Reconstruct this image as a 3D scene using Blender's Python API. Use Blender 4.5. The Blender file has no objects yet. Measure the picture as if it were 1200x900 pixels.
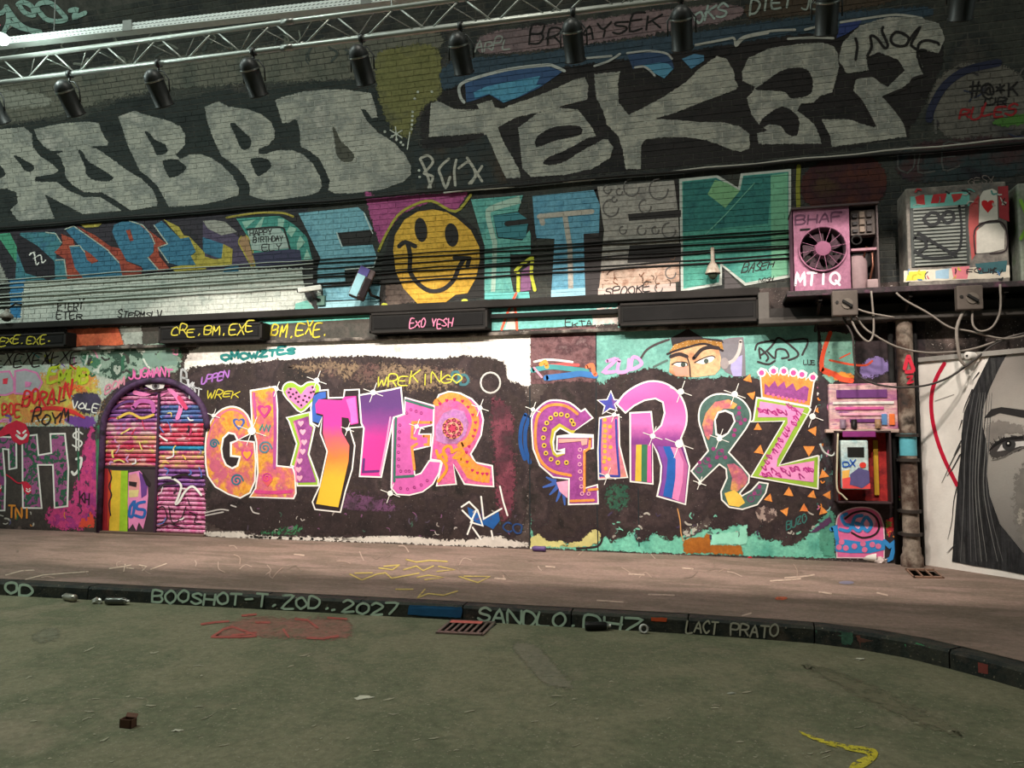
import bpy, bmesh, math, random
from mathutils import Vector, Matrix, Euler, noise
from mathutils.geometry import tessellate_polygon
random.seed(7)
S = bpy.context.scene
COL = S.collection
rad = math.radians

# ------------------------------------------------------------------ camera
F = 900.0                                   # focal length in pixels of a 1200 x 900 frame
CAM = Vector((0.0, -9.5, 1.4))
ROT = Euler((rad(90 + 3.94), 0.0, rad(15.0)))
cd = bpy.data.cameras.new('camera')
cd.sensor_width = 36.0
cd.lens = 36.0 * F / 1200.0
cd.clip_end = 200
cam = bpy.data.objects.new('camera', cd)
cam.location = CAM
cam.rotation_euler = ROT
COL.objects.link(cam)
S.camera = cam

# ------------------------------------------------------------------ world, exposure
W_ = bpy.data.worlds.new('tunnel_mouth_daylight')
S.world = W_
W_.use_nodes = True
W_.node_tree.nodes['Background'].inputs[0].default_value = (0.85, 1.0, 0.92, 1)
W_.node_tree.nodes['Background'].inputs[1].default_value = 0.35
S.view_settings.view_transform = 'Standard'
S.view_settings.look = 'None'
S.view_settings.gamma = 1.0
S.view_settings.use_curve_mapping = False
S.view_settings.exposure = 0.0
S.cycles.use_denoising = True
S.cycles.max_bounces = 6
SPOT_POWER = 350.0                          # each of the truss lamps
FILL_POWER = 330.0                     # unseen ceiling luminaires added for ambient light
SIDE_LAMP_POWER = 25.0                      # lamp beside the truss end

# ------------------------------------------------------------------ geometry of the place
ZS = 4.62                                   # springing line of the vault
RV = 5.5                                    # vault radius: tunnel is 11 m wide
YL = -0.06                                  # face of the rendered lower wall
ROADZ = -0.125
RM = ROT.to_matrix()


def ray(x, y):
    return RM @ Vector(((x - 600) / F, -(y - 450) / F, -1.0))


def hit_up(x, y):
    d = ray(x, y)
    t = -CAM.y / d.y
    z = CAM.z + t * d.z
    if z <= ZS:
        return (CAM.x + t * d.x, z)
    a0, b0 = CAM.y + RV, CAM.z - ZS
    A = d.y * d.y + d.z * d.z
    B = 2 * (a0 * d.y + b0 * d.z)
    C = a0 * a0 + b0 * b0 - RV * RV
    t = (-B + math.sqrt(max(B * B - 4 * A * C, 0))) / (2 * A)
    yy, zz = a0 + t * d.y, b0 + t * d.z
    return (CAM.x + t * d.x, ZS + RV * math.atan2(zz, yy))


def place_up(u, s, off):
    if s <= ZS:
        return Vector((u, -off, s))
    th = (s - ZS) / RV
    r = RV - off
    return Vector((u, -RV + r * math.cos(th), ZS + r * math.sin(th)))


def at_y(x, y, Y):
    d = ray(x, y)
    t = (Y - CAM.y) / d.y
    return CAM + d * t


def at_z(x, y, Z):
    d = ray(x, y)
    t = (Z - CAM.z) / d.z
    return CAM + d * t


# angled wall on the right
P0R = at_y(1084, 655, YL - 0.03)
P0R.z = 0.0
DR = Vector((math.sin(rad(44)), -math.cos(rad(44)), 0))
NR = Vector((-DR.y, DR.x, 0))
if NR.dot(CAM - P0R) < 0:
    NR = -NR


def hit_right(x, y):
    d = ray(x, y)
    t = (P0R - CAM).dot(NR) / d.dot(NR)
    p = CAM + d * t
    return ((p - P0R).dot(DR), p.z)


# kerb line (outer top edge) traced on the pavement plane
KPX = [(-150, 675), (0, 682), (200, 692), (380, 701), (500, 707), (620, 714), (700, 718), (800, 723.5), (900, 730),
       (960, 734.5), (1020, 742), (1070, 751), (1120, 763), (1200, 783), (1290, 812)]
KP = [at_z(x, y, 0.0) for x, y in KPX]
KP = [KP[0] + (KP[0] - KP[1]).normalized() * 3] + KP + [KP[-1] + (KP[-1] - KP[-2]).normalized() * 1.5]
KT = [0.0]
for i in range(1, len(KP)):
    KT.append(KT[-1] + (KP[i] - KP[i - 1]).length)


def kerb_at(t):
    for i in range(1, len(KP)):
        if t <= KT[i] or i == len(KP) - 1:
            k = (t - KT[i - 1]) / (KT[i] - KT[i - 1])
            p = KP[i - 1].lerp(KP[i], k)
            d = (KP[i] - KP[i - 1]).normalized()
            return p, Vector((d.y, -d.x, 0))   # outward (towards the road)


def hit_kerb(x, y):
    d = ray(x, y)
    for i in range(1, len(KP)):
        e = KP[i] - KP[i - 1]
        n = Vector((e.y, -e.x, 0)).normalized()
        dn = d.dot(n)
        if abs(dn) < 1e-6:
            continue
        t = (KP[i - 1] - CAM).dot(n) / dn
        p = CAM + d * t
        k = (p - KP[i - 1]).dot(e) / e.length_squared
        if -1e-4 <= k <= 1.0001:
            return (KT[i - 1] + k * e.length, p.z)
    return (0, 0)


def hit(surf, x, y):
    if surf == 'up':
        return hit_up(x, y)
    if surf == 'low':
        p = at_y(x, y, YL)
        return (p.x, p.z)
    if surf == 'right':
        return hit_right(x, y)
    if surf == 'pave':
        p = at_z(x, y, 0.0)
        return (p.x, p.y)
    if surf == 'road':
        p = at_z(x, y, ROADZ)
        return (p.x, p.y)
    if surf == 'kerb':
        return hit_kerb(x, y)
    p = at_y(x, y, surf)                     # a number: the plane y = surf
    return (p.x, p.z)


def place(surf, u, v, off):
    if surf == 'up':
        return place_up(u, v, off)
    if surf == 'low':
        return Vector((u, YL - off, v))
    if surf == 'right':
        return P0R + DR * u + NR * off + Vector((0, 0, v - P0R.z))
    if surf == 'pave':
        return Vector((u, v, off))
    if surf == 'road':
        return Vector((u, v, ROADZ + off))
    if surf == 'kerb':
        p, n = kerb_at(u)
        return p + n * off + Vector((0, 0, v))
    return Vector((u, surf - off, v))


# ------------------------------------------------------------------ bricks of the upper wall and vault
BH, BL, BJ, BD = 0.075, 0.232, 0.010, 0.004


def bjit(j, k):
    h = math.sin(j * 127.1 + k * 311.7) * 43758.5453
    return (h - math.floor(h)) * 0.0025


def clip(poly, ax, val, keep_less):
    out = []
    n = len(poly)
    for i in range(n):
        a, b = poly[i], poly[(i + 1) % n]
        ia = a[ax] <= val if keep_less else a[ax] >= val
        ib = b[ax] <= val if keep_less else b[ax] >= val
        if ia:
            out.append(a)
        if ia != ib:
            k = (val - a[ax]) / (b[ax] - a[ax])
            out.append(tuple(p + k * (q - p) for p, q in zip(a, b)))
    return out if len(out) > 2 else None


def strip(poly, ax, lo, hi):
    p = clip(poly, ax, lo, False)
    return clip(p, ax, hi, True) if p else None


def brick_split(tri):
    out = []
    s0 = min(p[1] for p in tri)
    s1 = max(p[1] for p in tri)
    for j in range(math.floor(s0 / BH), math.floor(s1 / BH) + 1):
        m = strip(tri, 1, j * BH, j * BH + BJ)
        if m:
            out.append((m, -BD))
        b = strip(tri, 1, j * BH + BJ, (j + 1) * BH)
        if not b:
            continue
        xo = BL / 2 if j % 2 else 0.0
        x0 = min(p[0] for p in b)
        x1 = max(p[0] for p in b)
        for k in range(math.floor((x0 - xo) / BL), math.floor((x1 - xo) / BL) + 1):
            q = strip(b, 0, k * BL + xo, k * BL + xo + BL - BJ)
            if q:
                out.append((q, bjit(j, k)))
            q = strip(b, 0, k * BL + xo + BL - BJ, (k + 1) * BL + xo)
            if q:
                out.append((q, -BD))
    return out


# ------------------------------------------------------------------ materials
def lin(c):
    r = []
    for v in c[:3]:
        v = v / 255.0
        r.append(v / 12.92 if v <= 0.04045 else ((v + 0.055) / 1.055) ** 2.4)
    return r


MATS = {}


def new_mat(name):
    m = bpy.data.materials.new(name)
    m.use_nodes = True
    nt = m.node_tree
    b = nt.nodes['Principled BSDF']
    g = nt.nodes.new('ShaderNodeNewGeometry')
    return m, nt, b, g


def nz(nt, g, scale, detail=4, rough=0.6, stretch=None):
    n = nt.nodes.new('ShaderNodeTexNoise')
    n.inputs['Scale'].default_value = scale
    n.inputs['Detail'].default_value = detail
    n.inputs['Roughness'].default_value = rough
    if stretch:
        mp = nt.nodes.new('ShaderNodeMapping')
        mp.inputs['Scale'].default_value = stretch
        nt.links.new(g.outputs['Position'], mp.inputs['Vector'])
        nt.links.new(mp.outputs['Vector'], n.inputs['Vector'])
    else:
        nt.links.new(g.outputs['Position'], n.inputs['Vector'])
    return n


def ramp(nt, src, stops, interp='LINEAR'):
    r = nt.nodes.new('ShaderNodeValToRGB')
    e = r.color_ramp
    e.interpolation = interp
    while len(e.elements) < len(stops):
        e.elements.new(0.5)
    for el, (p, c) in zip(e.elements, stops):
        el.position = p
        el.color = (*c, 1)
    nt.links.new(src, r.inputs['Fac'])
    return r


def mixc(nt, fac, a, b, mode='MIX'):
    m = nt.nodes.new('ShaderNodeMix')
    m.data_type = 'RGBA'
    m.blend_type = mode
    for s, v in ((m.inputs['Factor'], fac), (m.inputs[6], a), (m.inputs[7], b)):
        if hasattr(v, 'is_output'):
            nt.links.new(v, s)
        elif isinstance(v, (int, float)):
            s.default_value = v
        else:
            s.default_value = (*v, 1)
    return m.outputs[2]


def bump(nt, b, src, strength, dist=0.01):
    n = nt.nodes.new('ShaderNodeBump')
    n.inputs['Strength'].default_value = strength
    n.inputs['Distance'].default_value = dist
    nt.links.new(src, n.inputs['Height'])
    nt.links.new(n.outputs['Normal'], b.inputs['Normal'])


def sc(c, k):
    return [max(0.0, min(0.95, v * k)) for v in c]


def paint(c, k=1.0, var=0.16, rough=0.6, speck=None):
    """sprayed or brushed paint: one colour, slightly uneven, a little relief"""
    key = ('p', tuple(c), k, var, rough, speck)
    if key in MATS:
        return MATS[key]
    m, nt, b, g = new_mat('paint')
    col = sc(lin(c), k)
    n = nz(nt, g, 9.0, 5, 0.65)
    r = ramp(nt, n.outputs['Fac'], [(0.25, sc(col, 1 - var)), (0.75, sc(col, 1 + var))])
    out = r.outputs['Color']
    if speck:
        n2 = nz(nt, g, 70.0, 2, 0.5)
        r2 = ramp(nt, n2.outputs['Fac'], [(0.66, (0, 0, 0)), (0.70, (1, 1, 1))])
        out = mixc(nt, r2.outputs['Color'], out, sc(lin(speck), 1))
    nt.links.new(out, b.inputs['Base Color'])
    b.inputs['Roughness'].default_value = rough
    b.inputs['Specular IOR Level'].default_value = 0.25
    n3 = nz(nt, g, 45.0, 4, 0.6)
    bump(nt, b, n3.outputs['Fac'], 0.18, 0.01)
    MATS[key] = m
    return m


def blend(cols, scale=3.0, k=1.0, sharp=False, stretch=None, speck=None, speck_at=0.66, rough=0.7, relief=0.25):
    """several paints worn or sprayed over each other, broken up by noise"""
    key = ('b', str(cols), scale, k, sharp, str(stretch), speck, speck_at, rough, relief)
    if key in MATS:
        return MATS[key]
    m, nt, b, g = new_mat('layered_paint')
    n = nz(nt, g, scale, 6, 0.62, stretch)
    L = len(cols)
    lo, hi = 0.33, 0.67
    st = [(lo + (hi - lo) * i / max(1, L - 1), sc(lin(c), k)) for i, c in enumerate(cols)]
    r = ramp(nt, n.outputs['Fac'], st, 'CONSTANT' if sharp else 'LINEAR')
    out = r.outputs['Color']
    n2 = nz(nt, g, 22.0, 4, 0.7)
    r2 = ramp(nt, n2.outputs['Fac'], [(0.3, (0.72, 0.72, 0.72)), (0.7, (1.15, 1.15, 1.15))])
    out = mixc(nt, 1.0, out, r2.outputs['Color'], 'MULTIPLY')
    if speck:
        n4 = nz(nt, g, 60.0, 2, 0.5)
        r4 = ramp(nt, n4.outputs['Fac'], [(speck_at, (0, 0, 0)), (speck_at + 0.04, (1, 1, 1))])
        out = mixc(nt, r4.outputs['Color'], out, lin(speck))
    nt.links.new(out, b.inputs['Base Color'])
    b.inputs['Roughness'].default_value = rough
    b.inputs['Specular IOR Level'].default_value = 0.25
    n3 = nz(nt, g, 40.0, 5, 0.65)
    bump(nt, b, n3.outputs['Fac'], relief, 0.015)
    MATS[key] = m
    return m


def grad(stops, lo, hi, axis=2, k=1.0, wob=0.06):
    """paint fading from one colour to the next along an axis of the wall"""
    key = ('g', str(stops), lo, hi, axis, k)
    if key in MATS:
        return MATS[key]
    m, nt, b, g = new_mat('faded_paint')
    sx = nt.nodes.new('ShaderNodeSeparateXYZ')
    nt.links.new(g.outputs['Position'], sx.inputs[0])
    mr = nt.nodes.new('ShaderNodeMapRange')
    mr.inputs['From Min'].default_value = lo
    mr.inputs['From Max'].default_value = hi
    nt.links.new(sx.outputs[axis], mr.inputs['Value'])
    n = nz(nt, g, 8.0, 5, 0.7)
    ma = nt.nodes.new('ShaderNodeMath')
    ma.operation = 'MULTIPLY_ADD'
    nt.links.new(n.outputs['Fac'], ma.inputs[0])
    ma.inputs[1].default_value = wob * 2
    nt.links.new(mr.outputs['Result'], ma.inputs[2])
    r = ramp(nt, ma.outputs[0], [(p + wob * 0.5, sc(lin(c), k)) for p, c in stops])
    nt.links.new(r.outputs['Color'], b.inputs['Base Color'])
    b.inputs['Roughness'].default_value = 0.6
    b.inputs['Specular IOR Level'].default_value = 0.25
    n3 = nz(nt, g, 45.0, 4, 0.6)
    bump(nt, b, n3.outputs['Fac'], 0.18, 0.01)
    MATS[key] = m
    return m


def plain(c, rough=0.5, metal=0.0, var=0.12, k=1.0, relief=0.1):
    key = ('s', tuple(c), rough, metal, var, k, relief)
    if key in MATS:
        return MATS[key]
    m, nt, b, g = new_mat('surface')
    col = sc(lin(c), k)
    n = nz(nt, g, 14.0, 5, 0.65)
    r = ramp(nt, n.outputs['Fac'], [(0.3, sc(col, 1 - var)), (0.7, sc(col, 1 + var))])
    nt.links.new(r.outputs['Color'], b.inputs['Base Color'])
    b.inputs['Roughness'].default_value = rough
    b.inputs['Metallic'].default_value = metal
    b.inputs['Specular IOR Level'].default_value = 0.5 if metal else 0.2
    n3 = nz(nt, g, 60.0, 3, 0.6)
    bump(nt, b, n3.outputs['Fac'], relief, 0.005)
    MATS[key] = m
    return m


def emit(c, strength):
    m = bpy.data.materials.new('lit_lamp')
    m.use_nodes = True
    b = m.node_tree.nodes['Principled BSDF']
    b.inputs['Emission Color'].default_value = (*lin(c), 1)
    b.inputs['Emission Strength'].default_value = strength
    b.inputs['Base Color'].default_value = (*lin(c), 1)
    return m


# ------------------------------------------------------------------ objects
WORG = {}


def tagp(o, label=None, cat=None, group=None, kind=None):
    if label:
        o['label'] = label
    if cat:
        o['category'] = cat
    if group:
        o['group'] = group
    if kind:
        o['kind'] = kind
    return o


def thing(name, label, cat, loc=(0, 0, 0), group=None, kind=None):
    o = bpy.data.objects.new(name, None)
    o.empty_display_size = 0.1
    COL.objects.link(o)
    o.location = Vector(loc)
    WORG[o.name] = Vector(loc)
    return tagp(o, label, cat, group, kind)


def mk(name, verts, faces, mat, parent=None, smooth=False, fmats=None, org=None):
    vs = [Vector(v) for v in verts]
    lo = Vector([min(v[i] for v in vs) for i in range(3)])
    hi = Vector([max(v[i] for v in vs) for i in range(3)])
    c = Vector(org) if org is not None else Vector(((lo.x + hi.x) / 2, (lo.y + hi.y) / 2, lo.z))
    me = bpy.data.meshes.new(name)
    me.from_pydata([v - c for v in vs], [], faces)
    ms = mat if isinstance(mat, (list, tuple)) else [mat]
    for m in ms:
        me.materials.append(m)
    if fmats:
        me.polygons.foreach_set('material_index', fmats)
    if smooth:
        me.polygons.foreach_set('use_smooth', [True] * len(me.polygons))
    me.update()
    o = bpy.data.objects.new(name, me)
    COL.objects.link(o)
    WORG[o.name] = c
    if parent is not None:
        o.parent = parent
        o.location = c - WORG[parent.name]
    else:
        o.location = c
    return o


def copy_tree(o, parent=None):
    c = o.copy()
    COL.objects.link(c)
    c.parent = parent
    for ch in o.children:
        copy_tree(ch, c)
    return c


class MB:
    """collects shapes into one mesh"""

    def __init__(self):
        self.v, self.f, self.m = [], [], []

    def add(self, vs, fs, mi=0):
        n = len(self.v)
        self.v += [Vector(v) for v in vs]
        self.f += [tuple(i + n for i in f) for f in fs]
        self.m += [mi] * len(fs)
        return self

    def box(self, lo, hi, mi=0, ch=0.0, mat=None):
        bm = bmesh.new()
        bmesh.ops.create_cube(bm, size=1.0)
        lo, hi = Vector(lo), Vector(hi)
        for v in bm.verts:
            v.co = Vector([lo[i] + (v.co[i] + 0.5) * (hi[i] - lo[i]) for i in range(3)])
        if ch > 0:
            bmesh.ops.bevel(bm, geom=bm.edges[:], offset=ch, segments=2, affect='EDGES', profile=0.5)
        if mat is not None:
            bmesh.ops.transform(bm, matrix=mat, verts=bm.verts)
        bm.verts.index_update()
        self.add([v.co.copy() for v in bm.verts], [[v.index for v in f.verts] for f in bm.faces], mi)
        bm.free()
        return self

    def tube(self, pts, r, seg=8, mi=0, cap=True):
        pts = [Vector(p) for p in pts]
        rs = r if isinstance(r, (list, tuple)) else [r] * len(pts)
        vs, fs = [], []
        up = None
        for i, p in enumerate(pts):
            d = (pts[min(i + 1, len(pts) - 1)] - pts[max(i - 1, 0)]).normalized()
            if up is None:
                up = Vector((0, 0, 1)) if abs(d.z) < 0.9 else Vector((1, 0, 0))
            a = d.cross(up).normalized()
            up = a.cross(d).normalized()
            for k in range(seg):
                th = 2 * math.pi * k / seg
                vs.append(p + (a * math.cos(th) + up * math.sin(th)) * rs[i])
        for i in range(len(pts) - 1):
            for k in range(seg):
                k2 = (k + 1) % seg
                fs.append((i * seg + k, i * seg + k2, (i + 1) * seg + k2, (i + 1) * seg + k))
        if cap:
            fs.append(tuple(range(seg))[::-1])
            fs.append(tuple((len(pts) - 1) * seg + k for k in range(seg)))
        return self.add(vs, fs, mi)

    def lathe(self, o, ax, prof, seg=16, mi=0):
        """prof: list of (distance along the axis, radius)"""
        o, ax = Vector(o), Vector(ax).normalized()
        a = ax.orthogonal().normalized()
        b = ax.cross(a)
        vs, fs = [], []
        for h, r in prof:
            for k in range(seg):
                th = 2 * math.pi * k / seg
                vs.append(o + ax * h + (a * math.cos(th) + b * math.sin(th)) * r)
        for i in range(len(prof) - 1):
            for k in range(seg):
                k2 = (k + 1) % seg
                fs.append((i * seg + k, i * seg + k2, (i + 1) * seg + k2, (i + 1) * seg + k))
        return self.add(vs, fs, mi)

    def build(self, name, mat, parent=None, smooth=False, org=None):
        return mk(name, self.v, self.f, mat, parent, smooth, self.m, org)


# ------------------------------------------------------------------ painting on surfaces
def T(x0, y0, s, txt):
    """a traced outline: numbers read off an enlarged view that starts at pixel x0, y0"""
    a = [float(t) for t in txt.split()]
    return [(x0 + a[i] / s, y0 + a[i + 1] / s) for i in range(0, len(a), 2)]


def spline(pts, n=5, closed=False):
    out = []
    L = len(pts)
    rng = range(L) if closed else range(L - 1)
    for i in rng:
        p1, p2 = pts[i], pts[(i + 1) % L]
        p0 = pts[i - 1] if (closed or i > 0) else p1
        p3 = pts[(i + 2) % L] if (closed or i + 2 < L) else p2
        for k in range(n):
            t = k / n
            out.append(tuple(0.5 * ((2 * p1[c]) + (-p0[c] + p2[c]) * t + (2 * p0[c] - 5 * p1[c] + 4 * p2[c] - p3[c]) * t * t
                             + (-p0[c] + 3 * p1[c] - 3 * p2[c] + p3[c]) * t ** 3) for c in (0, 1)))
    if not closed:
        out.append(pts[-1])
    return out


def ragged(pts, amp=2.0, step=3.0, seed=0):
    out = []
    n = len(pts)
    for i in range(n):
        a, b = Vector(pts[i]), Vector(pts[(i + 1) % n])
        d = b - a
        L = d.length
        m = max(1, int(L / step))
        nn = Vector((-d.y, d.x)).normalized() if L > 0 else Vector((0, 0))
        for k in range(m):
            p = a + d * (k / m)
            w = noise.noise(Vector((p.x * 0.13 + seed, p.y * 0.13, seed * 3.1))) + 0.7 * noise.noise(Vector((p.x * 0.5, p.y * 0.5 + seed, 7.7)))
            q = p + nn * amp * w
            out.append((q.x, q.y))
    return out


def area2(p):
    return sum(p[i - 1][0] * p[i][1] - p[i][0] * p[i - 1][1] for i in range(len(p)))


def inset(pts, w):
    """the outline moved inwards by w pixels"""
    n = len(pts)
    sg = 1 if area2(pts) > 0 else -1
    out = []
    for i in range(n):
        a, b, c = Vector(pts[i - 1]), Vector(pts[i]), Vector(pts[(i + 1) % n])
        d1, d2 = (b - a), (c - b)
        if d1.length < 1e-6 or d2.length < 1e-6:
            out.append(tuple(b))
            continue
        d1.normalize()
        d2.normalize()
        n1, n2 = Vector((-d1.y, d1.x)) * sg, Vector((-d2.y, d2.x)) * sg
        m = n1 + n2
        if m.length < 1e-3:
            m = n1.copy()
        m.normalize()
        k = w / max(0.75, m.dot(n1))
        q = b + m * k
        out.append((q.x, q.y))
    return out


def tess(pts):
    tr = tessellate_polygon([[Vector((p[0], p[1], 0)) for p in pts]])
    return [[pts[i] for i in t] for t in tr]


LAYN = [0]


def sheet(name, parent, surf, polys, mat, layer=1, mortar=None):
    """polys: pixel outlines (x, y or x, y, edge) turned into a coat of paint on a surface; edge is 0 at a sprayed border"""
    LAYN[0] += 1
    off = 0.0015 + 0.0013 * layer + 0.00004 * (LAYN[0] % 30)
    vs, fs, idx, ed, fm = [], [], {}, [], []

    def vid(p, e):
        key = (round(p.x, 5), round(p.y, 5), round(p.z, 5), round(e, 2))
        if key not in idx:
            idx[key] = len(vs)
            vs.append(p)
            ed.append(e)
        return idx[key]
    for n, poly_ in enumerate(polys):
        q = [(*hit(surf, p[0], p[1]), p[2] if len(p) > 2 else 1.0) for p in poly_]
        tris = [q] if len(q) == 3 else ([[q[i] for i in t] for t in tessellate_polygon([[Vector((a[0], a[1], 0)) for a in q]])])
        o1 = off + 0.000012 * (n % 3)
        for t in tris:
            ar = (t[1][0] - t[0][0]) * (t[2][1] - t[0][1]) - (t[2][0] - t[0][0]) * (t[1][1] - t[0][1])
            if abs(ar) < 1e-9:
                continue
            if ar < 0:
                t = t[::-1]
            pieces = brick_split(t) if surf == 'up' else [(t, 0.0)]
            for pc, o in pieces:
                ids = []
                for a, b, e in pc:
                    i = vid(place(surf, a, b, o1 + o), e)
                    if i not in ids:
                        ids.append(i)
                if len(ids) > 2:
                    fs.append(ids)
                    fm.append(1 if (mortar and o < 0) else 0)
    if not fs:
        return None
    ob = mk(name, vs, fs, [mat, mortar] if mortar else mat, parent, False, fm if mortar else None)
    at = ob.data.attributes.new('edge', 'FLOAT', 'POINT')
    at.data.foreach_set('value', ed)
    return ob


SOFT = {}


def soften(mat, wear=0.0, grain=26.0):
    """the same paint with a dusty, sprayed border and, with wear, rubbed-off spots"""
    key = (mat.name, wear, grain)
    if key in SOFT:
        return SOFT[key]
    m = mat.copy()
    nt = m.node_tree
    b = nt.nodes['Principled BSDF']
    g = nt.nodes.new('ShaderNodeNewGeometry')
    a = nt.nodes.new('ShaderNodeAttribute')
    a.attribute_name = 'edge'
    n = nz(nt, g, grain, 6, 0.75)
    ad = nt.nodes.new('ShaderNodeMath')
    ad.operation = 'MULTIPLY_ADD'
    nt.links.new(n.outputs['Fac'], ad.inputs[0])
    ad.inputs[1].default_value = 3.0
    nt.links.new(a.outputs['Fac'], ad.inputs[2])
    mr = nt.nodes.new('ShaderNodeMapRange')
    mr.inputs['From Min'].default_value = 1.97 + wear * 1.6
    mr.inputs['From Max'].default_value = 2.03 + wear * 1.6
    nt.links.new(ad.outputs[0], mr.inputs['Value'])
    nt.links.new(mr.outputs['Result'], b.inputs['Alpha'])
    SOFT[key] = m
    return m


def subdiv(pts, step=4.0):
    out = []
    for i in range(len(pts)):
        a, b = Vector(pts[i][:2]), Vector(pts[(i + 1) % len(pts)][:2])
        m = max(1, int((b - a).length / step))
        for k in range(m):
            q = a.lerp(b, k / m)
            out.append((q.x, q.y))
    return out


def poly(name, parent, surf, pts, mat, layer=1, rough=0.0, sm=False, seed=0, soft=0.0, wear=0.0, mortar=None, grain=26.0):
    if sm:
        pts = spline(pts, 4, True)
    if soft:
        if soft > 5:
            for _ in range(3):
                pts = [tuple(a[c] * f + b[c] * (1 - f) for c in (0, 1)) for a, b in zip(pts, pts[1:] + pts[:1]) for f in (0.75, 0.25)]
        base = subdiv(pts, 4.0)
        out = inset(base, -soft * 0.5)
        if rough:
            w = [noise.noise(Vector((p[0] * 0.11 + seed, p[1] * 0.11, seed * 3.1))) * rough for p in base]
            sh = [inset(base, -v) for v in (0.0,)][0]
            out = [(a[0] + (a[0] - b[0]) / max(soft * 0.5, 0.1) * v, a[1] + (a[1] - b[1]) / max(soft * 0.5, 0.1) * v) for a, b, v in zip(out, base, w)]
        inn = inset(base, soft * 0.5)
        n = len(base)
        qs = [[(*out[i], 0.0), (*out[(i + 1) % n], 0.0), (*inn[(i + 1) % n], 1.0), (*inn[i], 1.0)] for i in range(n)]
        return sheet(name, parent, surf, qs + [inn], soften(mat, wear, grain), layer, soften(mortar, wear, grain) if mortar else None)
    if rough:
        pts = ragged(pts, rough, 3.0, seed)
    return sheet(name, parent, surf, [pts], soften(mat, wear, grain) if wear else mat, layer, mortar)


def ribbon(path, w, caps=True):
    """quads along a pixel path of width w"""
    P = [Vector(p) for p in path]
    P = [p for i, p in enumerate(P) if i == 0 or (p - P[i - 1]).length > 0.05]
    if len(P) < 2:
        return []
    L, R = [], []
    n = len(P)
    ws = w if isinstance(w, (list, tuple)) else None
    for i in range(n):
        if ws:
            f = i / (n - 1) * (len(ws) - 1)
            j = min(int(f), len(ws) - 2)
            h = (ws[j] + (ws[j + 1] - ws[j]) * (f - j)) / 2
        else:
            h = w / 2
        d1 = (P[i] - P[i - 1]).normalized() if i > 0 else (P[1] - P[0]).normalized()
        d2 = (P[i + 1] - P[i]).normalized() if i < n - 1 else d1
        m = d1 + d2
        m = m.normalized() if m.length > 0.2 else d1
        nn = Vector((-m.y, m.x))
        k = h / max(0.6, abs(nn.dot(Vector((-d1.y, d1.x)))))
        L.append(P[i] + nn * k)
        R.append(P[i] - nn * k)
    out = [[tuple(L[i]), tuple(L[i + 1]), tuple(R[i + 1]), tuple(R[i])] for i in range(n - 1)]
    if caps and not ws:
        for p in (P[0], P[-1]):
            out.append([(p.x + w / 2 * math.cos(a * math.pi / 3), p.y + w / 2 * math.sin(a * math.pi / 3)) for a in range(6)])
    return out


def stroke(name, parent, surf, paths, w, mat, layer=2, sm=True, caps=True, stuff=False):
    """each brush stroke is an object of its own; stuff=True joins a scatter of tiny ones"""
    if paths and not isinstance(paths[0][0], (list, tuple)):
        paths = [paths]
    rs = [ribbon(spline(p, 4) if (sm and len(p) > 2) else p, w, caps) for p in paths]
    if stuff:
        return tagp(sheet(name, parent, surf, [q for r in rs for q in r], mat, layer), kind='stuff')
    o = None
    for r in rs:
        o = sheet(name, parent, surf, r, mat, layer) or o
    return o


def oval(cx, cy, rx, ry, n=14, rot=0.0):
    c, s = math.cos(rot), math.sin(rot)
    return [(cx + rx * math.cos(2 * math.pi * i / n) * c - ry * math.sin(2 * math.pi * i / n) * s,
             cy + rx * math.cos(2 * math.pi * i / n) * s + ry * math.sin(2 * math.pi * i / n) * c) for i in range(n)]


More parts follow.
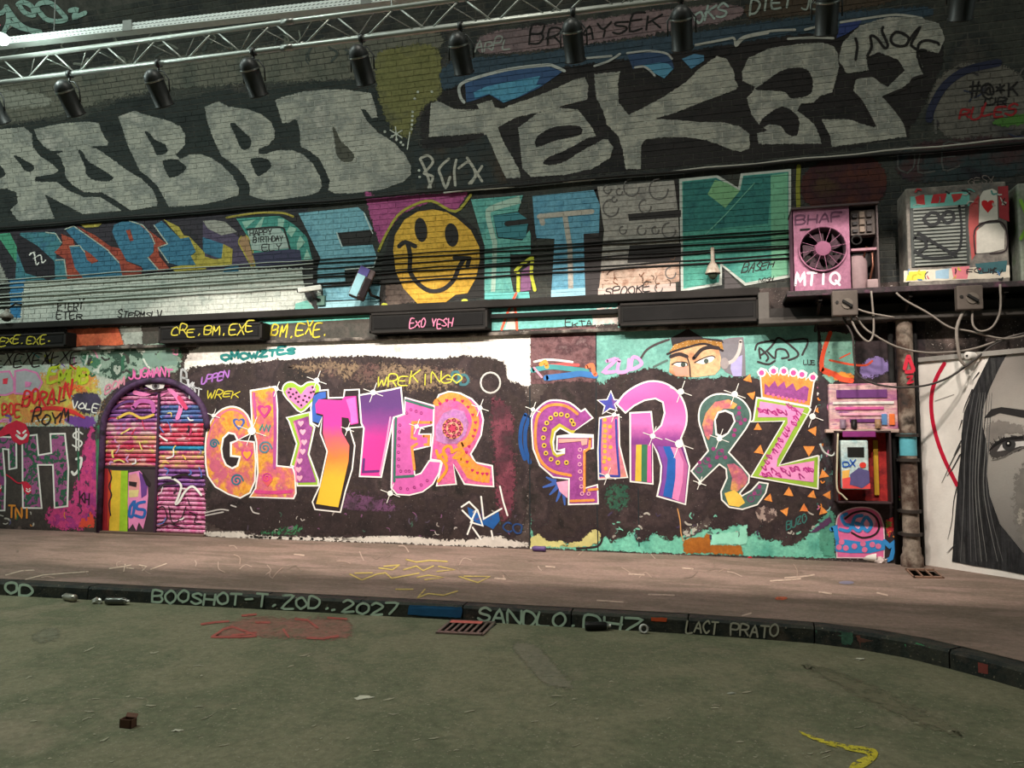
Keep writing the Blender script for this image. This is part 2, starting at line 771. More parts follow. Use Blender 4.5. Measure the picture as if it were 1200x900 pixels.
GLY = {'A': '0 0 2 6 4 0|.8 2.4 3.2 2.4', 'B': '0 0 0 6 3 6 3.8 4.7 3 3.3 0 3.2|3 3.3 4 1.8 3 0 0 0', 'C': '4 5 2.6 6 .8 5 0 3 .8 1 2.6 0 4 1',
       'D': '0 0 0 6 2.4 6 4 4 4 2 2.4 0 0 0', 'E': '4 6 0 6 0 0 4 0|0 3.1 3 3.1', 'F': '4 6 0 6 0 0|0 3.1 3 3.1',
       'G': '4 5 2.6 6 .8 5 0 3 .8 1 2.6 0 4 1 4 2.8 2.4 2.8', 'H': '0 0 0 6|4 0 4 6|0 3 4 3', 'I': '2 0 2 6', 'J': '3.5 6 3.5 1 2 0 .5 1',
       'K': '0 0 0 6|4 6 0 2.6|1.2 3.6 4 0', 'L': '0 6 0 0 3.6 0', 'M': '0 0 .4 6 2 2 3.6 6 4 0', 'N': '0 0 0 6 4 0 4 6',
       'O': '2 0 .4 1.2 0 3 .4 4.8 2 6 3.6 4.8 4 3 3.6 1.2 2 0', 'P': '0 0 0 6 3 6 4 4.6 3 3 0 3', 'Q': '2 0 .4 1.2 0 3 .4 4.8 2 6 3.6 4.8 4 3 3.6 1.2 2 0|2.4 1.8 4.2 -.6', 'R': '0 0 0 6 3 6 4 4.6 3 3 0 3|1.6 3 4 0',
       'S': '4 5 2.4 6 .6 5.2 .6 3.9 3.4 2.4 3.6 1 2 0 0 1', 'T': '0 6 4 6|2 6 2 0', 'U': '0 6 0 1.4 1.2 0 2.8 0 4 1.4 4 6', 'V': '0 6 2 0 4 6',
       'W': '0 6 1 0 2 4 3 0 4 6', 'X': '0 6 4 0|0 0 4 6', 'Y': '0 6 2 3 4 6|2 3 2 0', 'Z': '0 6 4 6 0 0 4 0', '0': '2 0 .4 1.2 0 3 .4 4.8 2 6 3.6 4.8 4 3 3.6 1.2 2 0',
       '1': '1 5 2 6 2 0', '2': '0 5 1.6 6 3.6 5 3.4 3.6 0 0 4 0', '3': '0 5.4 2 6 3.8 4.8 2 3.2 4 1.6 2 0 0 .8', '6': '3.6 5.6 1.4 5 0 2 1 0 3 0 4 1.6 3 3.2 .4 2.6',
       '7': '0 6 4 6 1.4 0', '.': '1.6 0 2.2 .5', '-': '.6 3 3.4 3', '#': '1 0 1.6 6|2.6 0 3.2 6|0 2 4 2|0 4 4 4', '*': '2 5.6 2 2|.4 4.8 3.6 2.8|3.6 4.8 .4 2.8',
       '@': '3 2 2 1.8 1.4 3 2 4.2 3 4 3 2 4 2.4 4 4.6 2 6 0 4.6 0 1.6 2 0 3.6 .6', '$': '4 5 2.4 6 .6 5.2 .6 3.9 3.4 2.4 3.6 1 2 0 0 1|1.5 -1 1.5 7|2.5 -1 2.5 7'}


def word(txt, x, y, h, adv, slope=0.0, slant=0.0, jit=0.25, wid=0.8, sm=False, seed=1):
    """handwritten capitals as pixel paths; x, y: lower left of the first letter"""
    rnd = random.Random(txt + str(seed))
    glyphs = []
    for i, ch in enumerate(txt):
        g = GLY.get(ch)
        if not g:
            continue
        paths = []
        glyphs.append(paths)
        jy = rnd.uniform(-jit, jit) * h * 0.35
        jh = 1 + rnd.uniform(-jit, jit) * 0.5
        for part in g.split('|'):
            a = [float(t) for t in part.split()]
            p = []
            for q in range(0, len(a), 2):
                gx = a[q] / 4 * adv * wid + rnd.uniform(-jit, jit) * 0.16 * adv
                gy = a[q + 1] / 6 * h * jh + rnd.uniform(-jit, jit) * 0.16 * h
                px = x + i * adv + gx + slant * gy
                p.append((px, y + jy - gy + slope * (px - x)))
            paths.append(spline(p, 3) if sm and len(p) > 2 else p)
    return glyphs


def gtag(label, surf, txt, x, y, h, adv, slope, w, mat, layer=4, slant=0.0, jit=0.5, sm=True, name='graffiti_tag', parent=None, seed=1, wid=0.8):
    """a handwritten word: one part for each character"""
    if parent is None:
        u, v = hit(surf, x, y)
        par = thing(name, label, 'graffiti', place(surf, u, v, 0.002))
    else:
        par = parent
    for gl in word(txt, x, y, h, adv, slope, slant, jit, wid, sm, seed):
        q = []
        for p in gl:
            q += ribbon(p, w)
        sheet('character', par, surf, q, mat, layer)
    return par


def mural(label, surf, px, name='graffiti_lettering', cat='graffiti'):
    u, v = hit(surf, *px)
    return thing(name, label, cat, place(surf, u, v, 0.002))


def letter(parent, surf, outer, edge, fill, w=2.2, layer=2, sm=False, name='letter'):
    """a painted letter: rim colour below, body colour inside it"""
    if sm:
        outer = spline(outer, 4, True)
    a = poly(name, parent, surf, inset(outer, w), fill, layer + 1)
    poly('outline', a, surf, outer, edge, layer)
    return a

# ------------------------------------------------------------------ the setting
def proj(p):
    q = RM.transposed() @ (Vector(p) - CAM)
    if q.z > -0.05:
        return (-9999, -9999)
    return (600 + F * q.x / -q.z, 450 - F * q.y / -q.z)


ZB1 = at_y(450, 362, -0.14).z                # cornice between brickwork and rendered wall
ZB2 = at_y(450, 396, -0.12).z                # lower moulding
XL, XR = -15.0, 6.0

M_ROAD = blend([(104, 102, 80), (116, 112, 90), (96, 98, 76), (124, 116, 96)], 0.9, 1.1, speck=(134, 130, 110), speck_at=0.64, rough=0.85, relief=0.7)
M_PAVE = blend([(122, 105, 92), (141, 119, 108), (113, 98, 86), (147, 123, 113)], 1.1, 0.95, stretch=(0.5, 1.6, 1), speck=(190, 176, 160), speck_at=0.70, rough=0.8, relief=0.35)
M_BRICK = blend([(52, 58, 54), (70, 72, 66), (46, 50, 50), (82, 78, 72)], 1.3, 0.9, rough=0.75, relief=0.5)
M_MORTAR = blend([(66, 68, 64), (92, 90, 84)], 5.0, 0.9, rough=0.9)
M_RENDER = blend([(66, 56, 54), (88, 76, 72), (54, 48, 46), (120, 104, 98)], 2.2, 0.9, speck=(200, 190, 184), speck_at=0.69, rough=0.75, relief=0.3)
M_BLACK = plain((30, 29, 28), 0.85)
M_DARK = plain((40, 37, 35), 0.8)

GULLY = [(513, 742), (566, 744.5), (583, 731), (529, 728.5)]
GRATE2 = [(1071, 677), (1105, 677.5), (1094, 670), (1062, 668)]


def holed(name, outer, holes, z, mat):
    rings = [outer] + holes
    flat = [(p[0], p[1], z) for r in rings for p in r]
    tri = tessellate_polygon([[Vector((p[0], p[1], 0)) for p in r] for r in rings])
    fs = []
    for a, b, c in tri:
        A, B, C = flat[a], flat[b], flat[c]
        s_ = (B[0] - A[0]) * (C[1] - A[1]) - (C[0] - A[0]) * (B[1] - A[1])
        fs.append((a, b, c) if s_ > 0 else (a, c, b))
    return mk(name, flat, fs, mat)


def ground_hole(px, z):
    return [(p.x, p.y) for p in (at_z(x, y, z) for x, y in px)]


fl = holed('floor', [(XL - 5, -11.2), (XR + 6, -11.2), (XR + 6, 0.4), (XL - 5, 0.4)], [ground_hole(GULLY, ROADZ), ground_hole(GRATE2, 0.0)], ROADZ, M_ROAD)
tagp(fl, 'dark olive asphalt road with worn patches', None, None, 'structure')

# pavement slab, its edge follows the kerb
KW = 0.15
inner = []
for i, p in enumerate(KP):
    n = kerb_at(min(KT[i] + 0.001, KT[-1]))[1]
    inner.append(p - n * KW)
pv = holed('floor_pavement', [(p.x, p.y) for p in inner] + [(inner[-1].x, 0.0), (inner[0].x, 0.0)], [ground_hole(GRATE2, 0.0)], 0.0, M_PAVE)
tagp(pv, 'beige concrete pavement between wall and kerb', None, None, 'structure')

M_KERB = blend([(44, 52, 46), (62, 60, 52), (34, 40, 38), (74, 66, 58)], 3.5, 0.9, speck=(120, 110, 96), speck_at=0.68, rough=0.7, relief=0.5)
kb = thing('kerb', 'dark painted kerb stones along the pavement edge', None, KP[3], None, 'structure')
t = 0.05
while t < KT[-1] - 0.9:
    pts = []
    for tt in (t, t + 0.3, t + 0.6, t + 0.905):
        p, n = kerb_at(tt)
        pts.append((p, n))
    vs, fs = [], []
    dz = random.uniform(-0.004, 0.0)
    for p, n in pts:
        for a, z in ((0, ROADZ - 0.03), (0, -0.02 + dz), (-0.02, dz), (-KW, dz), (-KW, ROADZ - 0.03)):
            q = p + n * a
            vs.append((q.x, q.y, z))
    for i in range(3):
        for k in range(4):
            fs.append((i * 5 + k, i * 5 + k + 1, i * 5 + k + 6, i * 5 + k + 5))
    fs += [(0, 4, 3, 2, 1), (15, 16, 17, 18, 19)]
    mk('kerb_stone', vs, fs, M_KERB, kb)
    t += 0.915

# tunnel shell behind the brick faces
prof = [(BD, -0.2), (BD, ZS)]
for i in range(1, 49):
    a = math.pi * i / 48
    prof.append((-RV + (RV + BD) * math.cos(a), ZS + (RV + BD) * math.sin(a)))
prof.append((-2 * RV - BD, -0.3))


def shell(name, pr, label, mat):
    vs, fs = [], []
    for y, z in pr:
        vs += [(XL - 5, y, z), (XR + 6, y, z)]
    for i in range(len(pr) - 1):
        fs.append((2 * i, 2 * i + 1, 2 * i + 3, 2 * i + 2))
    o = mk(name, vs, fs, mat)
    return tagp(o, label, None, None, 'structure')


wall_back = shell('wall_back', prof[:2], 'painted brick side wall of the tunnel', M_MORTAR)
ceiling = shell('ceiling', prof[1:-1], 'curved brick vault of the tunnel', M_MORTAR)
shell('wall_front', prof[-2:], 'opposite tunnel wall', M_BRICK)

# bricks: every brick in view, the largest 300 as objects of their own
cells = []
for j in range(int((ZB1 - 0.1) / BH), int((ZS + 3.1) / BH)):
    xo = BL / 2 if j % 2 else 0.0
    for k in range(int((XL - 1) / BL), int((XR) / BL)):
        u, s = k * BL + xo, j * BH + BJ
        c = place_up(u + BL / 2, s + BH / 2, 0)
        x, y = proj(c)
        if -130 < x < 1330 and -110 < y < 430:
            inside = 20 < x < 1180 and 8 < y < 330
            d = (c - CAM).length
            cells.append(((0 if inside else 1), d, u, s, j, k))
cells.sort()


def brick_mesh(off):
    w, h = BL - BJ, BH - BJ
    e = 0.003
    vs = [(0, BD, 0), (w, BD, 0), (w, BD, h), (0, BD, h), (0, -off + e, 0), (w, -off + e, 0), (w, -off + e, h), (0, -off + e, h),
          (e, -off, e), (w - e, -off, e), (w - e, -off, h - e), (e, -off, h - e)]
    fs = [(0, 1, 5, 4), (1, 2, 6, 5), (2, 3, 7, 6), (3, 0, 4, 7), (4, 5, 9, 8), (5, 6, 10, 9), (6, 7, 11, 10), (7, 4, 8, 11), (8, 9, 10, 11)]
    return [Vector(v) for v in vs], fs


def brick_matrix(u, s):
    if s <= ZS:
        return Matrix.Translation((u, 0, s))
    th = (s - ZS) / RV
    return Matrix.Translation(place_up(u, s, 0)) @ Matrix.Rotation(th, 4, 'X')


shared = []
for q in range(4):
    v, f = brick_mesh(0.0025 * (q + 0.5) / 4)
    me = bpy.data.meshes.new('brick')
    me.from_pydata(v, [], f)
    me.materials.append(M_BRICK)
    shared.append(me)
rest = {True: MB(), False: MB()}
for n, (_, d, u, s, j, k) in enumerate(cells):
    M = brick_matrix(u, s)
    if n < 300:
        o = bpy.data.objects.new('brick', shared[min(3, int(bjit(j, k) / 0.0025 * 4))])
        COL.objects.link(o)
        par = wall_back if s <= ZS else ceiling
        o.parent = par
        loc, rq, _s = M.decompose()
        o.location = loc - WORG[par.name]
        o.rotation_euler = rq.to_euler()
    else:
        v, f = brick_mesh(bjit(j, k))
        rest[s <= ZS].add([M @ p for p in v], f)
tagp(rest[True].build('brick_courses', M_BRICK, wall_back), kind='stuff')
tagp(rest[False].build('brick_courses', M_BRICK, ceiling), kind='stuff')

# rendered lower wall with the arched opening
dl, dr = at_y(117, 620, YL).x, at_y(240.5, 620, YL).x
zsp, zap = at_y(117, 503, YL).z, at_y(176, 446, YL).z
dc, da, db = (dl + dr) / 2, (dr - dl) / 2, zap - zsp
arch = [(dl, 0.0), (dl, zsp)] + [(dc - da * math.cos(math.pi * i / 16), zsp + db * math.sin(math.pi * i / 16)) for i in range(1, 16)] + [(dr, zsp), (dr, 0.0)]
out = [(XL, 0.0)] + arch + [(XR, 0.0), (XR, ZB1 + 0.05), (XL, ZB1 + 0.05)]
vs = [Vector((x, YL, z)) for x, z in out]
fs = [tuple(t) for t in tessellate_polygon([[Vector((x, z, 0)) for x, z in out]])]
n0 = len(vs)
for x, z in arch:
    vs.append(Vector((x, 0.0, z)))
for i in range(len(arch) - 1):
    fs.append((1 + i, 2 + i, n0 + i + 1, n0 + i))
n1 = len(vs)
vs += [Vector((XL, BD, ZB1 + 0.05)), Vector((XR, BD, ZB1 + 0.05))]
fs.append((len(out) - 1, len(out) - 2, n1 + 1, n1))
wall_low = mk('wall_lower', vs, fs, M_RENDER)
tagp(wall_low, 'rendered lower wall under the cornice covered in spray paint', None, None, 'structure')

# angled wall at the right
zr = hit_right(1084, 424)[1]
vs = []
for tt in (0.0, 3.2):
    for a, z in ((0, -0.02), (0, zr), (-0.25, zr), (-0.25, -0.02)):
        p = P0R + DR * tt + NR * a
        vs.append((p.x, p.y, z))
wr = mk('wall_right', vs, [(0, 4, 5, 1), (1, 5, 6, 2), (2, 6, 7, 3), (0, 1, 2, 3), (4, 7, 6, 5)], paint((232, 226, 218), 1.0, 0.08))
tagp(wr, 'angled white wall section carrying a monochrome portrait', None, None, 'structure')
cp = MB()
vs = []
for tt in (0.02, 3.25):
    for a, z in ((0.03, zr), (0.03, zr + 0.05), (-0.27, zr + 0.05), (-0.27, zr)):
        p = P0R + DR * tt + NR * a
        vs.append((p.x, p.y, z))
tagp(mk('trim_1', vs, [(0, 4, 5, 1), (1, 5, 6, 2), (2, 6, 7, 3), (3, 7, 4, 0), (0, 1, 2, 3), (4, 7, 6, 5)], plain((150, 146, 140), 0.6)), 'pale coping along the top of the angled wall', None, None, 'structure')

# cornice mouldings
xe = at_y(890, 340, -0.14).x
m = MB().box((XL, -0.17, ZB1 - 0.05), (xe, 0.0, ZB1 + 0.05), 0, 0.015)
tagp(m.build('trim_2', M_DARK), 'black cornice beam under the brickwork', None, None, 'structure')
m = MB().box((XL, -0.13, ZB2 - 0.022), (xe, 0.0, ZB2 + 0.022), 0, 0.01)
tagp(m.build('trim_3', blend([(40, 38, 36), (70, 64, 60), (150, 140, 130)], 4.0, 0.9)), 'thin dark moulding above the painted lower wall', None, None, 'structure')
m = MB().box((at_y(560, 368, -0.1).x, -0.14, ZB1 - 0.19), (xe, 0.0, ZB1 - 0.13), 0, 0.01)
tagp(m.build('trim_4', M_BLACK), 'second black rail running below the cornice beam', None, None, 'structure')

# ------------------------------------------------------------------ lighting truss and its lamps
M_ALU = plain((168, 172, 166), 0.4, 0.55, 0.08)
M_CAN = plain((44, 46, 46), 0.45, 0.1, 0.1)
M_STEEL = plain((150, 152, 148), 0.35, 0.8, 0.1)
ZT = 5.05
TA, TB = at_z(0, 97, ZT), at_z(790, 0, ZT)
TD = (TB - TA).normalized()
TS = TA - TD * 2.2
TLEN = (TB - TA).length + 7.5
TH = 0.25
TBACK = Vector((TD.y, -TD.x, 0))
if TBACK.y < 0:
    TBACK = -TBACK
tr = thing('lighting_truss', 'long aluminium triangular truss hanging under the vault', 'truss', TS)


def chord(o, name='chord'):
    return MB().tube([TS + o, TS + o + TD * TLEN], 0.025, 10).build(name, M_ALU, tr, True)


CB, CT, CK = Vector((0, 0, 0)), Vector((0, 0, TH)), TBACK * 0.22 + Vector((0, 0, TH * 0.55))
for o in (CB, CT, CK):
    chord(o)


def brace_mesh(a, b, r=0.009):
    me_o = MB().tube([a, b], r, 6).build('brace', M_ALU, tr, True)
    return me_o


def spread(first, step, n):
    for i in range(1, n):
        c = first.copy()
        COL.objects.link(c)
        c.location = first.location + TD * step * i


nb = int(TLEN / 0.62)
for a0, b0, ph in ((CB, CT, 0.0), (CT, CK, 0.12), (CK, CB, 0.12)):
    rb = 0.009 if ph == 0 else 0.005
    spread(brace_mesh(TS + TD * (0.05 + ph) + a0, TS + TD * (0.33 + ph) + b0, rb), 0.62, nb)
    spread(brace_mesh(TS + TD * (0.36 + ph) + b0, TS + TD * (0.64 + ph) + a0, rb), 0.62, nb)
for q in (1.3, 5.4, 9.4):
    for o in (CB, CT, CK):
        MB().tube([TS + TD * q + o, TS + TD * (q + 0.12) + o], 0.031, 10).build('coupler', M_STEEL, tr, True)
for q in (2.0, 6.5, 11.0):
    p = TS + TD * q + CT
    th = math.asin(min(1, 0.97))
    e = Vector((p.x, p.y + 0.0, ZS + math.sqrt(RV ** 2 - (p.y + RV) ** 2)))
    MB().tube([p, e], 0.006, 6).build('suspension_rod', M_STEEL, tr)


def on_truss(x):
    best = None
    for i in range(2000):
        p = TS + TD * (TLEN * i / 1999)
        px = proj(p)[0]
        if best is None or abs(px - x) < best[0]:
            best = (abs(px - x), p)
    return best[1]


AIM = Vector((0, math.cos(rad(50)), -math.sin(rad(50))))
can_x = [-6, 82, 186, 297, 424, 540, 672, 798, 968, 1128]
can_root = None
lampname = ['at the very end of the truss by the side lamp', 'above the silver R', 'above the first silver O', 'above the second silver B',
            'above the last silver O of the bubble lettering', 'above the silver T beside the blue patch', 'in front of the dark hand-sprayed words',
            'above the silver K', 'above the silver ring-shaped letter', 'above the pale scribbled face']
for n, x in enumerate(can_x):
    base = on_truss(x)
    loc = base + Vector((0, 0.03, -0.29))
    lab = 'black domed stage lamp hanging ' + lampname[n]
    if can_root is None:
        r = thing('stage_lamp', lab, 'lamp', loc, 'stage lamps along the truss')
        bk = loc - AIM * 0.13
        # housing: open cylinder with rim
        MB().lathe(bk, AIM, [(0.0, 0.088), (0.235, 0.086), (0.24, 0.094), (0.25, 0.094), (0.25, 0.08), (0.235, 0.08), (0.02, 0.08)], 20).build('housing', M_CAN, r, True)
        pr = [(-0.10 * math.sin(a), 0.090 * math.cos(a)) for a in [math.pi / 2 * i / 7 for i in range(8)]]
        pr = [(h, max(rr, 0.002)) for h, rr in pr]
        MB().lathe(bk, AIM, [(0.012, 0.089)] + pr, 20).build('domed_back', M_CAN, r, True)
        MB().lathe(bk, AIM, [(-0.004, 0.094), (0.006, 0.098), (0.012, 0.094)], 20).build('ring', M_STEEL, r, True)
        ax = Vector((1, 0, 0))
        yk = [loc - ax * 0.115, loc - ax * 0.115 + Vector((0, -0.02, 0.12)), loc - ax * 0.06 + Vector((0, -0.03, 0.2)), loc + Vector((0, -0.03, 0.215)),
              loc + ax * 0.06 + Vector((0, -0.03, 0.2)), loc + ax * 0.115 + Vector((0, -0.02, 0.12)), loc + ax * 0.115]
        MB().tube(yk, 0.007, 6).build('yoke', M_CAN, r, True)
        ck = MB().lathe(base - TD * 0.02, TD, [(0, 0.03), (0, 0.04), (0.04, 0.04), (0.04, 0.03)], 12)
        ck.tube([base + Vector((0, 0, -0.035)), loc + Vector((0, -0.03, 0.2))], 0.012, 6)
        ck.build('clamp', M_CAN, r, True)
        MB().lathe(bk + AIM * 0.21, AIM, [(0, 0.002), (0, 0.08)], 20).build('lens', emit((255, 244, 228), 3.0), r, True)
        can_root, can_loc = r, loc
        rt = r
    else:
        rt = copy_tree(can_root)
        rt.location = loc
        rt['label'] = lab
    ld = bpy.data.lights.new('stage_lamp_beam', 'SPOT')
    ld.energy = SPOT_POWER
    ld.color = (1.0, 0.90, 0.81)
    ld.spot_size = rad(66)
    ld.spot_blend = 0.22
    ld.shadow_soft_size = 0.07
    lpos = loc + AIM * 0.14
    sx_, sy_ = proj(lpos)
    seen = 0 <= sx_ <= 1200 and 0 <= sy_ <= 900
    lo = bpy.data.objects.new('stage_lamp_beam' if seen else 'stage_lamp_beam_%d_offscreen' % (n + 1), ld)
    COL.objects.link(lo)
    lo.location = lpos
    lo.rotation_euler = AIM.to_track_quat('-Z', 'Y').to_euler()

# slotted cable tray above the truss
m, nt, b, g = new_mat('slotted_steel')
sx = nt.nodes.new('ShaderNodeTexBrick')
sx.offset = 0.0
mp = nt.nodes.new('ShaderNodeMapping')
mp.inputs['Rotation'].default_value = (rad(90), 0, -math.atan2(TD.y, TD.x))
tc = nt.nodes.new('ShaderNodeTexCoord')
nt.links.new(tc.outputs['UV'], sx.inputs['Vector'])
sx.inputs['Color1'].default_value = (0.05, 0.06, 0.06, 1)
sx.inputs['Color2'].default_value = (0.07, 0.08, 0.08, 1)
sx.inputs['Mortar'].default_value = (0.62, 0.66, 0.64, 1)
sx.inputs['Scale'].default_value = 1.0
sx.inputs['Mortar Size'].default_value = 0.011
sx.inputs['Brick Width'].default_value = 0.045
sx.inputs['Row Height'].default_value = 0.030
nt.links.new(sx.outputs['Color'], b.inputs['Base Color'])
b.inputs['Roughness'].default_value = 0.5
M_SLOT = m
ZR = 5.42
RA, RB = at_z(0, 54, ZR), at_z(455, 3, ZR)
RD = (RB - RA).normalized()
ty = thing('cable_tray', 'pale slotted steel cable tray running above the truss', 'cable tray', RA)
n_ = Vector((RD.y, -RD.x, 0))
a, b_ = RA - RD * 2.0, RB + RD * 4
vs = []
for p in (a, b_):
    vs += [p + n_ * 0.03, p + n_ * 0.03 + Vector((0, 0, 0.04)), p + Vector((0, 0, 0.05)), p + Vector((0, 0, 0.09)), p - n_ * 0.07 + Vector((0, 0, 0.09)), p - n_ * 0.07]
ob = mk('perforated_side', [vs[0], vs[6], vs[7], vs[1]], [(0, 1, 2, 3)], M_SLOT, ty)
ob2 = mk('perforated_side', [vs[2], vs[8], vs[9], vs[3]], [(0, 1, 2, 3)], M_SLOT, ty)
Lr = (b_ - a).length
for o_ in (ob, ob2):
    uv = o_.data.uv_layers.new(name='UVMap')
    for i, c in enumerate([(0, 0), (Lr, 0), (Lr, 0.045), (0, 0.045)]):
        uv.data[i].uv = c
mb = MB()
mb.add([vs[1], vs[7], vs[8], vs[2]], [(0, 1, 2, 3)])
mb.add([vs[3], vs[9], vs[10], vs[4]], [(0, 1, 2, 3)])
mb.add([vs[0], vs[6], vs[11], vs[5]], [(0, 1, 2, 3)])
mb.add([vs[4], vs[10], vs[11], vs[5]], [(0, 1, 2, 3)])
mb.build('trough', plain((176, 184, 178), 0.5, 0.3), ty)
for q in (1.1, 3.5, 6.0, 8.6):
    p = a + RD * q
    MB().box((-0.05, -0.036, -0.008), (0.05, -0.02, 0.10), 0, 0, Matrix.Translation(p) @ Matrix.Rotation(math.atan2(RD.y, RD.x), 4, 'Z')).build('splice_plate', M_STEEL, ty)
for q in (2.6, 6.8, 10.0):
    p = a + RD * q - n_ * 0.04 + Vector((0, 0, 0.09))
    MB().tube([p, Vector((p.x, p.y, ZS + math.sqrt(RV ** 2 - (p.y + RV) ** 2)))], 0.006, 6).build('hanger_rod', M_STEEL, ty)

# side lamp at the far left end of the truss
lp = at_z(-8, 44, 5.30)
bl = thing('bulkhead_lamp', 'small glowing bulkhead lamp with pink cord at the truss end', 'lamp', lp)
MB().lathe(lp, (1, 0.1, -0.25), [(-0.12, 0.004), (-0.12, 0.05), (0.0, 0.06), (0.1, 0.06)], 16).build('housing', plain((210, 214, 210), 0.5), bl, True)
MB().lathe(lp, (1, 0.1, -0.25), [(0.1, 0.058), (0.14, 0.05), (0.16, 0.03), (0.165, 0.002)], 16).build('diffuser', emit((235, 255, 246), 14.0), bl, True)
MB().tube([lp + Vector((0.02, -0.02, 0.06)), lp + Vector((0.06, -0.04, 0.14)), lp + Vector((0.1, -0.03, 0.1)), lp + Vector((0.08, -0.03, 0.05))], 0.012, 8).build('cord', plain((214, 70, 110), 0.5), bl, True)
MB().tube([lp + Vector((-0.06, 0, 0.05)), lp + Vector((-0.06, 0.0, 0.5))], 0.008, 6).build('stem', M_STEEL, bl)
ld = bpy.data.lights.new('bulkhead_light', 'POINT')
ld.energy = SIDE_LAMP_POWER
ld.color = (0.82, 1.0, 0.93)
ld.shadow_soft_size = 0.05
lpos = lp + Vector((1, 0.1, -0.25)).normalized() * 0.2
sx_, sy_ = proj(lpos)
lo = bpy.data.objects.new('bulkhead_light' if 0 <= sx_ <= 1200 and 0 <= sy_ <= 900 else 'bulkhead_light_offscreen', ld)
COL.objects.link(lo)
lo.location = lpos

# unseen luminaires added on the vault crown for ambient light, stronger to the left
for n, (lx, pw) in enumerate(((-13.0, 1.7), (-7.5, 1.1), (-2.0, 0.62), (3.5, 0.32))):
    p = Vector((lx, -6.3, ZS + RV - 0.25))
    lm = thing('added_luminaire', '%s unseen strip luminaire added along the vault crown counted from the shutter end' % ('first', 'second', 'third', 'fourth')[n], 'lamp', p, 'added strip luminaires on the vault crown')
    MB().box((p.x - 0.7, p.y - 0.1, p.z), (p.x + 0.7, p.y + 0.1, p.z + 0.1), 0, 0.02).build('housing', M_STEEL, lm)
    MB().box((p.x - 0.66, p.y - 0.08, p.z - 0.05), (p.x + 0.66, p.y + 0.08, p.z), 0, 0.02).build('diffuser', emit((232, 255, 240), 4.0), lm)
    MB().tube([p + Vector((0, 0, 0.1)), p + Vector((0, 0, 0.24))], 0.02).build('stem', M_STEEL, lm)
    ld = bpy.data.lights.new('fill_light', 'AREA')
    ld.shape = 'RECTANGLE'
    ld.size, ld.size_y = 1.3, 0.16
    ld.energy = FILL_POWER * pw
    ld.color = (0.86, 1.0, 0.92) if n < 2 else (1.0, 0.98, 0.86)
    lo = bpy.data.objects.new('fill_luminaire_%d_offscreen' % (n + 1), ld)
    COL.objects.link(lo)
    lo.location = p + Vector((0, 0, -0.06))

# ------------------------------------------------------------------ cables and conduits on the brickwork
def wall_path(pts, y):
    return [at_y(a, b, y) for a, b in pts]


M_CBLK = plain((38, 37, 36), 0.5)
M_CWHT = paint((186, 194, 186), 1.0)
cabs = [(327, 268, 0.007), (332, 271.5, 0.010), (337, 279, 0.009), (344, 286, 0.008), (348, 289, 0.012), (354, 297, 0.008), (358, 301.5, 0.013)]
nm = ['topmost', 'second from the top', 'third from the top', 'middle', 'third from the bottom', 'second from the bottom', 'lowest']
for n, (ya, yb, r) in enumerate(cabs):
    P1, P2 = at_y(0, ya, -0.035), at_y(926, yb, -0.035)
    P1 = P1 + (P1 - P2).normalized() * 3
    pts, K = [], 40
    for i in range(K + 1):
        p = P1.lerp(P2, i / K)
        p.z += -0.012 * abs(math.sin(i * 0.9 + n)) + random.uniform(-0.003, 0.003)
        p.y = -0.006 - r - 0.004
        pts.append(p)
    m = MB()
    ksplit = min(range(K + 1), key=lambda i: abs(proj(pts[i])[0] - 357))
    m.tube(pts[:ksplit + 1], r, 7, 1)
    m.tube(pts[ksplit:], r, 7, 0)
    tagp(m.build('wall_cable', [M_CBLK, M_CWHT], None, True), 'cable pinned across the brickwork over the smiley, %s of the bundle' % nm[n], 'cable', 'cables clipped along the brick wall')
for n, (pa, pb, r, lab) in enumerate([((-60, 272), (930, 190), 0.02, 'thick dark conduit along the springing of the vault'),
                                     ((520, 226), (1200, 162), 0.012, 'thin pale cable strung just above the thick dark conduit')]):
    P1, P2 = at_y(*pa, -0.05), at_y(*pb, -0.05)
    if n == 0:
        P2 = P2 + (P2 - P1).normalized() * 3.5
    pts = [P1.lerp(P2, i / 24) + Vector((0, 0, 0.008 * math.sin(i * 1.7))) for i in range(25)]
    tagp(MB().tube(pts, r, 8).build('conduit', M_CBLK if n == 0 else plain((190, 186, 176), 0.5), None, True), lab, 'conduit')

# ------------------------------------------------------------------ dark boxes under the cornice
def lightbox(x0, x1, ytop, ybot, label, yf=-0.27):
    a, b = at_y(x0, ytop, yf), at_y(x1, ytop, yf)
    zt = (at_y((x0 + x1) / 2, ytop, yf)).z
    zb = (at_y((x0 + x1) / 2, ybot, yf)).z
    o = thing('light_box', label, 'light box', ((a.x + b.x) / 2, yf, zb), 'dark boxes under the cornice')
    MB().box((a.x, yf + 0.012, zb), (b.x, YL, zt), 0, 0.012).build('housing', M_BLACK, o)
    e = 0.03
    f = MB()
    for lo_, hi_ in (((a.x, yf, zt - e), (b.x, yf + 0.02, zt)), ((a.x, yf, zb), (b.x, yf + 0.02, zb + e)),
                     ((a.x, yf, zb), (a.x + e, yf + 0.02, zt)), ((b.x - e, yf, zb), (b.x, yf + 0.02, zt))):
        f.box(lo_, hi_, 0, 0.004)
    f.build('frame', plain((42, 39, 37), 0.85), o)
    MB().box((a.x + 0.06, yf + 0.004, zb + 0.055), (b.x - 0.06, yf + 0.02, zt - 0.055), 0, 0.006).build('front_panel', plain((26, 25, 25), 0.9), o)
    return o, yf


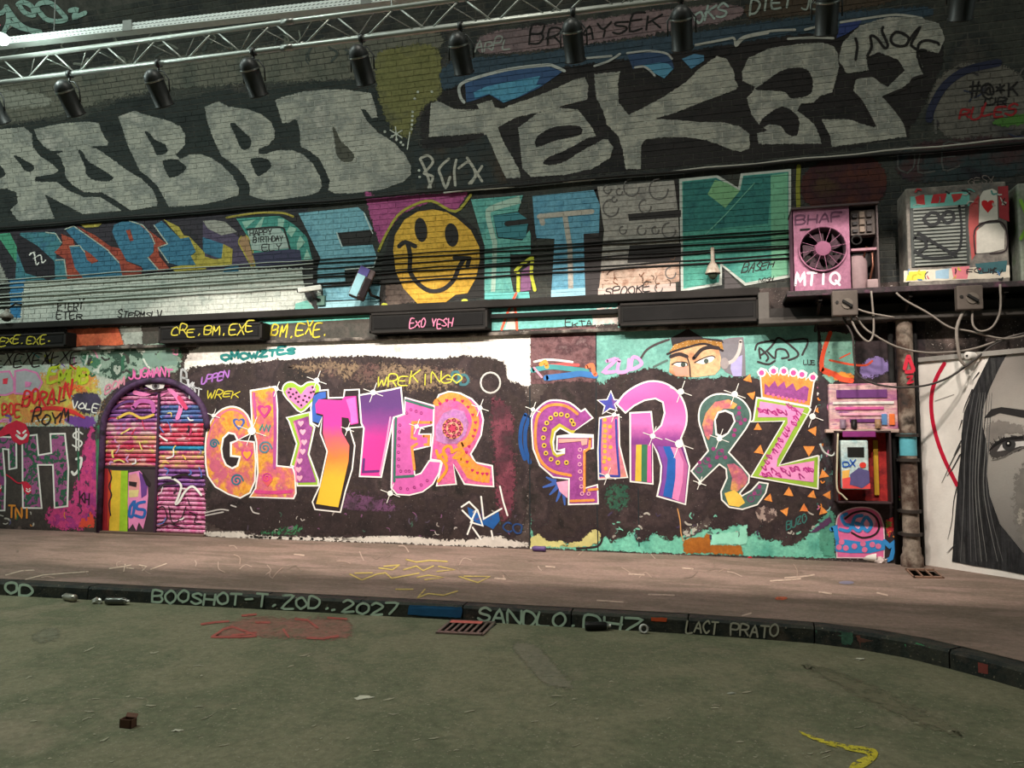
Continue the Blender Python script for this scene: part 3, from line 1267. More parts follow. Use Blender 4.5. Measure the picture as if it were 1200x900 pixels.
BA, _ = lightbox(-45, 77, 391.5, 408, 'black light box with a row of yellow scrawl beside an orange panel')
BB, _ = lightbox(186, 307, 380, 400, 'black light box with yellow scrawl right of the white patch')
BC, _ = lightbox(433, 571, 364, 388, 'black light box with pink scrawl below the smiley')
BD_, _ = lightbox(724, 889, 352, 379, 'long plain black light box below the grey and teal letters')

# ------------------------------------------------------------------ wall lamp, floodlights
def small(x, y, Y):
    return at_y(x, y, Y)


p = small(835, 300, -0.16)
wl = thing('wall_lamp', 'weathered white bell-shaped lamp in front of the teal M', 'lamp', p)
MB().lathe(p, (0, 0, -1), [(-0.10, 0.022), (0.06, 0.024), (0.08, 0.032), (0.12, 0.06), (0.20, 0.088), (0.215, 0.09), (0.215, 0.075), (0.20, 0.07)], 18).build('shade', blend([(200, 190, 176), (160, 140, 122)], 12, 1.0), wl, True)
MB().lathe(p, (0, 0, -1), [(0.205, 0.06), (0.24, 0.055), (0.27, 0.035), (0.285, 0.003)], 16).build('glass', plain((52, 62, 50), 0.15), wl, True)
MB().tube([p + Vector((0, 0, 0.1)), p + Vector((0, 0.06, 0.12)), p + Vector((0, 0.15, 0.12))], 0.012).build('arm', M_DARK, wl, True)

p = small(8, 366, -0.2)
wl = thing('wall_lamp', 'weathered grey bell lamp on the blue-painted end of the white band', 'lamp', p)
MB().lathe(p, (0, 0, -1), [(-0.05, 0.02), (0.0, 0.04), (0.04, 0.09), (0.09, 0.095), (0.09, 0.08)], 16).build('shade', blend([(180, 178, 170), (140, 130, 120)], 12, 1.0), wl, True)
MB().lathe(p, (0, 0, -1), [(0.08, 0.075), (0.12, 0.06), (0.14, 0.03), (0.145, 0.003)], 16).build('glass', plain((60, 58, 54), 0.2), wl, True)
MB().tube([p + Vector((0, 0, 0.05)), p + Vector((0.06, 0.08, 0.14)), p + Vector((0.1, 0.2, 0.15))], 0.014).build('arm', M_DARK, wl, True)

c = small(424, 333, -0.25)
fd = thing('floodlight', 'tilted rectangular floodlight painted pale blue on its side', 'lamp', c)
R1 = Matrix.Translation(c) @ Matrix.Rotation(rad(24), 4, 'Y') @ Matrix.Rotation(rad(24), 4, 'Z') @ Matrix.Rotation(rad(-12), 4, 'X')
MB().box((-0.11, -0.07, -0.20), (0.11, 0.10, 0.22), 0, 0.02, R1).build('housing', plain((96, 84, 84), 0.6), fd)
MB().box((-0.10, -0.085, -0.20), (0.01, -0.068, 0.10), 0, 0.004, R1).build('face_panel', paint((142, 188, 198)), fd)
MB().box((-0.10, -0.085, 0.10), (0.03, -0.068, 0.21), 0, 0.004, R1).build('face_panel', paint((84, 78, 140)), fd)
MB().box((0.02, -0.08, -0.19), (0.10, -0.066, 0.09), 0, 0.004, R1).build('glass', plain((40, 34, 36), 0.25), fd)
MB().tube([c + Vector((0.06, 0.02, 0)), c + Vector((0.1, 0.08, -0.14)), c + Vector((0.16, 0.2, -0.16))], 0.02).build('bracket', M_DARK, fd, True)

c = small(364, 342, -0.18)
cv = thing('security_camera', 'white tube security camera on a bracket left of the floodlight', 'camera', c)
dirc = Vector((-1, -0.35, -0.17)).normalized()
MB().box((-0.17, -0.035, -0.035), (0.15, 0.035, 0.035), 0, 0.012, Matrix.Translation(c + Vector((0, 0, 0.04))) @ dirc.to_track_quat('-X', 'Z').to_matrix().to_4x4()).build('body', paint((206, 208, 200)), cv)
MB().lathe(c + Vector((0, 0, 0.04)) + dirc * 0.17, dirc, [(0, 0.002), (0, 0.028), (0.012, 0.03), (0.012, 0.022)], 14).build('lens', M_BLACK, cv, True)
MB().tube([c + Vector((0.02, 0, 0)), c + Vector((0.03, 0.05, -0.08)), c + Vector((0.08, 0.16, -0.1))], 0.02).build('bracket', M_DARK, cv, True)
MB().box((c.x + 0.02, -0.05, c.z - 0.17), (c.x + 0.14, 0.0, c.z - 0.03), 0, 0.01).build('junction_box', paint((92, 124, 112)), cv)

# ------------------------------------------------------------------ air conditioners on their shelf
YF = -0.58


def face_box(x0, y0, x1, y1, yf, depth):
    a, b = at_y(x0, y0, yf), at_y(x1, y1, yf)
    return Vector((a.x, yf, b.z)), Vector((b.x, yf + depth, a.z))


# shelf
sa, sb = at_y(922, 341, YF - 0.05), at_y(1215, 329, YF - 0.05)
ZSH = at_y(1000, 339, YF - 0.05).z
sh = thing('equipment_shelf', 'dark steel shelf on brackets carrying the air conditioners', 'shelf', (sa.x, -0.3, ZSH - 0.05))
MB().box((sa.x, YF - 0.06, ZSH - 0.05), (XR, YF - 0.02, ZSH + 0.01), 0, 0.006).build('front_rail', blend([(60, 54, 54), (84, 66, 72), (50, 46, 46), (112, 70, 92)], 3.0, 0.8), sh)
MB().box((sa.x, YF - 0.02, ZSH - 0.045), (XR, 0.0, ZSH - 0.01), 0, 0.004).build('deck', M_BLACK, sh)
for q in range(6):
    bx = sa.x + 0.35 + q * 0.9
    mb = MB().box((bx - 0.02, YF, ZSH - 0.10), (bx + 0.02, 0.0, ZSH - 0.045), 0, 0.004)
    mb.tube([(bx, YF + 0.06, ZSH - 0.1), (bx, 0.0, ZSH - 0.4)], 0.018, 6)
    mb.build('bracket', M_DARK, sh)
# soffit beam below the shelf
ba = at_y(889, 376, -0.32)
MB().box((ba.x, -0.34, ba.z - 0.04), (XR, YL, ba.z + 0.03), 0, 0.01).build('soffit_beam', plain((72, 68, 64), 0.6), sh)
MB().box((ba.x, -0.30, ba.z + 0.03), (XR, YL, ZSH - 0.12), 0, 0.0).build('back_panel', plain((46, 43, 41), 0.7), sh)
MB().box((ba.x, -0.33, ba.z), (ba.x + 0.12, -0.16, at_y(889, 343, -0.32).z), 0, 0.008).build('upright', plain((84, 80, 76), 0.6), sh)

M_PINK = blend([(140, 90, 114), (154, 102, 126), (126, 80, 102)], 3.0, 1.0)
lo_, hi_ = face_box(928, 246, 1032, 337, YF, 0.42)
lo_.z = ZSH - 0.005
ac = thing('air_conditioner', 'pink-sprayed outdoor air conditioner with round fan and open service side', 'air conditioner', ((lo_.x + hi_.x) / 2, YF, lo_.z))
W = hi_.x - lo_.x
xs = at_y(998, 300, YF).x
# casing as panels around an open service bay
MB().box((lo_.x - 0.01, YF - 0.01, hi_.z), (hi_.x + 0.01, hi_.y, hi_.z + 0.025), 0, 0.006).build('top_panel', plain((88, 76, 78), 0.5), ac)
MB().box((xs, hi_.y - 0.03, lo_.z), (hi_.x, hi_.y, hi_.z), 0, 0.0).build('back_panel', plain((40, 36, 36), 0.6), ac)
MB().box((hi_.x - 0.02, YF + 0.01, lo_.z), (hi_.x, hi_.y, hi_.z), 0, 0.004).build('side_panel', plain((78, 66, 66), 0.5), ac)
fc = at_y(964.3, 291.5, YF)
FR = (at_y(993, 291.5, YF).x - fc.x)
fo = Vector((fc.x, YF + 0.02, fc.z))
fa = AC1_Y = YF + 0.02
rect = [(lo_.x, lo_.z), (xs, lo_.z), (xs, hi_.z), (lo_.x, hi_.z)]
hole = [(fo.x + FR * 0.95 * math.cos(2 * math.pi * i / 40), fo.z + FR * 0.95 * math.sin(2 * math.pi * i / 40)) for i in range(40)]
flat = [Vector((x, fa, z)) for x, z in rect + hole]
cs2 = MB().add(flat, [tuple(t) for t in tessellate_polygon([[Vector((x, z, 0)) for x, z in rect], [Vector((x, z, 0)) for x, z in hole]])])
cs2.box((lo_.x, fa, lo_.z), (lo_.x + 0.012, hi_.y, hi_.z)).box((xs - 0.012, fa, lo_.z), (xs, hi_.y, hi_.z)).box((lo_.x, fa, lo_.z), (xs, hi_.y, lo_.z + 0.012))
cs2.build('casing', M_PINK, ac)
MB().box((lo_.x, hi_.y - 0.02, lo_.z), (xs, hi_.y, hi_.z)).build('condenser_coil', plain((70, 66, 66), 0.7), ac)
MB().lathe(fo, (0, 1, 0), [(0.0, FR * 0.95), (0.16, FR * 0.93)], 40).build('fan_recess', plain((96, 76, 86), 0.8), ac)
fan_o = fo + Vector((0, 0.09, 0))
MB().lathe(fo, (0, -1, 0), [(0.012, FR * 1.02), (0.03, FR * 1.02), (0.036, FR * 0.99), (0.03, FR * 0.955), (0.012, FR * 0.955)], 40).build('fan_ring', M_PINK, ac, True)
fan = MB().lathe(fan_o, (0, -1, 0), [(0.0, 0.09), (0.02, 0.09), (0.026, 0.05), (0.026, 0.002)], 18).build('fan', plain((120, 78, 96), 0.5), ac, True)
for i in range(5):
    vs = []
    for q in range(6):
        for w_ in (0, 1):
            rr = 0.07 + (FR * 0.86 - 0.07) * q / 5
            th = 2 * math.pi * i / 5 + 0.25 * q / 5 + w_ * (0.55 + 0.25 * q / 5)
            vs.append((fan_o.x + rr * math.cos(th), fan_o.y - 0.004 - 0.03 * w_, fan_o.z + rr * math.sin(th)))
    mk('blade', vs, [(2 * q, 2 * q + 1, 2 * q + 3, 2 * q + 2) for q in range(5)], plain((70, 52, 60), 0.7), fan)
gd = MB().lathe(fo, (0, -1, 0), [(0.03, 0.085), (0.042, 0.08), (0.046, 0.05), (0.046, 0.002)], 20).build('fan_guard', plain((124, 74, 98), 0.7), ac)
sp_ = MB()
for i in range(12):
    th = 2 * math.pi * (i + 0.3) / 12
    sp_.tube([fo + Vector((0.08 * math.cos(th), -0.04, 0.08 * math.sin(th))), fo + Vector((FR * 0.98 * math.cos(th), -0.032, FR * 0.98 * math.sin(th)))], 0.0028, 5)
sp_.build('guard_spokes', M_PINK, gd)
MB().box((lo_.x + 0.08, YF + 0.012, hi_.z - 0.24), (lo_.x + 0.19, YF + 0.03, hi_.z - 0.215), 0, 0.004).build('handle_slot', M_BLACK, ac)
# service bay contents
cz = lambda f_: lo_.z + (hi_.z - lo_.z) * f_
cx_ = lambda f_: xs + (hi_.x - xs) * f_
MB().lathe((cx_(0.28), YF + 0.17, lo_.z), (0, 0, 1), [(0, 0.10), (0.03, 0.105), (0.34, 0.105), (0.40, 0.08), (0.42, 0.003)], 18).build('compressor', plain((140, 118, 120), 0.7), ac, True)
MB().box((cx_(0.04), YF + 0.06, cz(0.66)), (cx_(0.92), YF + 0.2, cz(0.96)), 0, 0.006).build('control_board', plain((92, 84, 80), 0.7), ac)
for q in range(9):
    u0, v0 = cx_(0.08 + 0.26 * (q % 3)), cz(0.69 + 0.085 * (q // 3))
    MB().box((u0, YF + 0.03, v0), (u0 + 0.055, YF + 0.07, v0 + random.uniform(0.03, 0.07)), 0, 0.004).build('component', plain([(34, 30, 30), (120, 104, 92), (60, 52, 50)][q % 3], 0.5), ac)
MB().box((cx_(0.55), YF + 0.02, cz(0.02)), (cx_(0.98), YF + 0.16, cz(0.13)), 0, 0.015).build('valve_cover', plain((150, 128, 128), 0.7), ac)
MB().tube([(cx_(0.5), YF + 0.12, cz(0.4)), (cx_(0.6), YF + 0.08, cz(0.52)), (cx_(0.8), YF + 0.08, cz(0.5)), (cx_(0.82), YF + 0.1, cz(0.3)), (cx_(0.7), YF + 0.1, cz(0.14))], 0.012).build('copper_pipe', plain((110, 70, 54), 0.4, 0.5), ac, True)
MB().lathe((cx_(0.22), YF + 0.05, cz(0.6)), (0, -1, 0), [(0, 0.05), (0.01, 0.06), (0.02, 0.05), (0.01, 0.04)], 14).build('wire_coil', M_BLACK, ac, True)
MB().box((cx_(0.0), YF + 0.03, cz(0.47)), (cx_(0.98), YF + 0.1, cz(0.5)), 0, 0.003).build('shelf_strip', plain((150, 110, 120), 0.5), ac)

lo2, hi2 = face_box(1061, 221, 1184, 329, YF - 0.02, 0.42)
lo2.z = ZSH - 0.005
ac2 = thing('air_conditioner', 'outdoor air conditioner covered in stickers, with slatted grille and red heart', 'air conditioner', ((lo2.x + hi2.x) / 2, YF, lo2.z))
MB().box((lo2.x, lo2.y, lo2.z), (hi2.x, hi2.y, hi2.z), 0, 0.015).build('casing', blend([(112, 106, 100), (136, 130, 122), (104, 98, 94), (84, 92, 92)], 3.2, 1.0), ac2)
gx0, gx1 = at_y(1067, 280, lo2.y).x, at_y(1135, 280, lo2.y).x
gz1, gz0 = at_y(1100, 242, lo2.y).z, at_y(1100, 312, lo2.y).z
MB().box((gx0, lo2.y - 0.012, gz0), (gx1, lo2.y, gz1), 0, 0.004).build('grille_plate', plain((70, 74, 72), 0.5), ac2)
ns = 17
first = None
for i in range(ns):
    z0 = gz0 + (gz1 - gz0) * (i + 0.25) / ns
    h_ = (gz1 - gz0) / ns * 0.55
    if first is None:
        first = MB().box((gx0 + 0.03, lo2.y - 0.026, z0), (gx1 - 0.03, lo2.y - 0.010, z0 + h_), 0, 0.003).build('grille_slat', plain((132, 136, 130), 0.5), ac2)
    else:
        c_ = first.copy()
        COL.objects.link(c_)
        c_.location = first.location + Vector((0, 0, (gz1 - gz0) * i / ns))
AC2_Y = lo2.y
lo3, hi3 = face_box(1192, 215, 1300, 325, YF - 0.02, 0.42)
lo3.z = ZSH - 0.005
ac3 = thing('air_conditioner', 'pale air conditioner with green scrawl cut off past the sticker-covered one', 'air conditioner', ((lo3.x + hi3.x) / 2, YF, lo3.z))
MB().box(lo3, hi3, 0, 0.015).build('casing', blend([(120, 128, 112), (140, 144, 134), (100, 124, 90)], 3.0, 1.0), ac3)
MB().box((lo3.x + 0.1, lo3.y - 0.012, lo3.z + 0.15), (hi3.x - 0.3, lo3.y, hi3.z - 0.12), 0, 0.006).build('grille_plate', plain((70, 74, 72), 0.5), ac3)

# isolator switches
for x0, y0, x1, y1, lab in ((975, 341, 1006, 369, 'grey rotary isolator switch box under the pink air conditioner'), (1121, 335, 1153, 362, 'grey rotary isolator switch box under the sticker-covered air conditioner')):
    l_, h_ = face_box(x0, y0, x1, y1, YF - 0.16, 0.1)
    sw = thing('isolator_switch', lab, 'switch', ((l_.x + h_.x) / 2, l_.y, l_.z), 'isolator switch boxes on the shelf rail')
    MB().box(l_, h_, 0, 0.012).build('enclosure', plain((84, 76, 70), 0.7), sw)
    cc = Vector(((l_.x + h_.x) / 2 + 0.02, l_.y, (l_.z + h_.z) / 2 - 0.01))
    MB().lathe(cc, (0, -1, 0), [(0, 0.06), (0.012, 0.055), (0.012, 0.002)], 18).build('dial', plain((100, 92, 84), 0.7), sw)
    MB().box((-0.06, -0.035, -0.014), (0.06, -0.008, 0.014), 0, 0.005, Matrix.Translation(cc) @ Matrix.Rotation(rad(35), 4, 'Y')).build('knob', M_BLACK, sw)
    MB().lathe(cc + Vector((-0.1, 0, 0.02)), (0, -1, 0), [(0, 0.018), (0.01, 0.016), (0.01, 0.002)], 12).build('screw', plain((40, 38, 36), 0.4), sw)

# hanging cables by the air conditioners
M_CG = plain((132, 124, 116), 0.6)
M_CD = plain((60, 56, 54), 0.5)
hc = [('grey cable looping from the pink air conditioner down to its isolator', M_CG, -0.66, [(996, 368), (1000, 380), (1008, 393), (1018.7, 400), (1024, 385), (1021, 341)]),
      ('long pale cable sagging from the first isolator out past the drainpipe', M_CG, -0.6, [(1001, 367), (1012, 383), (1024, 392), (1050, 406), (1083, 413), (1120, 412), (1147, 407), (1179, 396), (1215, 387)]),
      ('black cable drooping in a deep loop in front of the drainpipe', M_CD, -0.62, [(986, 368), (992, 380), (999, 394), (1001, 420), (1006, 440), (1026, 450), (1056, 454), (1088, 451), (1116, 440), (1144, 420), (1168, 402), (1215, 386)]),
      ('thin pale cable running slantwise between the two isolators', M_CG, -0.64, [(1050, 343), (1061, 352), (1088, 367), (1112, 383), (1136, 388), (1179, 397), (1215, 389)]),
      ('grey flexible conduit dropping from the second isolator to the white wall', M_CG, -0.68, [(1131, 361), (1123, 378), (1121, 393), (1125, 420), (1131, 428)]),
      ('grey cable loop rising beside the second isolator', M_CG, -0.68, [(1140, 361), (1140, 380), (1149, 388), (1163, 383), (1172, 364), (1172, 333)]),
      ('short grey cable sticking out from the first isolator', M_CG, -0.7, [(1004, 362), (1020, 367), (1048, 372)])]
for lab, mt, Y, pp in hc:
    q = [at_y(a, b, Y) for a, b in spline(pp, 5)]
    tagp(MB().tube(q, 0.011 if 'flexible' not in lab else 0.017, 7).build('hanging_cable', mt, None, True), lab, 'cable')
o = at_y(1134, 417, -0.62)
jb = thing('junction_box', 'small round white junction box on top of the angled wall', 'junction box', o)
MB().lathe(o, NR, [(-0.12, 0.045), (0.0, 0.045), (0.012, 0.03), (0.012, 0.002)], 16).build('body', plain((206, 202, 196), 0.5), jb, True)
MB().lathe(o + NR * 0.012, NR, [(0, 0.012), (0.008, 0.01), (0.008, 0.002)], 10).build('screw', M_DARK, jb)

# ------------------------------------------------------------------ drainpipe
px0, px1 = at_y(1059, 640, -0.24).x, at_y(1079, 640, -0.24).x
pc, pr_ = (px0 + px1) / 2, (px1 - px0) / 2
zt = ba.z
dp = thing('drainpipe', 'sooty cast iron drainpipe with splashed paint beside the portrait wall', 'pipe', (pc, -0.215, 0))
M_PIPE = blend([(56, 46, 42), (150, 136, 122), (86, 66, 56), (44, 38, 36)], 3.0, 0.9)
zz = lambda y: at_y(1068, y, -0.24).z
MB().lathe((pc, -0.215, 0), (0, 0, 1), [(0.0, pr_ * 1.35), (0.10, pr_ * 1.35), (0.14, pr_ * 1.1), (0.2, pr_ * 1.1), (0.22, pr_), (zt, pr_)], 20).build('pipe', M_PIPE, dp, True)
for y in (512, 541, 601, 628):
    MB().lathe((pc, -0.215, zz(y)), (0, 0, 1), [(0, pr_), (0.0, pr_ * 1.25), (0.035, pr_ * 1.25), (0.035, pr_)], 20).build('collar', plain((60, 54, 50), 0.5), dp)
    for s_ in (-1, 1):
        MB().box((pc + s_ * pr_ * 1.1 - 0.03, -0.24, zz(y) + 0.005), (pc + s_ * pr_ * 1.1 + 0.03, YL, zz(y) + 0.03)).build('bracket', M_DARK, dp)
MB().lathe((pc, -0.215, zz(534)), (0, 0, 1), [(0, pr_ * 1.03), (zz(508) - zz(534), pr_ * 1.03)], 20).build('paint_band', paint((96, 176, 190)), dp, True)
for s_, lab in ((-1, 'thin black service pipe on the cabinet side of the drainpipe'), (1, 'thin black service pipe between drainpipe and white wall')):
    mp_ = MB().tube([(pc + s_ * pr_ * 1.45, -0.12, 0.0), (pc + s_ * pr_ * 1.45, -0.12, zt)], 0.028, 10)
    tagp(mp_.build('service_pipe', M_BLACK, None, True), lab, 'pipe')

# ------------------------------------------------------------------ meter cabinet with its board
l_, h_ = face_box(978, 505, 1047, 591, -0.26, 0.2)
mc = thing('meter_cabinet', 'open-fronted meter cabinet with sticker-covered panel and red lining', 'cabinet', ((l_.x + h_.x) / 2, l_.y, l_.z))
M_RED = blend([(150, 36, 40), (186, 52, 48), (96, 28, 36)], 5.0, 1.0)
tk = 0.02
mb = MB()
mb.box((l_.x, l_.y, h_.z - tk), (h_.x, YL, h_.z), 0, 0.004).box((l_.x, l_.y, l_.z), (h_.x, YL, l_.z + tk), 0, 0.004)
mb.box((l_.x, l_.y, l_.z), (l_.x + tk, YL, h_.z), 0, 0.004).box((h_.x - tk, l_.y, l_.z), (h_.x, YL, h_.z), 0, 0.004)
mb.build('carcass', plain((62, 48, 50), 0.6), mc)
MB().box((l_.x + tk, YL - 0.02, l_.z + tk), (h_.x - tk, YL, h_.z - tk)).build('back_lining', M_RED, mc)
yl_, yh_ = at_y(1023, 520, -0.1), at_y(1031, 585, -0.1)
MB().box((yl_.x, YL - 0.045, l_.z + 0.08), (yh_.x, YL - 0.018, h_.z - 0.1), 0, 0.01).build('lining_strip', paint((206, 160, 52)), mc)
pl_, ph_ = face_box(985, 516, 1019, 574, -0.28, 0.16)
pn = MB().box(pl_, ph_, 0, 0.015).build('meter_panel', blend([(176, 206, 206), (200, 214, 210), (140, 180, 190)], 6.0, 1.0), mc)
MB().box((l_.x + 0.08, l_.y - 0.02, h_.z - 0.07), (l_.x + 0.42, l_.y, h_.z - 0.005), 0, 0.008).build('lid_strip', paint((136, 50, 118)), mc)
q0, q1 = face_box(993, 524, 1013, 536, -0.285, 0.01)
MB().box(q0, q1, 0, 0.004).build('slot', M_BLACK, pn)
METER_Y = -0.282

l2, h2 = face_box(971, 450, 1053, 503, -0.16, 0.1)
bd = thing('cable_board', 'purple and pink sprayed board with pipe stubs above the meter cabinet', 'board', ((l2.x + h2.x) / 2, l2.y, l2.z))
MB().box(l2, h2, 0, 0.01).build('board', blend([(150, 84, 140), (196, 132, 150), (222, 186, 180), (122, 60, 128)], 4.0, 1.0, stretch=(0.6, 1, 3.0)), bd)
for q, (x0, x1, ya, yb, cc) in enumerate(((980, 1040, 457, 466, (110, 60, 120)), (976, 1048, 471, 473.5, (226, 220, 214)), (979, 1036, 477, 480, (214, 96, 158)), (984, 1040, 484, 487, (236, 168, 190)), (996, 1034, 491, 495, (112, 58, 118)))):
    u0, u1 = face_box(x0, ya, x1, yb, l2.y - 0.012, 0.014)
    MB().box(u0, u1, 0, 0.005).build('rail', paint(cc), bd)
for x0, cc in ((988, (120, 100, 116)), (1001, (30, 26, 26)), (1029, (150, 118, 88))):
    u = at_y(x0, 502, -0.19)
    MB().lathe(u, (0, 0, 1), [(0, 0.032), (0.1, 0.032), (0.1, 0.02), (0.1, 0.002)], 12).build('pipe_stub', plain(cc, 0.4), bd, True)
for x0, cc in ((1036, (96, 140, 190)), (1045, (236, 120, 60))):
    u0, u1 = face_box(x0 - 3, 485, x0 + 4, 498, l2.y - 0.016, 0.012)
    MB().box(u0, u1, 0, 0.004).build('sticker', paint(cc), bd)
u0, u1 = face_box(968, 503, 1056, 507, -0.2, 0.12)
MB().box(u0, u1, 0, 0.004).build('ledge', plain((206, 180, 168), 0.6), bd)
wc = [at_y(a, b, -0.2) for a, b in spline([(961, 520), (966, 530), (976, 534), (981, 522), (981, 506)], 5)]
tagp(MB().tube(wc, 0.012, 7).build('loose_cable', plain((190, 196, 190), 0.5), None, True), 'pale loose cable curling beside the meter cabinet', 'cable')
wc = [at_y(a, b, -0.28) for a, b in spline([(982, 508), (981, 540), (981, 572), (987, 580), (993, 586)], 5)]
tagp(MB().tube(wc, 0.010, 7).build('loose_cable', plain((196, 186, 160), 0.5), None, True), 'thin cream cable down the open edge of the meter cabinet', 'cable')

# ------------------------------------------------------------------ arched shutter
dr1 = thing('door_1', 'arched double shutter with painted slats and a small wicket door', None, (dc, YL, 0), None, 'structure')
YD = -0.012
MB().add([(dl, YD + 0.006, 0), (dr, YD + 0.006, 0)] + [(x, YD + 0.006, z) for x, z in arch[::-1][1:-1]], [tuple(range(2 + len(arch) - 2))]).build('backing', M_BLACK, dr1)
ring = [(dc - da * 1.0 * math.cos(math.pi * i / 20), YL - 0.01, zsp + (db + 0.0) * math.sin(math.pi * i / 20)) for i in range(21)]
ring = [(dl, YL - 0.01, 0.0)] + ring
MB().tube(ring, 0.045, 8).build('frame', blend([(60, 46, 62), (84, 58, 92), (40, 34, 40)], 4.0, 1.0), dr1, True)
xm = at_y(181.5, 600, YL).x
zw = at_y(150, 548.5, YL).z
SLP = [[(196, 132, 190), (150, 96, 170), (110, 66, 120)], [(226, 120, 170), (236, 160, 196), (190, 84, 140)], [(240, 180, 190), (224, 96, 120), (220, 60, 90)],
       [(120, 150, 200), (86, 110, 170), (150, 120, 190)], [(232, 206, 120), (236, 160, 150), (214, 96, 140)], [(236, 190, 196), (228, 128, 176), (200, 150, 200)]]


def slat(x0, x1, z0, h, mat):
    mb = MB()
    pr = [(0.0, 0.0), (0.012, 0.10), (0.024, 0.45), (0.02, 0.78), (0.004, 0.90), (0.0, 1.0)]
    vs, fs = [], []
    for d_, f_ in pr:
        vs += [(x0, YD - d_, z0 + h * f_ * 0.84), (x1, YD - d_, z0 + h * f_ * 0.84)]
    for i in range(len(pr) - 1):
        fs.append((2 * i, 2 * i + 1, 2 * i + 3, 2 * i + 2))
    mb.add(vs, fs)
    mb.build('slat', mat, dr1)


hs = 0.0655
rnd = random.Random(3)
for side in (0, 1):
    z = zw + 0.02 if side == 0 else 0.03
    i = 0
    while z < zap - 0.06:
        half = da * 0.985 if z + hs < zsp else da * math.sqrt(max(0.0, 1 - ((z + hs - zsp) / db) ** 2))
        x0, x1 = (dc - half, xm - 0.008) if side == 0 else (xm + 0.008, dc + half)
        if x1 - x0 > 0.08:
            f_ = z / zap
            if side == 0:
                pal = SLP[2] if f_ < 0.58 and i % 3 else (SLP[4] if f_ < 0.62 else (SLP[5] if f_ < 0.72 else (SLP[0] if f_ < 0.8 else (SLP[1] if f_ < 0.9 else SLP[0]))))
            else:
                pal = SLP[1] if f_ < 0.3 else (SLP[0] if f_ < 0.42 else (SLP[4] if f_ < 0.54 else ([(40, 140, 186), (60, 160, 200)] if 0.54 < f_ < 0.57 else (SLP[2] if f_ < 0.7 else (SLP[3] if f_ < 0.82 else SLP[1])))))
            slat(x0, x1, z, hs, blend(pal + [(96, 62, 100)], 5.0 + 0.5 * rnd.randint(0, 3), 0.85, sharp=True))
        z += hs
        i += 1
MB().box((xm - 0.018, YD - 0.05, 0.0), (xm + 0.018, YD, zap - 0.08), 0, 0.006).build('mullion', plain((70, 48, 66), 0.5), dr1)
WD = YD - 0.03
wk = MB().box((dl + 0.05, WD, 0.03), (xm - 0.03, YD + 0.004, zw), 0, 0.006).build('wicket_door', paint((70, 58, 62)), dr1)
MB().box((dl + 0.02, WD - 0.005, zw - 0.01), (xm - 0.01, YD, zw + 0.02), 0, 0.004).build('wicket_head', plain((52, 44, 48), 0.5), dr1)
MB().box((dl, -0.10, 0.0), (dr, 0.0, 0.03), 0, 0.006).build('threshold', plain((104, 86, 76), 0.7), dr1)

# ------------------------------------------------------------------ gullies and litter
def grate(label, px, nbars, z, mat, frame_w=0.03):
    P = [at_z(x, y, z) for x, y in px]          # near-left, near-right, far-right, far-left
    c0 = sum(P, Vector()) / 4
    o = thing('drain_grate', label, 'drain', c0)
    e1, e2 = (P[1] - P[0]), (P[3] - P[0])

    def q(a, b, dz):
        return P[0] + e1 * a + e2 * b + Vector((0, 0, dz))
    cs_ = ((0, 0), (1, 0), (1, 1), (0, 1))
    MB().add([q(a, b, 0.0) for a, b in cs_] + [q(a, b, -0.5) for a, b in cs_], [(4, 5, 6, 7), (0, 1, 5, 4), (1, 2, 6, 5), (2, 3, 7, 6), (3, 0, 4, 7)]).build('pit', plain((84, 76, 68), 0.9), o)

    def bar(a0, a1, b0, b1, name):
        vs = [q(a, b, d) for d in (0.001, 0.014) for a, b in ((a0, b0), (a1, b0), (a1, b1), (a0, b1))]
        MB().add(vs, [(0, 3, 2, 1), (4, 5, 6, 7), (0, 1, 5, 4), (1, 2, 6, 5), (2, 3, 7, 6), (3, 0, 4, 7)]).build(name, mat, o)
    bar(-0.02, 1.02, -0.06, 0.07, 'frame_bar')
    bar(-0.02, 1.02, 0.93, 1.05, 'frame_bar')
    bar(-0.03, 0.03, -0.06, 1.05, 'frame_bar')
    bar(0.97, 1.03, -0.06, 1.05, 'frame_bar')
    for i in range(1, nbars):
        a = i / nbars
        bar(a - 0.028, a + 0.028, 0.0, 1.0, 'bar')
    return o


M_IRON = plain((118, 100, 92), 0.5, 0.3)
grate('rusty slotted gully grate with red edge at the kerb foot', GULLY, 7, ROADZ, M_IRON)
grate('small rusty pavement grate near the drainpipe foot', GRATE2, 3, 0.0, plain((130, 98, 80), 0.6, 0.2))
poly('graffiti_mark', None, 'road', [(529, 729), (566, 730.5), (564, 733.5), (527, 732)], paint((206, 104, 96)), 12)
tagp(bpy.data.objects['graffiti_mark'], 'pink paint smear along the far edge of the gully grate', 'paint mark')


def spray_can(px, z, ang, label, body, length=0.19, r=0.033):
    p = at_z(*px, z)
    d = Vector((math.cos(rad(ang)), math.sin(rad(ang)), 0))
    c = p + Vector((0, 0, r + 0.003))
    o = thing('spray_can', label, 'spray can', p, 'empty cans lying about')
    MB().lathe(c - d * length / 2, d, [(0, 0.002), (0.004, r * 0.9), (0.012, r), (length * 0.8, r), (length * 0.86, r * 0.8)], 16).build('body', body, o, True)
    MB().lathe(c - d * length / 2, d, [(length * 0.86, r * 0.8), (length * 0.93, r * 0.55), (length * 0.95, r * 0.5), (length * 0.95, 0.002)], 16).build('shoulder', M_STEEL, o, True)
    MB().lathe(c - d * length / 2, d, [(length * 0.95, 0.012), (length * 1.04, 0.012), (length * 1.04, 0.002)], 10).build('nozzle', plain((226, 222, 216), 0.5), o)
    return o


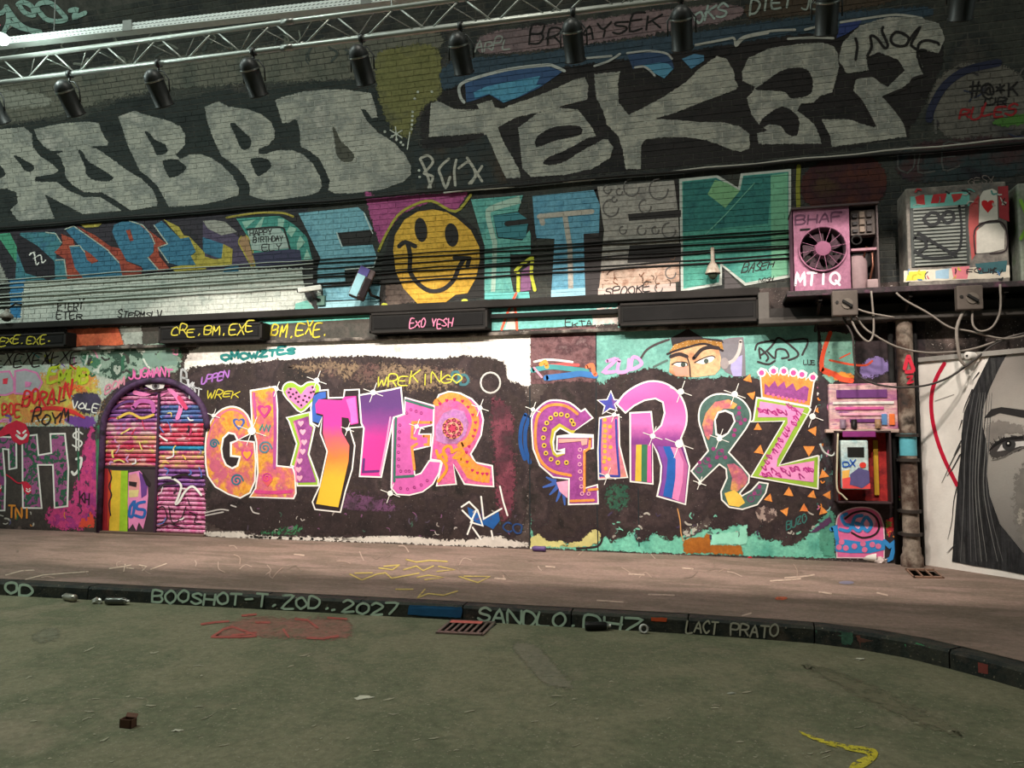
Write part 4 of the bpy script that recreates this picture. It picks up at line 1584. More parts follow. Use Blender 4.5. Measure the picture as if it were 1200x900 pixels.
spray_can((81, 704.5), ROADZ, 165, 'crushed silver can lying in the gutter near the pale kerb scrawl', plain((176, 172, 160), 0.3, 0.7))
spray_can((137, 709), ROADZ, 12, 'dark and silver spray can lying in the gutter beside foil', plain((96, 98, 92), 0.3, 0.6), 0.21)
spray_can((631, 646.5), 0.0, 175, 'purple and white spray can lying against the wall foot', plain((92, 72, 120), 0.4))
spray_can((700, 739), ROADZ, 20, 'black can lying in the gutter under the pale kerb letters', plain((30, 28, 28), 0.4), 0.2)


def crumple(name, label, cat, px, z, size, mat, seed, flat=0.4):
    p = at_z(*px, z)
    rnd = random.Random(seed)
    bm = bmesh.new()
    bmesh.ops.create_icosphere(bm, subdivisions=2, radius=1.0)
    for v in bm.verts:
        k = 0.75 + 0.5 * noise.noise(v.co * 1.7 + Vector((seed, 0, 0)))
        v.co = Vector((v.co.x * size[0] * k, v.co.y * size[1] * k, max(0.0, (v.co.z + 0.6) * size[2] * k)))
    bm.verts.index_update()
    a = rnd.uniform(0, 3)
    R_ = Matrix.Translation(p) @ Matrix.Rotation(a * 0.2, 4, 'Z')
    vs = [R_ @ v.co for v in bm.verts]
    fs = [[v.index for v in f.verts] for f in bm.faces]
    bm.free()
    return tagp(mk(name, vs, fs, mat), label, cat)


M_PAPER = plain((196, 190, 172), 0.8)
crumple('foil_scrap', 'crumpled foil scrap in the gutter beside the spray can', 'litter', (113, 707.5), ROADZ, (0.07, 0.04, 0.04), plain((190, 190, 180), 0.3, 0.6), 1)
crumple('paper_scrap', 'torn pale paper scrap flat on the open road', 'litter', (426, 818), ROADZ, (0.065, 0.04, 0.006), M_PAPER, 2)
crumple('paper_scrap', 'small narrow white paper scrap beside the brown carton', 'litter', (208, 857), ROADZ, (0.032, 0.012, 0.008), M_PAPER, 5)
crumple('paper_scrap', 'crumpled white tissue between cup and drainpipe foot', 'litter', (1033, 660), 0.0, (0.08, 0.06, 0.05), plain((206, 190, 184), 0.8), 4)
crumple('rubble_lump', 'dark lump of rubble beside the white cup', 'litter', (1003, 657), 0.0, (0.05, 0.04, 0.04), plain((50, 40, 38), 0.9), 6)
crumple('rubble_lump', 'stone crumbs gathered at the drainpipe foot', 'litter', (1076, 658), 0.0, (0.09, 0.05, 0.03), plain((130, 112, 100), 0.9), 9)
crumple('tape_scrap', 'red scrap on the pavement below the ochre block', 'litter', (879, 654), 0.0, (0.03, 0.02, 0.015), plain((190, 30, 50), 0.6), 8)
crumple('paper_scrap', 'white pebble-sized scrap in the road under the kerb bend', 'litter', (1007, 773), ROADZ, (0.045, 0.018, 0.01), M_PAPER, 11)
crumple('paper_scrap', 'grey leaf-shaped scrap in front of the lettered kerb', 'litter', (857, 813), ROADZ, (0.035, 0.02, 0.006), plain((150, 150, 138), 0.8), 12)
crumple('rubble_lump', 'blue-grey rag heap at the wall foot below the orange TNI', 'litter', (38, 620), 0.0, (0.12, 0.05, 0.05), blend([(120, 120, 150), (170, 130, 90), (90, 80, 84)], 8, 1.0), 14)
# cup
p = at_z(1018, 658.5, 0.0)
cu = thing('paper_cup', 'white paper cup lying by the pink painted arch', 'cup', p)
dv = Vector((0.95, -0.25, 0.05)).normalized()
MB().lathe(p + Vector((-0.07, 0, 0.048)), dv, [(0, 0.002), (0, 0.035), (0.15, 0.047), (0.155, 0.05), (0.15, 0.044), (0.01, 0.033)], 18).build('body', plain((226, 220, 210), 0.6), cu, True)
# carton
p = at_z(150, 852, ROADZ)
ct = thing('brown_carton', 'small open brown carton lying on the road', 'carton', p)
mb = MB()
w2, d2, h3, tk = 0.035, 0.022, 0.045, 0.003
mb.box((p.x - w2, p.y - d2, p.z), (p.x + w2, p.y - d2 + tk, p.z + h3)).box((p.x - w2, p.y + d2 - tk, p.z), (p.x + w2, p.y + d2, p.z + h3))
mb.box((p.x - w2, p.y - d2, p.z), (p.x - w2 + tk, p.y + d2, p.z + h3)).box((p.x + w2 - tk, p.y - d2, p.z), (p.x + w2, p.y + d2, p.z + h3)).box((p.x - w2, p.y - d2, p.z), (p.x + w2, p.y + d2, p.z + tk))
mb.build('tray', plain((104, 74, 62), 0.8), ct)
MB().box((-0.035, -0.001, 0), (0.035, 0.001, 0.02), 0, 0, Matrix.Translation(p + Vector((0, d2, h3))) @ Matrix.Rotation(rad(-30), 4, 'X')).build('flap', plain((126, 92, 78), 0.8), ct)
# tape roll
p = at_z(754, 742, ROADZ)
tagp(MB().lathe(p + Vector((0, 0, 0.035)), (0.3, -1, 0.15), [(0, 0.022), (0, 0.036), (0.03, 0.036), (0.03, 0.022), (0, 0.022)], 18).build('tape_roll', plain((196, 194, 188), 0.5), None, True), 'white tape roll standing in the gutter by the last pale kerb letter', 'tape roll')

# ================================================================== paint on the vault and upper brick wall
WHT = paint((238, 234, 228), 1.0, 0.08)
BLK = paint((40, 36, 35), 1.0, 0.25)
SILV = blend([(150, 150, 140), (176, 174, 162), (132, 134, 128), (182, 178, 168)], 2.4, 1.0, rough=0.6, relief=0.35)
SILW = SILV
SILM = blend([(176, 176, 166), (196, 194, 184)], 4, 1.2)  # paler silver for the joints: highlights along the brick edges put into the colour
DKV = blend([(38, 46, 44), (48, 54, 52), (32, 38, 38)], 2.0, 0.9)
DKR = blend([(34, 32, 32), (46, 42, 42), (26, 26, 28)], 2.0, 0.9)
V1 = (0, 100, 6)
V2 = (160, 100, 6)
V3 = (330, 80, 6)
V4 = (490, 60, 6)
V5 = (680, 50, 6)
V6 = (860, 20, 6)
V7 = (900, 0, 4)
V8 = (600, 0, 4)

# fields of paint behind the letters
def field(label, surf, pts, mat, layer=0, rough=2.0, name='paint_field', seed=0, soft=None, wear=0.0):
    soft = (2.0 + 1.6 * rough if rough > 0.9 else 0.0) if soft is None else soft
    o = poly(name, None, surf, pts, mat, layer, rough, seed=seed, soft=soft, wear=wear)
    return tagp(o, label, 'paint patch')


field('dark green-black sprayed backing behind the silver bubble letters', 'up', [(-180, 186), (-60, 164), (30, 142), (70, 142), (108, 136), (150, 112), (190, 118), (225, 116), (255, 104), (300, 112), (340, 98), (400, 92), (440, 96), (452, 132), (482, 160), (498, 176), (500, 222), (380, 240), (200, 256), (-180, 288)], DKV, 0)
field('faded grey-brown band on the vault above the silver bubble letters', 'up', [(-160, 112), (60, 90), (140, 72), (260, 60), (420, 42), (520, 34), (520, 60), (450, 74), (430, 92), (330, 96), (255, 100), (150, 108), (70, 138), (-160, 170)], blend([(92, 94, 84), (112, 110, 98), (84, 88, 80)], 2.0, 1.0), 0, 4, seed=2)
field('olive-yellow sprayed patch between the silver bubble letters and the silver T', 'up', [(436, 62), (470, 54), (515, 50), (520, 95), (515, 118), (495, 122), (478, 168), (460, 150), (446, 128)], blend([(104, 104, 62), (120, 118, 72), (92, 92, 66)], 3.0, 1.05), 1, 3, seed=3)
field('black sprayed backing around the large silver T, E and K', 'up', [(490, 128), (515, 112), (540, 80), (640, 64), (700, 60), (850, 46), (880, 32), (1000, 22), (1090, 20), (1110, 60), (1090, 110), (1062, 165), (900, 188), (700, 204), (500, 226)], DKR, 0, 3, seed=4)
field('slate blue spray band above the silver T and K', 'up', [(515, 70), (600, 66), (700, 52), (800, 40), (900, 24), (1090, 4), (1100, 22), (900, 44), (860, 52), (700, 74), (640, 80), (540, 96), (516, 110)], blend([(50, 66, 74), (58, 76, 90), (44, 56, 62)], 1.5, 1.0), 1, 2, seed=5)
field('mauve-grey sprayed strip carrying dark hand-sprayed words', 'up', [(560, 40), (600, 34), (790, 10), (870, 2), (872, 22), (790, 36), (700, 50), (600, 62), (556, 64)], blend([(122, 104, 108), (136, 116, 118), (106, 94, 98)], 2.5, 1.0), 2, 2, seed=6)
field('brown sprayed strip on the vault above the ring-shaped silver letter', 'up', [(872, 0), (1000, -12), (1060, -16), (1050, 6), (900, 22), (872, 22)], blend([(84, 70, 56), (70, 62, 54)], 2.0, 0.9), 2, 2, seed=7)
field('smoky grey sprayed circle with a dark blue rim above the sticker-covered unit', 'up', oval(1150, 122, 62, 50, 28), blend([(92, 90, 86), (112, 108, 100), (72, 70, 70)], 1.8, 1.0), 1, 3, seed=8)
field('pale streaked patch on the vault at the truss end', 'up', [(-20, 108), (20, 104), (60, 112), (60, 124), (20, 126), (-20, 130)], blend([(150, 150, 138), (84, 90, 84)], 4.0, 0.9, True, (1, 1, 4)), 1, 3, seed=9)

B = mural('huge silver bubble lettering ROBBO with black gaps on the vault', 'up', (200, 200))


def bub(parent, pts, holes, mat, hole_mat, layer=2):
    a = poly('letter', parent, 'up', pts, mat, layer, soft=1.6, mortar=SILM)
    for h in holes:
        poly('counter', a, 'up', h, hole_mat, layer + 1, sm=True, soft=1.6)
    return a


bub(B, [(-30, 153), (0, 151.5), (28, 149), (37.5, 157), (39, 172), (47, 183), (62, 192.5), (68.7, 200), (63, 204), (41, 207.5), (41, 213), (66.7, 213.3), (80, 223), (98, 231), (118, 231), (143, 247), (98, 251), (53, 228), (64, 256), (22, 259), (12, 246), (21, 238), (20, 226), (8, 221), (-30, 224)],
    [T(*V1, '100 498 130 500 180 530 235 560 243 585 225 603 190 605 160 575 130 535'), [(-8, 190), (0, 193), (7, 204), (0, 209), (-8, 208)]], SILV, DKV)
bub(B, T(*V1, '240 310 420 270 620 255 700 265 710 310 740 370 765 405 750 425 635 430 700 455 790 520 900 600 1000 660 1080 740 1110 820 1105 850 920 880 800 800 720 755 590 750 510 700 465 650 455 580 430 510 400 480 450 470 440 458 360 462 300 420 265 370'),
    [T(*V1, '550 460 580 465 620 530 700 580 790 640 795 660 760 675 690 672 640 655 605 615 600 570')], SILV, DKV)
bub(B, [(139, 136.7), (156.7, 130), (166.7, 133.3), (176.7, 135.8), (198, 141.7), (211.7, 148.3), (217.5, 158.3), (216.7, 170), (205.8, 181.7), (211.7, 186.7), (221.7, 181.7), (235, 180.8), (248, 185), (260, 193.3), (273, 206.7), (280, 220), (280, 228.3), (260, 235), (236.7, 240), (198, 242.5), (193.3, 233.3), (185, 218.3), (175, 208.3), (164, 200), (150, 170)],
    [T(*V2, '60 330 90 335 130 380 200 415 220 450 215 475 170 490 140 485 115 430'), T(*V2, '185 540 230 520 290 525 345 565 350 590 310 625 240 650 215 620')], SILV, DKV)
bub(B, [(240, 125), (256.7, 119), (268, 125), (291.7, 128.3), (306.7, 134), (318, 143), (322.5, 153), (321.7, 161.7), (315, 170), (303, 175), (303, 180), (310, 181), (323, 176.7), (330, 175.8), (345, 176.7), (355, 180.8), (366.7, 191.7), (375, 206.7), (377.5, 218.3), (373, 225), (361.7, 229), (330, 234), (310, 234.5), (297, 231), (293, 228), (292.5, 216.7), (286.7, 206.7), (276.7, 195), (260, 183), (250, 161.7), (243, 141.7)],
    [T(*V2, '660 275 690 262 715 290 760 330 800 370 808 410 790 445 755 455 730 430 690 340'), T(*V2, '805 520 870 508 920 520 948 555 940 585 860 640 825 590')], SILV, DKV)
bub(B, [(322.5, 117.5), (330, 114), (355, 107.5), (380, 105), (405, 105), (426.7, 108.3), (435, 109), (440, 125), (442.5, 137.5), (436, 138.5), (428, 128), (423, 128), (430, 141.7), (443, 155), (463, 168), (475, 181.7), (481.7, 195), (481.7, 205), (473, 213), (446.7, 222.5), (413, 226.7), (393, 226.7), (385, 223), (386.7, 211.7), (381.7, 200), (375, 186.7), (363, 176.7), (352.5, 171.7), (351.7, 155), (349, 141), (343, 140), (340, 144), (331, 144)],
    [T(*V3, '360 420 380 425 410 500 460 550 505 600 510 640 480 658 430 655 390 610 375 520')], SILV, blend([(84, 82, 72), (74, 74, 66)], 2, 1.0))

K = mural('huge silver TEK lettering outlined in black on the vault', 'up', (680, 150))
bub(K, T(*V4, '90 365 140 350 250 405 330 410 430 410 415 375 520 345 540 395 590 405 690 365 800 330 950 270 1100 200 1170 185 1195 230 1190 340 1050 375 900 420 690 465 560 535 600 640 660 740 710 830 720 890 620 895 570 790 510 650 460 575 300 590 75 605 85 450'), [], SILW, DKR)
bub(K, T(*V8, '30 600 120 530 220 505 310 515 370 590 400 650 450 655 475 690 460 740 380 790 250 820 90 830 50 790 40 700'),
    [T(*V8, '110 660 130 630 200 595 310 590 330 620 300 640 200 660 120 690'), T(*V8, '150 770 170 740 280 690 350 650 400 640 430 650 340 700 230 765')], SILW, DKR)
bub(K, T(*V5, '100 220 280 205 265 290 270 420 340 510 460 450 590 380 740 280 830 190 960 95 1030 115 1080 200 1085 260 1110 300 1100 330 1000 365 850 420 680 490 530 535 680 545 850 560 1000 560 1120 590 1190 640 1190 740 1130 770 1050 750 950 710 880 685 740 665 600 665 460 680 430 720 425 890 320 890 300 760 270 660 190 580 160 480 110 380'), [], SILW, DKR)
bub(K, T(*V6, '60 380 100 290 250 220 450 190 620 180 700 205 730 260 738 350 715 450 690 530 610 555 560 600 470 610 445 660 500 700 560 750 600 830 615 890 170 895 165 820 240 800 180 760 120 680 90 570 130 530 150 490 60 450'),
    [T(*V6, '200 470 310 390 420 355 510 370 550 430 550 520 500 560 400 570 360 530 280 520 150 510'), T(*V6, '190 730 270 660 350 630 420 670 460 730 440 835 370 820 330 770 260 755 190 780')], SILW, DKR)
a = bub(K, T(*V7, '330 280 350 200 430 120 560 80 700 80 800 110 830 180 800 250 700 230 720 300 740 350 680 375 600 430 540 455 600 520 640 580 655 640 300 690 290 640 250 560 380 560 500 600 480 550 400 430 410 370 490 360 560 410 640 330 610 280 520 245 460 270 470 330 370 345'),
        [], SILW, DKR)
for pts in ('545 456 600 520 640 580 655 640', '540 455 600 430 660 405 680 370 740 352', '395 430 440 480 500 590', '390 430 400 380 430 360 490 355 530 385'):
    stroke('black_line', a, 'up', T(*V7, pts), 3.0, BLK, 4)
INK = paint((34, 32, 32), 1.0, 0.3)
ing = mural('black scribbled word INGA over the last silver letter', 'up', (1040, 45), 'graffiti_tag')
for pts in ('410 180 418 220 410 280', '465 262 485 220 480 170 510 180 545 225 560 210 535 150 538 128', '640 160 600 150 575 180 590 210 640 215 660 180 625 155', '660 190 690 150 710 130 690 170 670 210 700 235', '700 270 705 210 740 190 790 200 800 210', '715 235 740 240 740 265', '705 270 715 310 735 350'):
    stroke('letter', ing, 'up', T(*V7, pts), 3.2, INK, 5)
# blue flashes with pale rims above the T and K
bf = mural('bright blue paint flash with a pale rim above the silver T', 'up', (600, 100), 'paint_flash')
poly('flash', bf, 'up', T(*V4, '330 230 400 190 640 135 900 105 1020 140 950 190 850 260 700 330 600 365 560 340 500 305 400 345 340 360'), paint((56, 84, 124), 1.0), 3)
poly('highlight', bf, 'up', T(*V4, '390 290 480 250 640 215 860 175 830 240 870 235 700 325 600 362 565 335 500 300 400 335'), blend([(74, 140, 178), (92, 160, 190)], 4, 1.0), 4)
stroke('rim', bf, 'up', T(*V4, '325 360 298 320 296 240 400 190 640 128 900 98 960 108 1030 140'), 3.6, paint((176, 180, 176)), 5)
bf = mural('second blue paint flash with scalloped pale rim above the silver K', 'up', (770, 75), 'paint_flash')
poly('flash', bf, 'up', T(*V5, '330 80 500 60 620 85 645 125 660 180 590 250 510 210 440 175 370 185'), paint((50, 72, 104), 1.0), 3)
poly('highlight', bf, 'up', T(*V5, '400 165 560 140 620 150 655 185 590 252 520 215 450 172'), paint((84, 142, 172)), 4)
stroke('rim', bf, 'up', [T(*V5, '330 75 480 60 600 75 645 115'), T(*V5, '385 175 450 170 500 205 525 235'), T(*V5, '45 110 220 95'), T(*V5, '100 165 200 130 280 80')], 2.6, paint((170, 172, 168)), 5)
poly('highlight', bf, 'up', T(*V5, '715 115 800 80 870 90 870 130 780 185'), paint((80, 128, 160)), 4)
bf = mural('pale zigzag rim strokes above the ring-shaped silver letter', 'up', (880, 40), 'paint_flash')
stroke('rim', bf, 'up', [T(*V8, '860 212 1000 185 1040 180 1050 215 1080 185 1120 170 1200 155'), T(*V6, '10 190 70 140 200 110 300 95 430 90'), T(*V6, '500 90 595 65'), T(*V6, '380 155 560 145 700 150'), T(*V7, '340 105 470 85 600 70 720 85')], 2.8, paint((172, 172, 164)), 4)
poly('flash', bf, 'up', T(*V6, '745 50 900 20 870 70 790 120 720 150'), paint((52, 66, 118)), 3)
# words on the vault
gtag('dark hand-sprayed word BRIAYSEK on the mauve strip', 'up', 'BRIAYSEK', 621, 52, 17, 19.5, -0.13, 2.4, INK, 4, 0.15)
gtag('dark hand-sprayed word ARPL under the truss on the slate band', 'up', 'ARPL', 556, 62, 12, 11, -0.12, 1.8, paint((150, 156, 150)), 4, 0.2)
gtag('pale hand-sprayed letters OKS beside the lamp above the silver K', 'up', 'OKS', 812, 25, 15, 13.5, -0.1, 2.6, paint((160, 178, 172)), 5, 0.2)
gtag('pale hand-sprayed word DIET at the top of the vault', 'up', 'DIET', 878, 16, 15, 13, -0.12, 2.4, paint((158, 170, 162)), 5, 0.1)
gtag('pale sprayed word JETL behind the lamp near the brown strip', 'up', 'JETL', 938, 12, 14, 11, -0.12, 2.0, paint((150, 160, 152)), 5, 0.2)
nr = mural('large pale cyan scribble NRO on the vault at the lamp end', 'up', (40, 20), 'graffiti_tag')
V0 = (0, 0, 4)
for pts in ('-40 70 10 60 35 40 40 100 20 150', '30 30 90 110 160 150', '85 20 110 10 150 30 160 70 120 60 95 30', '170 40 190 15 240 15 290 60 310 90 270 100 220 90 190 60 175 40', '40 100 100 130 190 150', '330 50 360 45 350 80 400 60'):
    stroke('letter', nr, 'up', T(*V0, pts), 5.5, paint((150, 182, 172)), 3)
bc = mural('silver outlined tag BCI with dark knot beside the silver T', 'up', (510, 205), 'graffiti_tag')
poly('backing', bc, 'up', T(300, 0, 4, '740 700 960 690 1080 630 1180 860 1000 880 750 890'), blend([(66, 56, 46), (50, 54, 52), (40, 52, 56)], 2.5, 1.0), 2)
for pts in ('775 740 810 730 830 760 800 800 790 815 830 830 810 880', '770 745 800 810 820 880', '905 745 860 790 870 830 890 880 910 830', '940 750 930 800 935 870', '950 790 1000 760 1030 820 1000 860', '990 740 1060 850', '1060 780 1010 860'):
    stroke('letter', bc, 'up', T(300, 0, 4, pts), 3.0, paint((176, 172, 160)), 4)
st = mural('row of small white dots and a star along the edge of the olive patch', 'up', (480, 150), 'paint_marks')
tagp(sheet('dots', st, 'up', [oval(a, b, 1.6, 1.6, 8) for a, b in T(300, 0, 4, '735 525 735 545 733 565 732 585 730 605 760 432 825 430 745 463 605 618 640 640 660 655 680 668 690 680 765 800 768 830')], paint((190, 194, 182)), 4), kind='stuff')
stroke('star', st, 'up', [T(300, 0, 4, '655 595 660 660'), T(300, 0, 4, '630 610 685 645'), T(300, 0, 4, '685 612 632 645'), T(300, 0, 4, '722 620 710 700')], 1.4, paint((190, 194, 182)), 4)
# circle words
arc_ = stroke('paint_arc', None, 'up', T(*V7, '755 560 770 500 830 400 930 330 1080 295'), 9, paint((40, 44, 66)), 3)
tagp(arc_, 'dark blue sprayed arc around the smoky grey circle', 'paint patch')
gtag('black hand-sprayed symbols #@*K on the smoky grey circle', 'up', '#@*K', 1136, 116, 15, 15, -0.08, 2.4, INK, 4)
gtag('black letters UR between the symbols and the red word', 'up', 'UR', 1154, 124, 10, 14, -0.06, 2.0, INK, 4, 0.1)
gtag('red slanted word RULES on the smoky grey circle', 'up', 'RULES', 1124, 141, 12.5, 13.5, -0.12, 2.6, paint((150, 40, 44)), 4, 0.25)
field('bright green smear under the red word', 'up', [(1160, 142), (1200, 132), (1215, 134), (1212, 144), (1170, 150)], paint((76, 120, 54)), 3, 2, seed=11)
field('murky violet and brown patch above the sticker-covered unit', 'up', [(1050, 172), (1130, 160), (1215, 158), (1215, 205), (1120, 212), (1050, 214)], blend([(54, 46, 58), (70, 50, 50), (46, 60, 62), (38, 36, 42)], 2.0, 1.0), 1, 3, seed=12)
gtag('faint grey curly scrawl on the murky violet patch', 'up', 'OLE', 1052, 202, 26, 26, -0.08, 2.0, paint((84, 84, 82)), 3)
gtag('small pale scrawl under the murky violet patch', 'up', 'GESX', 1134, 216, 8, 8, -0.05, 1.0, paint((120, 110, 104)), 3)
field('dark red and rust sprayed patch above the pink air conditioner', 'up', [(939, 190), (1038, 178), (1040, 246), (938, 250)], blend([(66, 32, 34), (84, 44, 34), (58, 30, 36), (74, 54, 36)], 2.0, 1.0), 1, 2, seed=13)
stroke('paint_stripe', None, 'up', [(936, 195), (935, 222), (936, 252)], 5, paint((140, 140, 50)), 2)
tagp(bpy.data.objects['paint_stripe'], 'narrow yellow-green stripe right of the teal M', 'paint patch')

# ------------------------------------------------------------------ first upper piece: blue and red letters
U1 = (0, 220, 5)
U2 = (240, 220, 5)
U3 = (440, 210, 5)
U4 = (660, 210, 5)
BLU = blend([(54, 108, 138), (66, 122, 150), (46, 92, 120)], 3.0, 1.05)
RDD = blend([(150, 66, 52), (172, 80, 60), (134, 56, 50)], 3.0, 1.05)
YLW = blend([(168, 152, 64), (186, 168, 76), (140, 132, 62)], 4.0, 1.05)
PLE = paint((176, 184, 172))
field('dark plum backing behind the blue and red upper letters', 'up', [(-180, 286), (100, 262), (240, 252), (360, 244), (360, 316), (180, 324), (-180, 346)], blend([(46, 44, 52), (58, 52, 60), (40, 42, 46)], 2.0, 1.0), 0, 1.5, seed=14)
u = mural('blue upper lettering with red shading on plum backing', 'up', (110, 300))
poly('stripe', u, 'up', T(*U1, '-60 200 0 270 60 265 140 430 130 490 0 300 -60 280'), paint((72, 148, 116)), 2)
poly('letter', u, 'up', T(*U1, '120 265 250 260 320 260 365 320 330 390 330 415 385 420 395 535 150 545 90 560 100 380'), blend([(60, 110, 122), (72, 130, 140), (56, 100, 128)], 3, 1.05), 2)
lf = poly('leaf', u, 'up', T(*U1, '105 270 220 340 320 430 325 530 280 540 150 500 100 370'), paint((40, 36, 42)), 3)
stroke('scrawl', lf, 'up', [T(*U1, '175 395 200 380 210 430'), T(*U1, '205 390 215 450 230 440'), T(*U1, '200 415 240 395 250 440 270 425'), T(*U1, '180 385 205 378')], 1.4, WHT, 4)
poly('shading', u, 'up', T(*U1, '360 270 430 300 440 340 410 350 440 470 490 530 395 535 385 420 320 380 370 330'), RDD, 3)
poly('letter', u, 'up', T(*U1, '385 245 435 225 640 370 720 450 720 515 490 530 440 470 410 350 470 340 500 380'), BLU, 3)
poly('drop', u, 'up', T(*U1, '495 365 530 385 580 430 540 445 510 420'), RDD, 4)
poly('shading', u, 'up', T(*U1, '450 225 560 280 650 345 720 360 740 430 835 470 830 510 720 520 700 430 560 310'), RDD, 4)
poly('letter', u, 'up', T(*U1, '670 220 720 195 800 200 870 260 905 330 900 380 870 410 935 480 850 495 830 460 745 430 690 330 660 260'), BLU, 5)
poly('drop', u, 'up', T(*U1, '740 250 765 245 785 310 765 315'), RDD, 6)
poly('shading', u, 'up', T(*U1, '810 205 900 270 980 330 930 350 935 400 1000 480 930 490 870 410 905 370 900 310'), RDD, 4)
poly('letter', u, 'up', T(*U1, '905 220 950 195 1060 300 1110 290 1150 375 1120 400 1150 455 1090 470 990 440 930 365 985 330'), BLU, 5)
poly('shading', u, 'up', T(*U1, '960 185 1050 230 1080 280 1110 285 1200 380 1210 450 1150 455 1120 400 1150 380 1110 290 1060 300'), YLW, 4)
poly('shading', u, 'up', T(*U1, '1000 470 1060 455 1210 455 1210 480 1030 492'), YLW, 6)
poly('shading', u, 'up', T(*U1, '470 215 600 208 580 230 500 235'), YLW, 3)
stroke('rim', u, 'up', [T(*U1, '385 245 435 225 640 370'), T(*U1, '760 195 840 220 890 280 910 330'), T(*U1, '905 220 985 330 930 352 990 440'), T(*U1, '270 262 330 270 365 325'), T(*U1, '330 425 380 422 395 520'), T(*U1, '412 345 470 340 500 380'), T(*U1, '870 410 930 480'), T(*U1, '640 375 700 440')], 1.3, PLE, 7, sm=False)
u = mural('purple and yellow jumble between the blue letters and the teal D', 'up', (265, 290), 'paint_field', 'paint patch')
poly('patch', u, 'up', T(*U2, '-10 200 60 190 200 290 280 470 190 480 -10 490'), blend([(70, 60, 84), (92, 80, 104), (58, 52, 66)], 3, 1.0), 2)
poly('patch', u, 'up', T(*U2, '-10 290 110 330 100 420 -10 380'), BLU, 3)
poly('patch', u, 'up', T(*U2, '110 330 165 360 160 450 100 460 -10 470 -10 400 60 420 100 415'), YLW, 4)
poly('patch', u, 'up', T(*U2, '-10 195 60 190 120 200 190 260 100 280 20 240'), blend([(150, 148, 140), (172, 168, 158)], 6, 1.0), 3)
poly('patch', u, 'up', T(*U2, '210 290 250 280 300 460 270 460 205 340'), paint((168, 132, 96)), 4)
stroke('edge', u, 'up', [T(*U2, '215 285 200 320 220 360 280 470'), T(*U2, '245 280 275 330 295 460')], 1.6, YLW, 5)
poly('patch', u, 'up', T(*U2, '120 470 200 455 200 490 110 495'), BLU, 5)

# ------------------------------------------------------------------ DEFTEM style wide letters
TEAL = blend([(64, 138, 126), (78, 152, 140), (56, 124, 116)], 3.0, 1.05)
LBL = blend([(106, 160, 176), (124, 176, 190), (94, 146, 166)], 3.0, 1.05)
D = mural('teal striped D with a birthday panel', 'up', (310, 290))
d = poly('letter', D, 'up', T(*U2, '185 180 440 165 530 220 600 290 630 420 545 425 420 440 300 470 260 300'), TEAL, 3)
for q in ('220 200 300 185 240 240', '340 175 350 170 330 240 290 240', '430 180 470 185 460 240 430 230', '500 225 540 240 510 290 480 260', '560 280 590 320 545 370 540 330', '600 360 625 415 580 420'):
    poly('stripe', d, 'up', T(*U2, q), paint((150, 190, 172)), 4)
stroke('edge', d, 'up', [T(*U2, '190 175 330 165 440 162 530 215 605 290 640 420')], 2.2, paint((34, 40, 40)), 5)
stroke('halo', d, 'up', [T(*U2, '130 175 300 150 450 148 520 170')], 2.4, YLW, 4)
pn_ = poly('panel', D, 'up', T(*U2, '250 245 440 235 470 270 495 355 350 375 280 365'), paint((168, 184, 176)), 5)
stroke('edge', pn_, 'up', [T(*U2, '250 245 440 232 475 270 500 358')], 2.0, BLK, 6)
poly('shadow_block', D, 'up', T(*U2, '280 385 500 360 560 365 570 440 420 450 305 465'), paint((60, 58, 84)), 5)
for n, (tx, ty_, h_, ad, s_) in enumerate((('HAPPY', 293.5, 6.2, 5.3, 0), ('BIRTHDAY', 297.5, 6.0, 4.4, 0), ('ELY', 308, 7.4, 8.0, 0))):
    gtag('', 'up', tx, ty_, (276.5, 284.5, 294)[n], h_, ad, -0.06, 1.05, BLK, 7, 0.0, 0.1, parent=pn_)

E = mural('pale blue block E with black notch beside the smiley', 'up', (390, 300))
e_ = poly('letter', E, 'up', T(*U2, '550 150 900 115 940 150 985 245 780 265 810 345 985 335 1010 410 995 465 820 480 825 550 660 560 660 480 680 415'), LBL, 3)
poly('side', e_, 'up', T(*U2, '500 180 550 150 680 415 655 570 580 560 570 480 640 420'), BLK, 2)
poly('foot', E, 'up', T(*U2, '695 572 1050 560 1045 650 695 662'), LBL, 3)
poly('foot', E, 'up', T(*U2, '665 672 1025 655 1022 697 665 716'), paint((158, 204, 212)), 4)
poly('notch', e_, 'up', T(*U2, '780 265 985 245 960 330 810 345'), BLK, 4)
stroke('rim', e_, 'up', [T(*U2, '775 265 805 345'), T(*U2, '935 150 985 270'), T(*U2, '1010 405 990 465 825 480')], 1.3, paint((196, 206, 200)), 5, False)

field('magenta zigzag paint behind the smiley', 'up', T(*U3, '-70 40 0 110 200 95 545 75 470 200 330 130 150 205 25 375 -20 250 -60 90'), blend([(158, 70, 122), (176, 84, 136), (140, 60, 112)], 3, 1.05), 1, 1.0, seed=15)
SM = mural('big yellow smiley face with a black outline on the brick wall', 'up', (514, 300), 'smiley_face')
face = T(*U3, '340 178 250 190 170 240 115 330 106 420 120 540 165 640 250 732 400 732 470 678 540 668 590 580 612 480 610 400 560 300 480 230 420 195')
poly('outline', SM, 'up', T(*U3, '340 148 240 162 150 215 85 320 60 420 40 480 20 740 660 690 640 480 640 400 590 290 500 215 430 168'), paint((38, 36, 34)), 3)
stroke('halo', SM, 'up', [T(*U3, '20 420 60 330 130 215 220 155 330 128 470 190 560 92')], 3.0, paint((170, 160, 60)), 4)
fy = poly('face', SM, 'up', face, blend([(208, 160, 58), (224, 176, 68), (196, 146, 52)], 3.0, 1.12), 5)
poly('eye', SM, 'up', oval(440 + 268 / 5, 210 + 298 / 5, 37 / 5, 72 / 5, 18, -0.12), BLK, 6)
